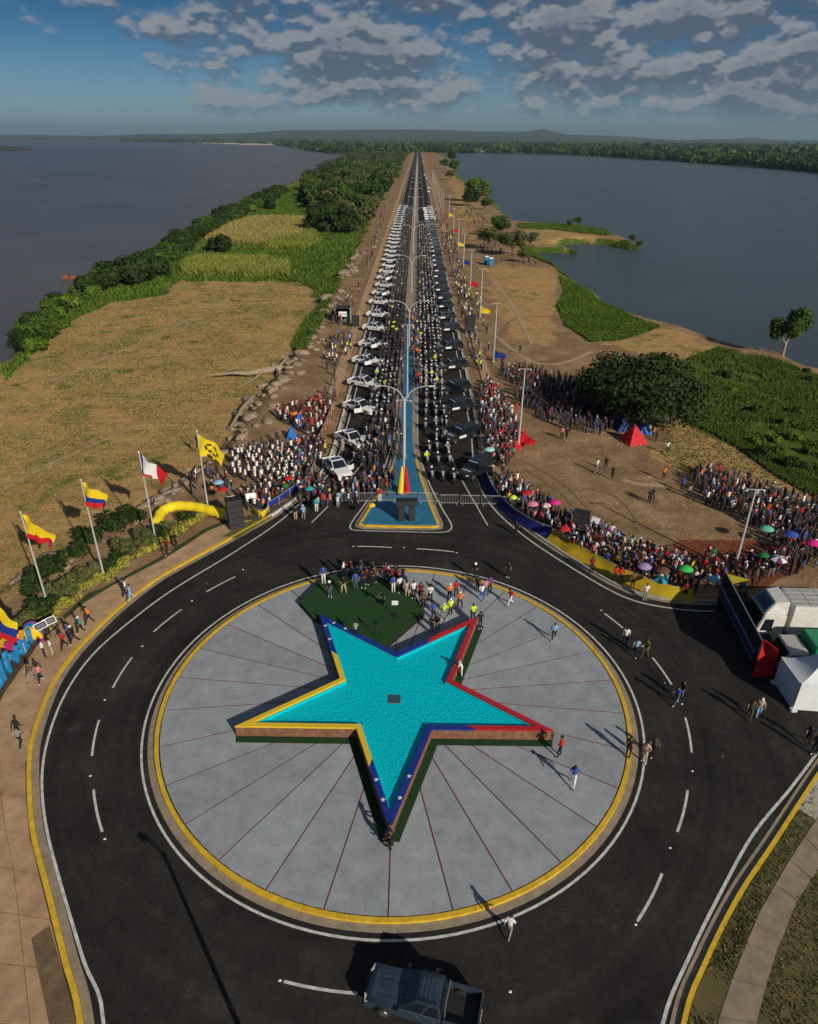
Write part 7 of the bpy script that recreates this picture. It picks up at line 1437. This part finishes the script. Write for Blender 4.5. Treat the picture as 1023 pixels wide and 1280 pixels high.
put_tree('bright', (597, 252), 'bright green round tree on the far right shore', 2.4); put_tree('dense', (589, 257), 'darker tree joined to the bright green round one', 1.3); put_tree('mid', (608, 262), 'small tree right of the bright green round tree', .9)
put_tree('dense', (565, 199), 'small dark tree standing alone on the far right shore', 1.9, 2.4); put_tree('dense', (545, 189.5), 'dark tree beside the far end of the causeway', 2.6); put_tree('mid', (556, 209), 'pale green bush on the far right shore', 1.7); put_tree('mid', (568, 214), 'second pale green bush on the far right shore', 1.9); put_tree('open', (563, 224), 'low dry tree on the far right shore', 1.3)
for px, s in (((722, 281), .5), ((790, 301), .4), ((800, 304), .4), ((712, 283), .4)): put_tree('mid', px, 'low bush on the spit of land in the right lake', s, None, 'bushes on the spit of land')
# the wooded strip left of the causeway
VEGP = PW([(385, 219), (400, 212), (432, 193), (470, 188), (508, 186.5), (494, 224), (480, 244), (470, 262), (458, 286), (447, 293), (396, 291), (389, 268), (380, 240)], -1.2)
xs = [p[0] for p in VEGP]; ys = [p[1] for p in VEGP]; pts = []
tries = 0
while len(pts) < 2300 and tries < 60000:
    tries += 1; y = math.exp(rng.uniform(math.log(min(ys)), math.log(max(ys)))); x = rng.uniform(min(xs), max(xs))
    if inpoly(VEGP, np.array([x]), np.array([y]))[0]: pts.append((math.hypot(x, y), x, y))
pts.sort()
near = []; dmin = 3.0
for d, x, y in pts:
    if all((x - a) ** 2 + (y - b) ** 2 > (4.2 + y * .004) ** 2 for _, a, b in near[-160:]): near.append((d, x, y))
for i, (d, x, y) in enumerate(near[:240]):
    k = rng.choice(['forest', 'forest5', 'forest2', 'forest3', 'forest4', 'forest']); s = rng.uniform(.65, 1.25) * (1.12 if y > 400 else 1); w_ = {'forest': 'dark green tree', 'forest2': 'mid green tree', 'forest3': 'olive green tree', 'forest4': 'tall mid green tree', 'forest5': 'broad dark green tree'}[k]
    copy_tree(T_[k], None, (x, y, lz(x, y) - .3), rng.uniform(0, 6), w_ + ' in the dense wood between river and causeway', w_ + 's of the wood between river and causeway', (s, s, s * rng.uniform(.85, 1.15)))
def canopy_mass(name, places, n_each, size, leafs, label, seed):
    q = np.random.default_rng(seed); Vs = []; Fs = []; mi = []; o = 0
    for j, (x, y, z, r, h) in enumerate(places):
        k = max(2, int(n_each)); c = q.normal(size=(3, 3)) * .38
        V, F = leaf_cloud([(x + c[i, 0] * r, y + c[i, 1] * r, z + h * (.5 + .12 * c[i, 2])) for i in range(3)], [(r * .62, r * .62, h * .45)] * 3, k, size * r, int(q.integers(1e9)), tri=True)
        Vs.append(V); Fs.append(F + o); o += len(V); mi.append(np.full(len(F), int(q.integers(len(leafs)))))
    return tag(link(name, np_mesh(name, np.concatenate(Vs), np.concatenate(Fs), leafs, midx=np.concatenate(mi))), kind='stuff', label=label)
rest = [(x, y, lz(x, y), rng.uniform(3.5, 6.5) * (1 + y * .0004), rng.uniform(5, 9)) for d, x, y in near[240:]]
under = [(x, y, lz(x, y), rng.uniform(2, 4), rng.uniform(1.5, 3)) for d, x, y in pts[::2]]
canopy_mass('distant_wood', rest + under, 70, .12, [LEAF_B, LEAF_B, LEAF_A, LEAF_C], 'far part of the dense wood and its undergrowth', 5)
# shoreline bushes on the river bank
bu = [shrub('bush', 2.3, 3.4, LEAF_A, 1500, .22, 41, 8), shrub('bush', 2.0, 2.6, LEAF_D, 1300, .22, 42, 7), shrub('bush', 2.6, 4.0, LEAF_B, 1600, .24, 43, 9)]
for s in bu: tag(s, None, 'bush'); DEL.append(s)
SB = resample(PW([(24, 440), (42, 412), (78, 382), (112, 356), (142, 346), (178, 332), (216, 311), (242, 292), (302, 263), (347, 241)], -1.6), 3.9)
for i, (x, y) in enumerate(SB):
    for j in range(2 if y < 190 else 3):
        xx = x + rng.uniform(-1.5, 3.5) + j * 2.4; yy = y + rng.uniform(-2, 2); k = rng.choice([0, 0, 1, 2]); s = rng.uniform(.45, 1.0) * (1 + y / 700)
        copy_tree(bu[k], None, (xx, yy, max(lz(xx, yy), WL) - .1), rng.uniform(0, 6), ['mid green', 'bright green', 'dark green'][k] + ' bush on the river bank at the field edge', ['mid green', 'bright green', 'dark green'][k] + ' bushes on the river bank', s)
for px, s in (((150, 352), 1.5), ((162, 354), 1.8), ((174, 354), 1.8), ((186, 350), 1.7), ((196, 345), 1.5), ((170, 345), 1.6), ((138, 358), 1.3), ((128, 362), 1.2)):
    p = G(*px, -1.2); copy_tree(bu[2], None, (p.x, p.y, lz(p.x, p.y) - .2), rng.uniform(0, 6), 'large dark bush in the clump at the top of the dry field', 'dark bushes of the clump at the top of the dry field', s)
for px in ((270, 315), (282, 316), (392, 282), (386, 290), (340, 262)): p = G(*px, -1.2); copy_tree(bu[2], None, (p.x, p.y, lz(p.x, p.y) - .2), 0, 'dark bush standing among the maize plots', 'dark bushes among the maize plots', rng.uniform(1, 1.6))
# grasses, reeds and maize: tufts that nobody could count
def tufts(name, polys, n, h, wd, leafs, label, seed, z=-1.2, row=0, kmax=9e9, patch=0.0, zc=None):
    q = np.random.default_rng(seed); P = []; 
    for poly in polys:
        W_ = np.array(poly); lo = W_.min(0); hi = W_.max(0); hi[1] = min(hi[1], kmax); m = int(n * 3); x = q.uniform(lo[0], hi[0], m); y = np.exp(q.uniform(np.log(max(5, lo[1])), np.log(hi[1]), m))
        if row: x = np.round(x / row) * row + q.normal(size=m) * .12
        k = inpoly(poly, x, y)
        if patch: k &= (vnoise(x, y, 7, seed) * .6 + vnoise(x, y, 2.5, seed + 1) * .4 + q.uniform(-.12, .12, m)) > patch
        x, y = x[k][:n], y[k][:n]; P.append(np.stack([x, y], 1))
    P = np.concatenate(P); z0 = land_z(P[:, 0], P[:, 1]) if zc is None else np.full(len(P), zc); k = z0 > WL - .15; P, z0 = P[k], z0[k]; m = len(P); V = []; 
    dist = 1 + P[:, 1] / 260
    for b in range(3):
        a = q.uniform(0, 6.28, m); hh = h * q.uniform(.5, 1.2, m) * (1 if row else np.minimum(dist, 1.8)); ww = wd * q.uniform(.7, 1.3, m) * dist; dx, dy = np.cos(a) * ww, np.sin(a) * ww; tx, ty = q.normal(size=m) * hh * .35, q.normal(size=m) * hh * .35
        c = q.normal(size=(2, m)) * wd * 1.2; X, Y = P[:, 0] + c[0], P[:, 1] + c[1]
        V.append(np.stack([np.stack([X - dx, Y - dy, z0 - .05], 1), np.stack([X + dx, Y + dy, z0 - .05], 1), np.stack([X + tx, Y + ty, z0 + hh], 1)], 1))
    V = np.concatenate(V).reshape(-1, 3); F = np.arange(len(V)).reshape(-1, 3); return tag(link(name, np_mesh(name, V, F, leafs, midx=q.integers(0, len(leafs), len(F)))), kind='stuff', label=label)
tufts('bank_grass', [GREEN[0]], 56000, .5, .11, [LEAF_D, LEAF_A, LEAF_D], 'bright green grass and scrub on the left bank', 1, patch=.35)
tufts('bank_grass', [GREEN[1]], 3500, .5, .12, [LEAF_D, LEAF_A], 'green grass beside the left rocks', 2)
tufts('marsh_grass', [GREEN[2], GREEN[4], GREEN[5], GREEN[6]], 16000, .3, .09, [LEAF_D, LEAF_D, LEAF_A], 'bright green marsh grass along the lake shore', 3)
tufts('reed_grass', [GREEN[3]], 42000, .32, .08, [LEAF_A, LEAF_D, LEAF_D, LEAF_C], 'patchy green grass behind the right crowd', 4, patch=.5)
for i in range(26):
    p = G(rng.uniform(890, 1023), rng.uniform(465, 600), -.2)
    if inpoly(GREEN[3], np.array([p.x]), np.array([p.y]))[0]: k = rng.choice([0, 1, 2]); copy_tree(bu[k], None, (p.x, p.y, lz(p.x, p.y) - .3), rng.uniform(0, 6), ['mid green', 'bright green', 'dark green'][k] + ' low bush scattered in the grass behind the right crowd', ['mid green', 'bright green', 'dark green'][k] + ' bushes in the grass behind the right crowd', (1, 1, .45) if 0 else rng.uniform(.25, .5))
tufts('maize_plot', [PW([(258, 300), (290, 281), (320, 273), (392, 273), (395, 289), (330, 306), (262, 306)], -1.2)], 12000, 2.0, .12, [STRAW, MAIZE, STRAW], 'plot of dry yellow maize on the left bank', 5, row=1.1)
tufts('maize_plot', [PW([(228, 345), (232, 330), (250, 323), (330, 324), (360, 330), (361, 346)], -1.2)], 9000, 1.8, .12, [MAIZE, LEAF_D, MAIZE], 'plot of greening maize at the top of the dry field', 6, row=1.1)
tufts('maize_plot', [PW([(330, 306), (395, 291), (400, 305), (380, 312), (330, 313)], -1.2)], 4000, 1.8, .12, [MAIZE, LEAF_D], 'narrow green maize plot beside the yellow one', 7, row=1.1)
tufts('dry_grass', [STRAWP[1]], 9000, .16, .06, [STRAW, STRAW, STRAW, LEAF_C], 'sparse dry grass of the brown field', 8)
tufts('dry_grass', [STRAWP[3]], 2200, .16, .05, [STRAW, LEAF_C, LEAF_A], 'dry grass between the right crowd and the reeds', 9)
tufts('field_grass', [STRAWP[1]], 12000, .14, .06, [LEAF_D, LEAF_C, LEAF_C], 'green grass patches in the dry field', 15, patch=.56)
tufts('verge_grass', [[p for p in kro if p[1] > 14.5 and p[0] < 25.5] + WR_A[1:][::-1]], 6000, .10, .03, [LEAF_C, LEAF_A, LEAF_C, STRAW], 'patchy grass of the lower right verge', 21, zc=.12, patch=.38)
tufts('verge_grass', [WR_B[:-1] + [(26, 12), (32, 20)]], 5000, .10, .03, [LEAF_C, STRAW, LEAF_C], 'dry grass outside the lower right path', 22, zc=.10, patch=.38)
def track(pts, w_, m):
    P = resample(smooth_line(PW(pts, -.1), 6), .8); A, B = offset(P, w_ / 2), offset(P, -w_ / 2); V = [(x, y, lz(x, y) + .035) for x, y in A] + [(x, y, lz(x, y) + .035) for x, y in B]; n = len(P)
    tag(MB().add(V, [(i, n + i, n + i + 1, i + 1) for i in range(n - 1)], m).build('tyre_track'), kind='structure')
TRK = mat('compacted darker earth', (.15, .095, .055), .95, col2=(.26, .175, .10), scale=2.5); TRL = mat('pale trodden earth', (.33, .23, .14), .95, col2=(.43, .31, .19), scale=1.5)
for pts, w_, m in (([(655, 585), (700, 615), (735, 650), (780, 668), (850, 678)], .35, TRK), ([(660, 578), (706, 606), (742, 640), (790, 656), (860, 664)], .35, TRK), ([(735, 610), (765, 618), (790, 640), (800, 668)], .3, TRK), ([(778, 600), (800, 606), (830, 608)], .8, TRL), ([(620, 420), (660, 450), (700, 455), (740, 440)], .9, TRL), ([(612, 345), (640, 380), (665, 430)], .8, TRL), ([(410, 500), (425, 440), (450, 370), (470, 320)], .4, TRK), ([(60, 470), (130, 440), (220, 400), (300, 360)], .7, TRL), ([(0, 600), (80, 560), (180, 520), (270, 500)], .5, TRL), ([(690, 395), (640, 400), (615, 440)], .5, TRK)): track(pts, w_, m)
LV_, LF_ = [], []
for (cx, cy, sx, sy, n) in ((800, 553, 14, 5, 90), (700, 580, 70, 40, 60), (790, 640, 60, 25, 50), (650, 345, 14, 5, 40), (130, 700, 60, 40, 40), (370, 560, 40, 30, 60), (860, 820, 60, 60, 9), (60, 880, 30, 50, 5)):
    for _ in range(n):
        p = G(rng.gauss(cx, sx), max(300, rng.gauss(cy, sy)), 0); zz = (max(lz(p.x, p.y), .01) if abs(p.x) > 12 or p.y > 60 else .02) + .03; s_l = rng.uniform(.03, .10) * (.6 if p.y < 60 else 1); a = rng.uniform(0, 6.3); o = len(LV_); LV_ += [(p.x + s_l * math.cos(a + k * 1.57), p.y + s_l * math.sin(a + k * 1.57), zz + rng.uniform(0, .04)) for k in range(4)]; LF_.append((o, o + 1, o + 2, o + 3))
tag(link('litter', np_mesh('litter', LV_, LF_, [mat('pale litter', (.6, .58, .54), .8)])), kind='stuff', label='scraps of pale litter on the ground')
# far wood beyond the water
fa = []; q = random.Random(9)
W2 = PW([(150, 178), (345, 175), (388, 184), (432, 189), (553, 186), (662, 187.6), (762, 193.2), (862, 201.6), (962, 211), (1023, 218), (1100, 229)], -.6)
for i in range(2600):
    t = q.uniform(0, 1) ** .6; k = t * (len(W2) - 1.001); j = int(k); x, y = lerp(W2[j], W2[j + 1], k - j); dd = q.uniform(0, 1) ** 1.6 * (350 + y * .75) + 14
    l = math.hypot(x, y); x, y = x * (1 + dd / l), y * (1 + dd / l); sc = 1 + l / 3600; fa.append((x, y, -.6, q.uniform(6, 12) * sc, q.uniform(5, 11) * sc))
canopy_mass('far_wood', fa, 46, .20, [LEAF_B, LEAF_B, LEAF_A], 'distant wooded shore beyond the water', 6)
fb = []
for i in range(1500):
    t = q.uniform(0, 1); k = t * (len(W2) - 1.001); j = int(k); x, y = lerp(W2[j], W2[j + 1], k - j); l = math.hypot(x, y); dd = q.uniform(300, 6500); x, y = x * (1 + dd / l), y * (1 + dd / l); l += dd
    fb.append((x, y, -.6, q.uniform(16, 40), q.uniform(7, 14) * (1 + l / 6000)))
canopy_mass('far_wood', fb, 46, .22, [LEAF_B, LEAF_B, LEAF_A], 'hazy woodland stretching to the hills', 8)
HW = mat('white house wall', (.62, .60, .55), .8); HRf = mat('rust tin roof', (.30, .16, .11), .8); HWIN = mat('dark window', (.02, .02, .025), .3)
for i, (x, y, w_, h_) in enumerate([(547, 183.8, 26, 5), (556, 184, 30, 5), (566, 184.2, 34, 6), (577, 184.4, 30, 5), (596, 184.8, 40, 6), (606, 185, 34, 7), (618, 185.2, 36, 6), (626, 185.3, 30, 9), (634, 185.6, 24, 6), (700, 188.2, 22, 5), (704, 188.4, 14, 7), (795, 194.5, 16, 7), (803, 195, 20, 8), (945, 204.5, 22, 6), (953, 207, 26, 7), (915, 203, 14, 6), (975, 208, 18, 6), (1005, 210, 20, 6)]):
    p = G(x, y, -.6); t = thing('far_house', f'{ORD[i]} pale building from the causeway end on the far lake shore', 'building', (p.x, p.y, -.6), rng.uniform(-.2, .2), 'pale buildings on the far lake shore'); s = p.y / 2200 if p.y < 2200 else 1
    w_ *= s; d_ = 10 * s + 3; MB().box(-w_ / 2, w_ / 2, -d_ / 2, d_ / 2, 0, h_, HW).build('wall', t); MB().hexa([(-w_ / 2 - .6, -d_ / 2 - .6, h_ + .02), (w_ / 2 + .6, -d_ / 2 - .6, h_ + .02), (w_ / 2 + .6, d_ / 2 + .6, h_ + .02), (-w_ / 2 - .6, d_ / 2 + .6, h_ + .02)], [(-w_ / 2 - .6, -.2, h_ + 2.5), (w_ / 2 + .6, -.2, h_ + 2.5), (w_ / 2 + .6, .2, h_ + 2.5), (-w_ / 2 - .6, .2, h_ + 2.5)], HRf if i % 3 else HW).build('roof', t)
    for k in range(3): MB().box(-w_ / 2 + w_ * (k + .7) / 4, -w_ / 2 + w_ * (k + 1.1) / 4, -d_ / 2 - .06, -d_ / 2 - .02, h_ * .35, h_ * .75, HWIN).build('window', t)
# rowing boat on the river
p = G(91, 348, WL); t = thing('rowing_boat', 'small reddish brown open boat near the left river bank', 'boat', (p.x, p.y, WL), R(12)); BW = mat('weathered red boat wood', (.30, .10, .05), .8, var=.2); V = []; F = []
for i in range(9):
    u = i / 8 * 2 - 1; wv = .75 * (1 - abs(u) ** 2.2); z = .55 + .35 * u * u
    V += [(u * 3, -wv, z), (u * 2.8, -wv * .55, -.1), (u * 2.8, wv * .55, -.1), (u * 3, wv, z)]
for i in range(8):
    for j in range(3): F.append((i * 4 + j, i * 4 + j + 1, i * 4 + 5 + j, i * 4 + 4 + j))
MB().add(V, F, BW).build('hull', t, smooth=True)
for x in (-1.3, 0, 1.2): MB().box(x - .12, x + .12, -.6, .6, .38, .44, BW).build('thwart', t)
person(p.x - .8, p.y, WL - .05, 1.5, 'darkred', 'black', 'crouch', 'hair', 'person in dark red sitting in the small boat', None)

# haze: one closed box of thin air round the site
hm = bpy.data.materials.new('haze air'); hm.use_nodes = True; nt = hm.node_tree; nt.nodes.clear(); pv = nt.nodes.new('ShaderNodeVolumePrincipled'); pv.inputs['Color'].default_value = (.55, .80, 1, 1); pv.inputs['Density'].default_value = .00006; pv.inputs['Anisotropy'].default_value = .3
ou = nt.nodes.new('ShaderNodeOutputMaterial'); nt.links.new(pv.outputs[0], ou.inputs['Volume'])
HAZE = True
if HAZE: tag(MB().box(-14500, 21000, -350, 21000, WL - 2, 260, hm).build('haze'), kind='stuff', label='thin blue haze over the water and far shore')

# remove the patterns that copies were taken from
def drop(o):
    for k in list(o.children): drop(k)
    bpy.data.objects.remove(o)
for o in DEL: drop(o)
